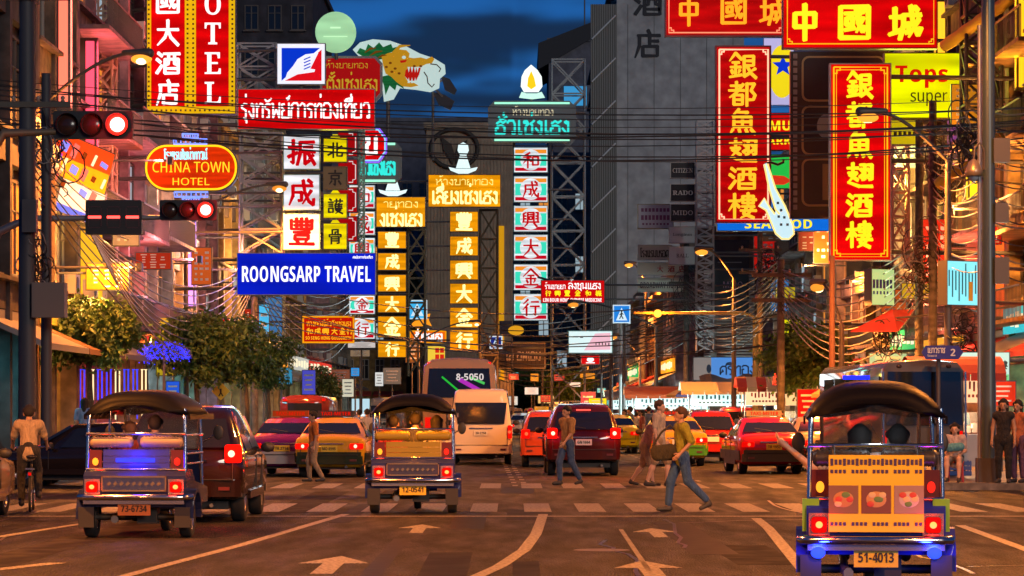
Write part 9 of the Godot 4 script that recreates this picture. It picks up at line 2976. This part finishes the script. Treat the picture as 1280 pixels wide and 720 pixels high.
func build_people():
	# facing: 0 towards the camera, PI away, PI/2 to the picture's right
	var t: Node3D
	# man walking past the dark red car
	person("man in a tan shirt and blue jeans walking before the dark red car", feet(709, 606), -0.9, {"h": 1.72, "shirt": Color(0.4, 0.22, 0.07), "legs": Color(0.04, 0.09, 0.2), "sleeve": 0.9, "cell": 0.02, "pose": {"kl": Vector3(-0.1, 0.5, 0.14), "al": Vector3(-0.1, 0.09, 0.12), "tl": Vector3(-0.12, 0.035, 0.29), "kr": Vector3(0.1, 0.5, -0.04), "ar": Vector3(0.1, 0.12, -0.28), "tr": Vector3(0.11, 0.035, -0.15), "wl": Vector3(-0.22, 0.9, -0.16), "el": Vector3(-0.22, 1.12, -0.12), "er": Vector3(0.22, 1.12, 0.06), "wr": Vector3(0.2, 0.92, 0.24)}})
	# woman striding with a bag
	t = person("person in an olive top and flared jeans striding with a shoulder bag", feet(852, 639), -1.35, {"h": 1.68, "fem": false, "shirt": Color(0.28, 0.27, 0.02), "legs": Color(0.03, 0.09, 0.24), "sleeve": 0.95, "cell": 0.02, "hair": "brown", "pose": {"kl": Vector3(-0.09, 0.5, 0.16), "al": Vector3(-0.1, 0.09, 0.2), "tl": Vector3(-0.11, 0.035, 0.37), "kr": Vector3(0.09, 0.5, -0.08), "ar": Vector3(0.1, 0.17, -0.42), "tr": Vector3(0.1, 0.05, -0.3), "wl": Vector3(-0.2, 0.98, 0.2), "er": Vector3(0.24, 1.14, -0.1), "wr": Vector3(0.26, 0.95, 0.1)}})
	var bag := thing("shoulder_bag", "dark brown bulky bag on the striding person's shoulder", "bag", t.position + Vector3(-0.30, 0.98, 0.12), 0.2)
	var s := st()
	skin(s, [[Vector3(-0.12, 0, 0), Vector3(0.12, 0.02, 0), 0.10, 0.10, 0.7], [Vector3(-0.1, -0.07, 0), Vector3(0.12, -0.06, 0), 0.10, 0.095, 0.7]], 0.025, 0.05)
	commit(s, bag, "pouch", cloth("bag_brown", Color(0.045, 0.036, 0.014)))
	s = st()
	tube(s, [Vector3(-0.18, 0.08, 0), Vector3(-0.02, 0.3, -0.06), Vector3(0.14, 0.42, -0.12), Vector3(0.24, 0.3, -0.12), Vector3(0.2, 0.08, 0)], 0.018, 6)
	commit(s, bag, "strap", cloth("bag_brown"))
	# two people crossing together
	person("person in a pink shirt and shorts crossing beside a taller companion", feet(806, 607), 1.25, {"h": 1.62, "shirt": Color(0.5, 0.27, 0.2), "legs": Color(0.36, 0.24, 0.13), "leg_len": 1.05, "skin": "light", "pose": {"chest": Vector3(0, 1.22, 0.12), "neck": Vector3(0, 1.36, 0.2), "head": Vector3(0, 1.46, 0.27), "sl": Vector3(-0.17, 1.32, 0.15), "sr": Vector3(0.17, 1.32, 0.15), "el": Vector3(-0.2, 1.08, 0.24), "wl": Vector3(-0.14, 1.0, 0.44), "er": Vector3(0.2, 1.08, 0.24), "wr": Vector3(0.14, 1.0, 0.44), "kl": Vector3(-0.1, 0.5, 0.16), "al": Vector3(-0.1, 0.09, 0.22), "tl": Vector3(-0.11, 0.035, 0.38), "kr": Vector3(0.1, 0.48, -0.08), "ar": Vector3(0.1, 0.12, -0.34), "tr": Vector3(0.1, 0.035, -0.2)}})
	person("tall person in a cream shirt and checked tan shorts crossing", feet(824, 608), 1.2, {"h": 1.84, "shirt": Color(0.52, 0.44, 0.34), "legs": Color(0.4, 0.28, 0.16), "leg_len": 1.1, "skin": "light", "hair": "brown", "pose": {"kl": Vector3(-0.1, 0.5, -0.06), "al": Vector3(-0.1, 0.1, -0.22), "tl": Vector3(-0.11, 0.035, -0.06), "kr": Vector3(0.1, 0.5, 0.14), "ar": Vector3(0.1, 0.09, 0.14), "tr": Vector3(0.11, 0.035, 0.3)}})
	# person in orange at the yellow taxi
	person("person in an orange shirt and pale trousers beside the yellow taxi", feet(392, 602), -1.3, {"h": 1.6, "shirt": Color(0.55, 0.16, 0.02), "legs": Color(0.35, 0.25, 0.15), "sleeve": 0.8, "pose": {"kl": Vector3(-0.1, 0.5, 0.1), "al": Vector3(-0.1, 0.09, 0.08), "tl": Vector3(-0.12, 0.035, 0.24), "ar": Vector3(0.1, 0.1, -0.2), "tr": Vector3(0.1, 0.035, -0.05)}})
	# cyclist
	var bp := Vector3(P(36, 0, 46.5).x, 0, -46.8)
	person("man in a tan short sleeved shirt riding the bicycle", bp + Vector3(-0.02, 0.02, 0.2), PI + 0.12, {"h": 1.66, "shirt": Color(0.42, 0.3, 0.17), "legs": Color(0.02, 0.018, 0.018), "sleeve": 0.8, "cell": 0.02, "pose": {"pelvis": Vector3(0, 1.0, 0), "hl": Vector3(-0.09, 0.98, 0), "hr": Vector3(0.09, 0.98, 0), "chest": Vector3(0, 1.32, 0.1), "neck": Vector3(0, 1.48, 0.14), "head": Vector3(0, 1.6, 0.18), "sl": Vector3(-0.18, 1.43, 0.1), "sr": Vector3(0.18, 1.43, 0.1), "el": Vector3(-0.26, 1.2, 0.26), "er": Vector3(0.26, 1.2, 0.26), "wl": Vector3(-0.28, 1.08, 0.46), "wr": Vector3(0.28, 1.08, 0.46), "kl": Vector3(-0.14, 0.66, 0.3), "al": Vector3(-0.16, 0.3, 0.14), "tl": Vector3(-0.17, 0.22, 0.28), "kr": Vector3(0.13, 0.58, 0.16), "ar": Vector3(0.12, 0.16, 0.12), "tr": Vector3(0.13, 0.1, 0.27)}})
	# motorbike rider
	var mp := on_road(663, 563) + Vector3(0, 0, -0.9)
	t = person("motorbike rider in a pale blue shirt", mp + Vector3(0, -0.06, 0.18), PI, {"h": 1.7, "shirt": Color(0.25, 0.4, 0.5), "legs": Color(0.05, 0.06, 0.1), "cell": 0.03, "pose": {"kl": Vector3(-0.2, 0.78, 0.36), "kr": Vector3(0.2, 0.78, 0.36), "al": Vector3(-0.2, 0.36, 0.3), "ar": Vector3(0.2, 0.36, 0.3), "tl": Vector3(-0.2, 0.3, 0.44), "tr": Vector3(0.2, 0.3, 0.44), "wl": Vector3(-0.3, 1.06, 0.5), "wr": Vector3(0.3, 1.06, 0.5), "el": Vector3(-0.28, 1.16, 0.28), "er": Vector3(0.28, 1.16, 0.28)}})
	var hel := thing("helmet", "red helmet worn by the motorbike rider", "helmet", t.position + Vector3(0, 1.62, 0.0))
	psph(hel, "shell", Vector3.ZERO, Vector3(0.14, 0.15, 0.155), paint("helmet_red", Color(0.45, 0.02, 0.02)))
	pbox(hel, "visor", Vector3(0, 0.0, -0.135), Vector3(0.2, 0.1, 0.05), mat("car_glass"))
	# tuk-tuk passengers and drivers
	var tp := on_road(174, 673) + Vector3(0, 0, -1.3)
	person("passenger in a violet shirt inside the dark blue tuk-tuk", tp + Vector3(0.12, -0.06, 0.62), PI, {"h": 1.62, "shirt": Color(0.12, 0.1, 0.4), "legs": Color(0.05, 0.05, 0.07), "cell": 0.026, "pose": seated()})
	person("passenger with tan skin beside the one in violet", tp + Vector3(-0.22, -0.1, 0.60), PI, {"h": 1.58, "shirt": Color(0.3, 0.06, 0.05), "legs": Color(0.05, 0.05, 0.07), "cell": 0.026, "hair": "brown", "pose": seated({"look": Vector3(0.6, 0, 1)})})
	tp = on_road(516, 642) + Vector3(0, 0, -1.3)
	person("dark haired passenger in the tuk-tuk with the olive seat", tp + Vector3(0.02, -0.06, 0.60), PI, {"h": 1.64, "shirt": Color(0.05, 0.05, 0.06), "legs": Color(0.05, 0.05, 0.07), "cell": 0.026, "pose": seated()})
	person("passenger in red beside the dark haired one", tp + Vector3(-0.34, -0.06, 0.60), PI, {"h": 1.6, "shirt": Color(0.4, 0.03, 0.06), "legs": Color(0.05, 0.05, 0.07), "cell": 0.026, "pose": seated()})
	person("passenger in white in the tuk-tuk with the olive seat", tp + Vector3(0.36, -0.06, 0.60), PI, {"h": 1.6, "shirt": Color(0.5, 0.48, 0.45), "legs": Color(0.05, 0.05, 0.07), "cell": 0.026, "fem": true, "pose": seated()})
	tp = on_road(1114, 752) + Vector3(0, 0, -1.3)
	person("passenger in white leaning an arm out of the near tuk-tuk", tp + Vector3(-0.18, -0.16, 0.55), PI - 0.1, {"h": 1.66, "shirt": Color(0.5, 0.48, 0.5), "legs": Color(0.05, 0.05, 0.07), "cell": 0.02, "fem": true, "skin": "light", "pose": seated({"el": Vector3(0.42, 1.3, -0.06), "wl": Vector3(-0.14, 1.02, 0.26), "er": Vector3(0.44, 1.34, -0.08), "wr": Vector3(0.66, 1.52, -0.04)})})
	person("passenger with black hair beside the one leaning out", tp + Vector3(0.16, -0.16, 0.55), PI, {"h": 1.66, "shirt": Color(0.45, 0.42, 0.4), "legs": Color(0.05, 0.05, 0.07), "cell": 0.02, "pose": seated()})
	# pavement on the stall side
	person("woman in black top and trousers standing by the tall steel pole", feet(1265, 614) + Vector3(0, 0.14, -1.0), -0.3, {"h": 1.72, "fem": true, "shirt": Color(0.015, 0.014, 0.016), "sleeveless": true, "legs": Color(0.012, 0.012, 0.014), "cell": 0.02})
	person("woman in an orange top beside the one in black", feet(1285, 614) + Vector3(0.05, 0.14, -1.4), -0.7, {"h": 1.7, "fem": true, "shirt": Color(0.45, 0.14, 0.06), "sleeveless": true, "legs": Color(0.1, 0.05, 0.12), "cell": 0.022})
	t = person("seated woman in a pale top and shorts holding a blue bag", feet(1198, 612) + Vector3(0.02, -0.28, -0.6), -0.25, {"h": 1.64, "fem": true, "shirt": Color(0.5, 0.42, 0.42), "legs": Color(0.3, 0.28, 0.26), "leg_len": 0.9, "skin": "light", "pose": seated({"tl": Vector3(-0.14, 0.47, 0.62), "tr": Vector3(0.14, 0.47, 0.62)})})
	var sp := feet(1198, 612) + Vector3(0.02, 0.14, -0.65)
	var st0 := thing("stool", "red plastic stool under the seated woman", "stool", sp)
	pbox(st0, "seat", Vector3(0, 0.42, 0), Vector3(0.34, 0.04, 0.34), mat("stool_red", Color(0.45, 0.03, 0.03), 0.4))
	for x in [-0.14, 0.14]:
		for z in [-0.14, 0.14]:
			pcyl(st0, "leg", Vector3(x * 1.1, 0, z * 1.1), Vector3(x, 0.42, z), 0.022, mat("stool_red"))
	var hb := thing("handbag", "light blue bag on the seated woman's lap", "bag", sp + Vector3(-0.05, 0.72, 0.34))
	s = st()
	skin(s, [[Vector3(-0.12, 0, 0), Vector3(0.12, 0.02, 0), 0.09, 0.09]], 0.025)
	commit(s, hb, "pouch", cloth("bag_blue", Color(0.1, 0.35, 0.45)))
	person("person in a turquoise shirt standing behind the steel pole", feet(1220, 600) + Vector3(0, 0.14, -2.5), PI, {"h": 1.68, "shirt": Color(0.05, 0.35, 0.45), "legs": Color(0.05, 0.05, 0.07), "cell": 0.026})
	# woman in blue at the corner and pair by the middle tuk-tuk
	person("woman in a light blue top seated behind the black car", feet(85, 600) + Vector3(0, 0.3, -2.6), PI, {"h": 1.62, "fem": true, "shirt": Color(0.2, 0.3, 0.5), "legs": Color(0.05, 0.05, 0.07), "cell": 0.026})
	person("man in a white shirt walking between the taxi and the tuk-tuk", feet(459, 575), PI, {"h": 1.66, "shirt": Color(0.55, 0.52, 0.48), "legs": Color(0.06, 0.06, 0.08), "cell": 0.028})
	person("man in a blue shirt ahead of the one in white", feet(449, 572), PI, {"h": 1.64, "shirt": Color(0.05, 0.1, 0.45), "legs": Color(0.06, 0.06, 0.08), "cell": 0.028})
	# crowd by the stalls
	var tones := [Color(0.45, 0.3, 0.25), Color(0.08, 0.08, 0.09), Color(0.5, 0.45, 0.4), Color(0.3, 0.08, 0.06), Color(0.1, 0.14, 0.25), Color(0.42, 0.36, 0.2)]
	var say := ["pinkish", "black", "white", "dark red", "navy", "khaki"]
	var crowd := [[781, 563], [788, 566], [796, 562], [803, 567], [811, 563], [786, 558], [800, 557], [833, 560], [842, 561], [866, 572], [926, 574], [942, 573], [975, 579], [1080, 590], [1096, 592], [520, 553], [500, 552]]
	for i in crowd.size():
		var e: Array = crowd[i]
		person("person in a %s shirt among the crowd by the market stalls" % say[i % 6], feet(e[0], e[1]) + Vector3(0, 0.0, 0), rng.randf_range(0, TAU), {"h": rng.randf_range(1.56, 1.76), "shirt": tones[i % 6], "legs": tones[(i * 2 + 1) % 6] * 0.4, "cell": 0.034, "fem": i % 3 == 0, "group": "crowd by the market stalls"})
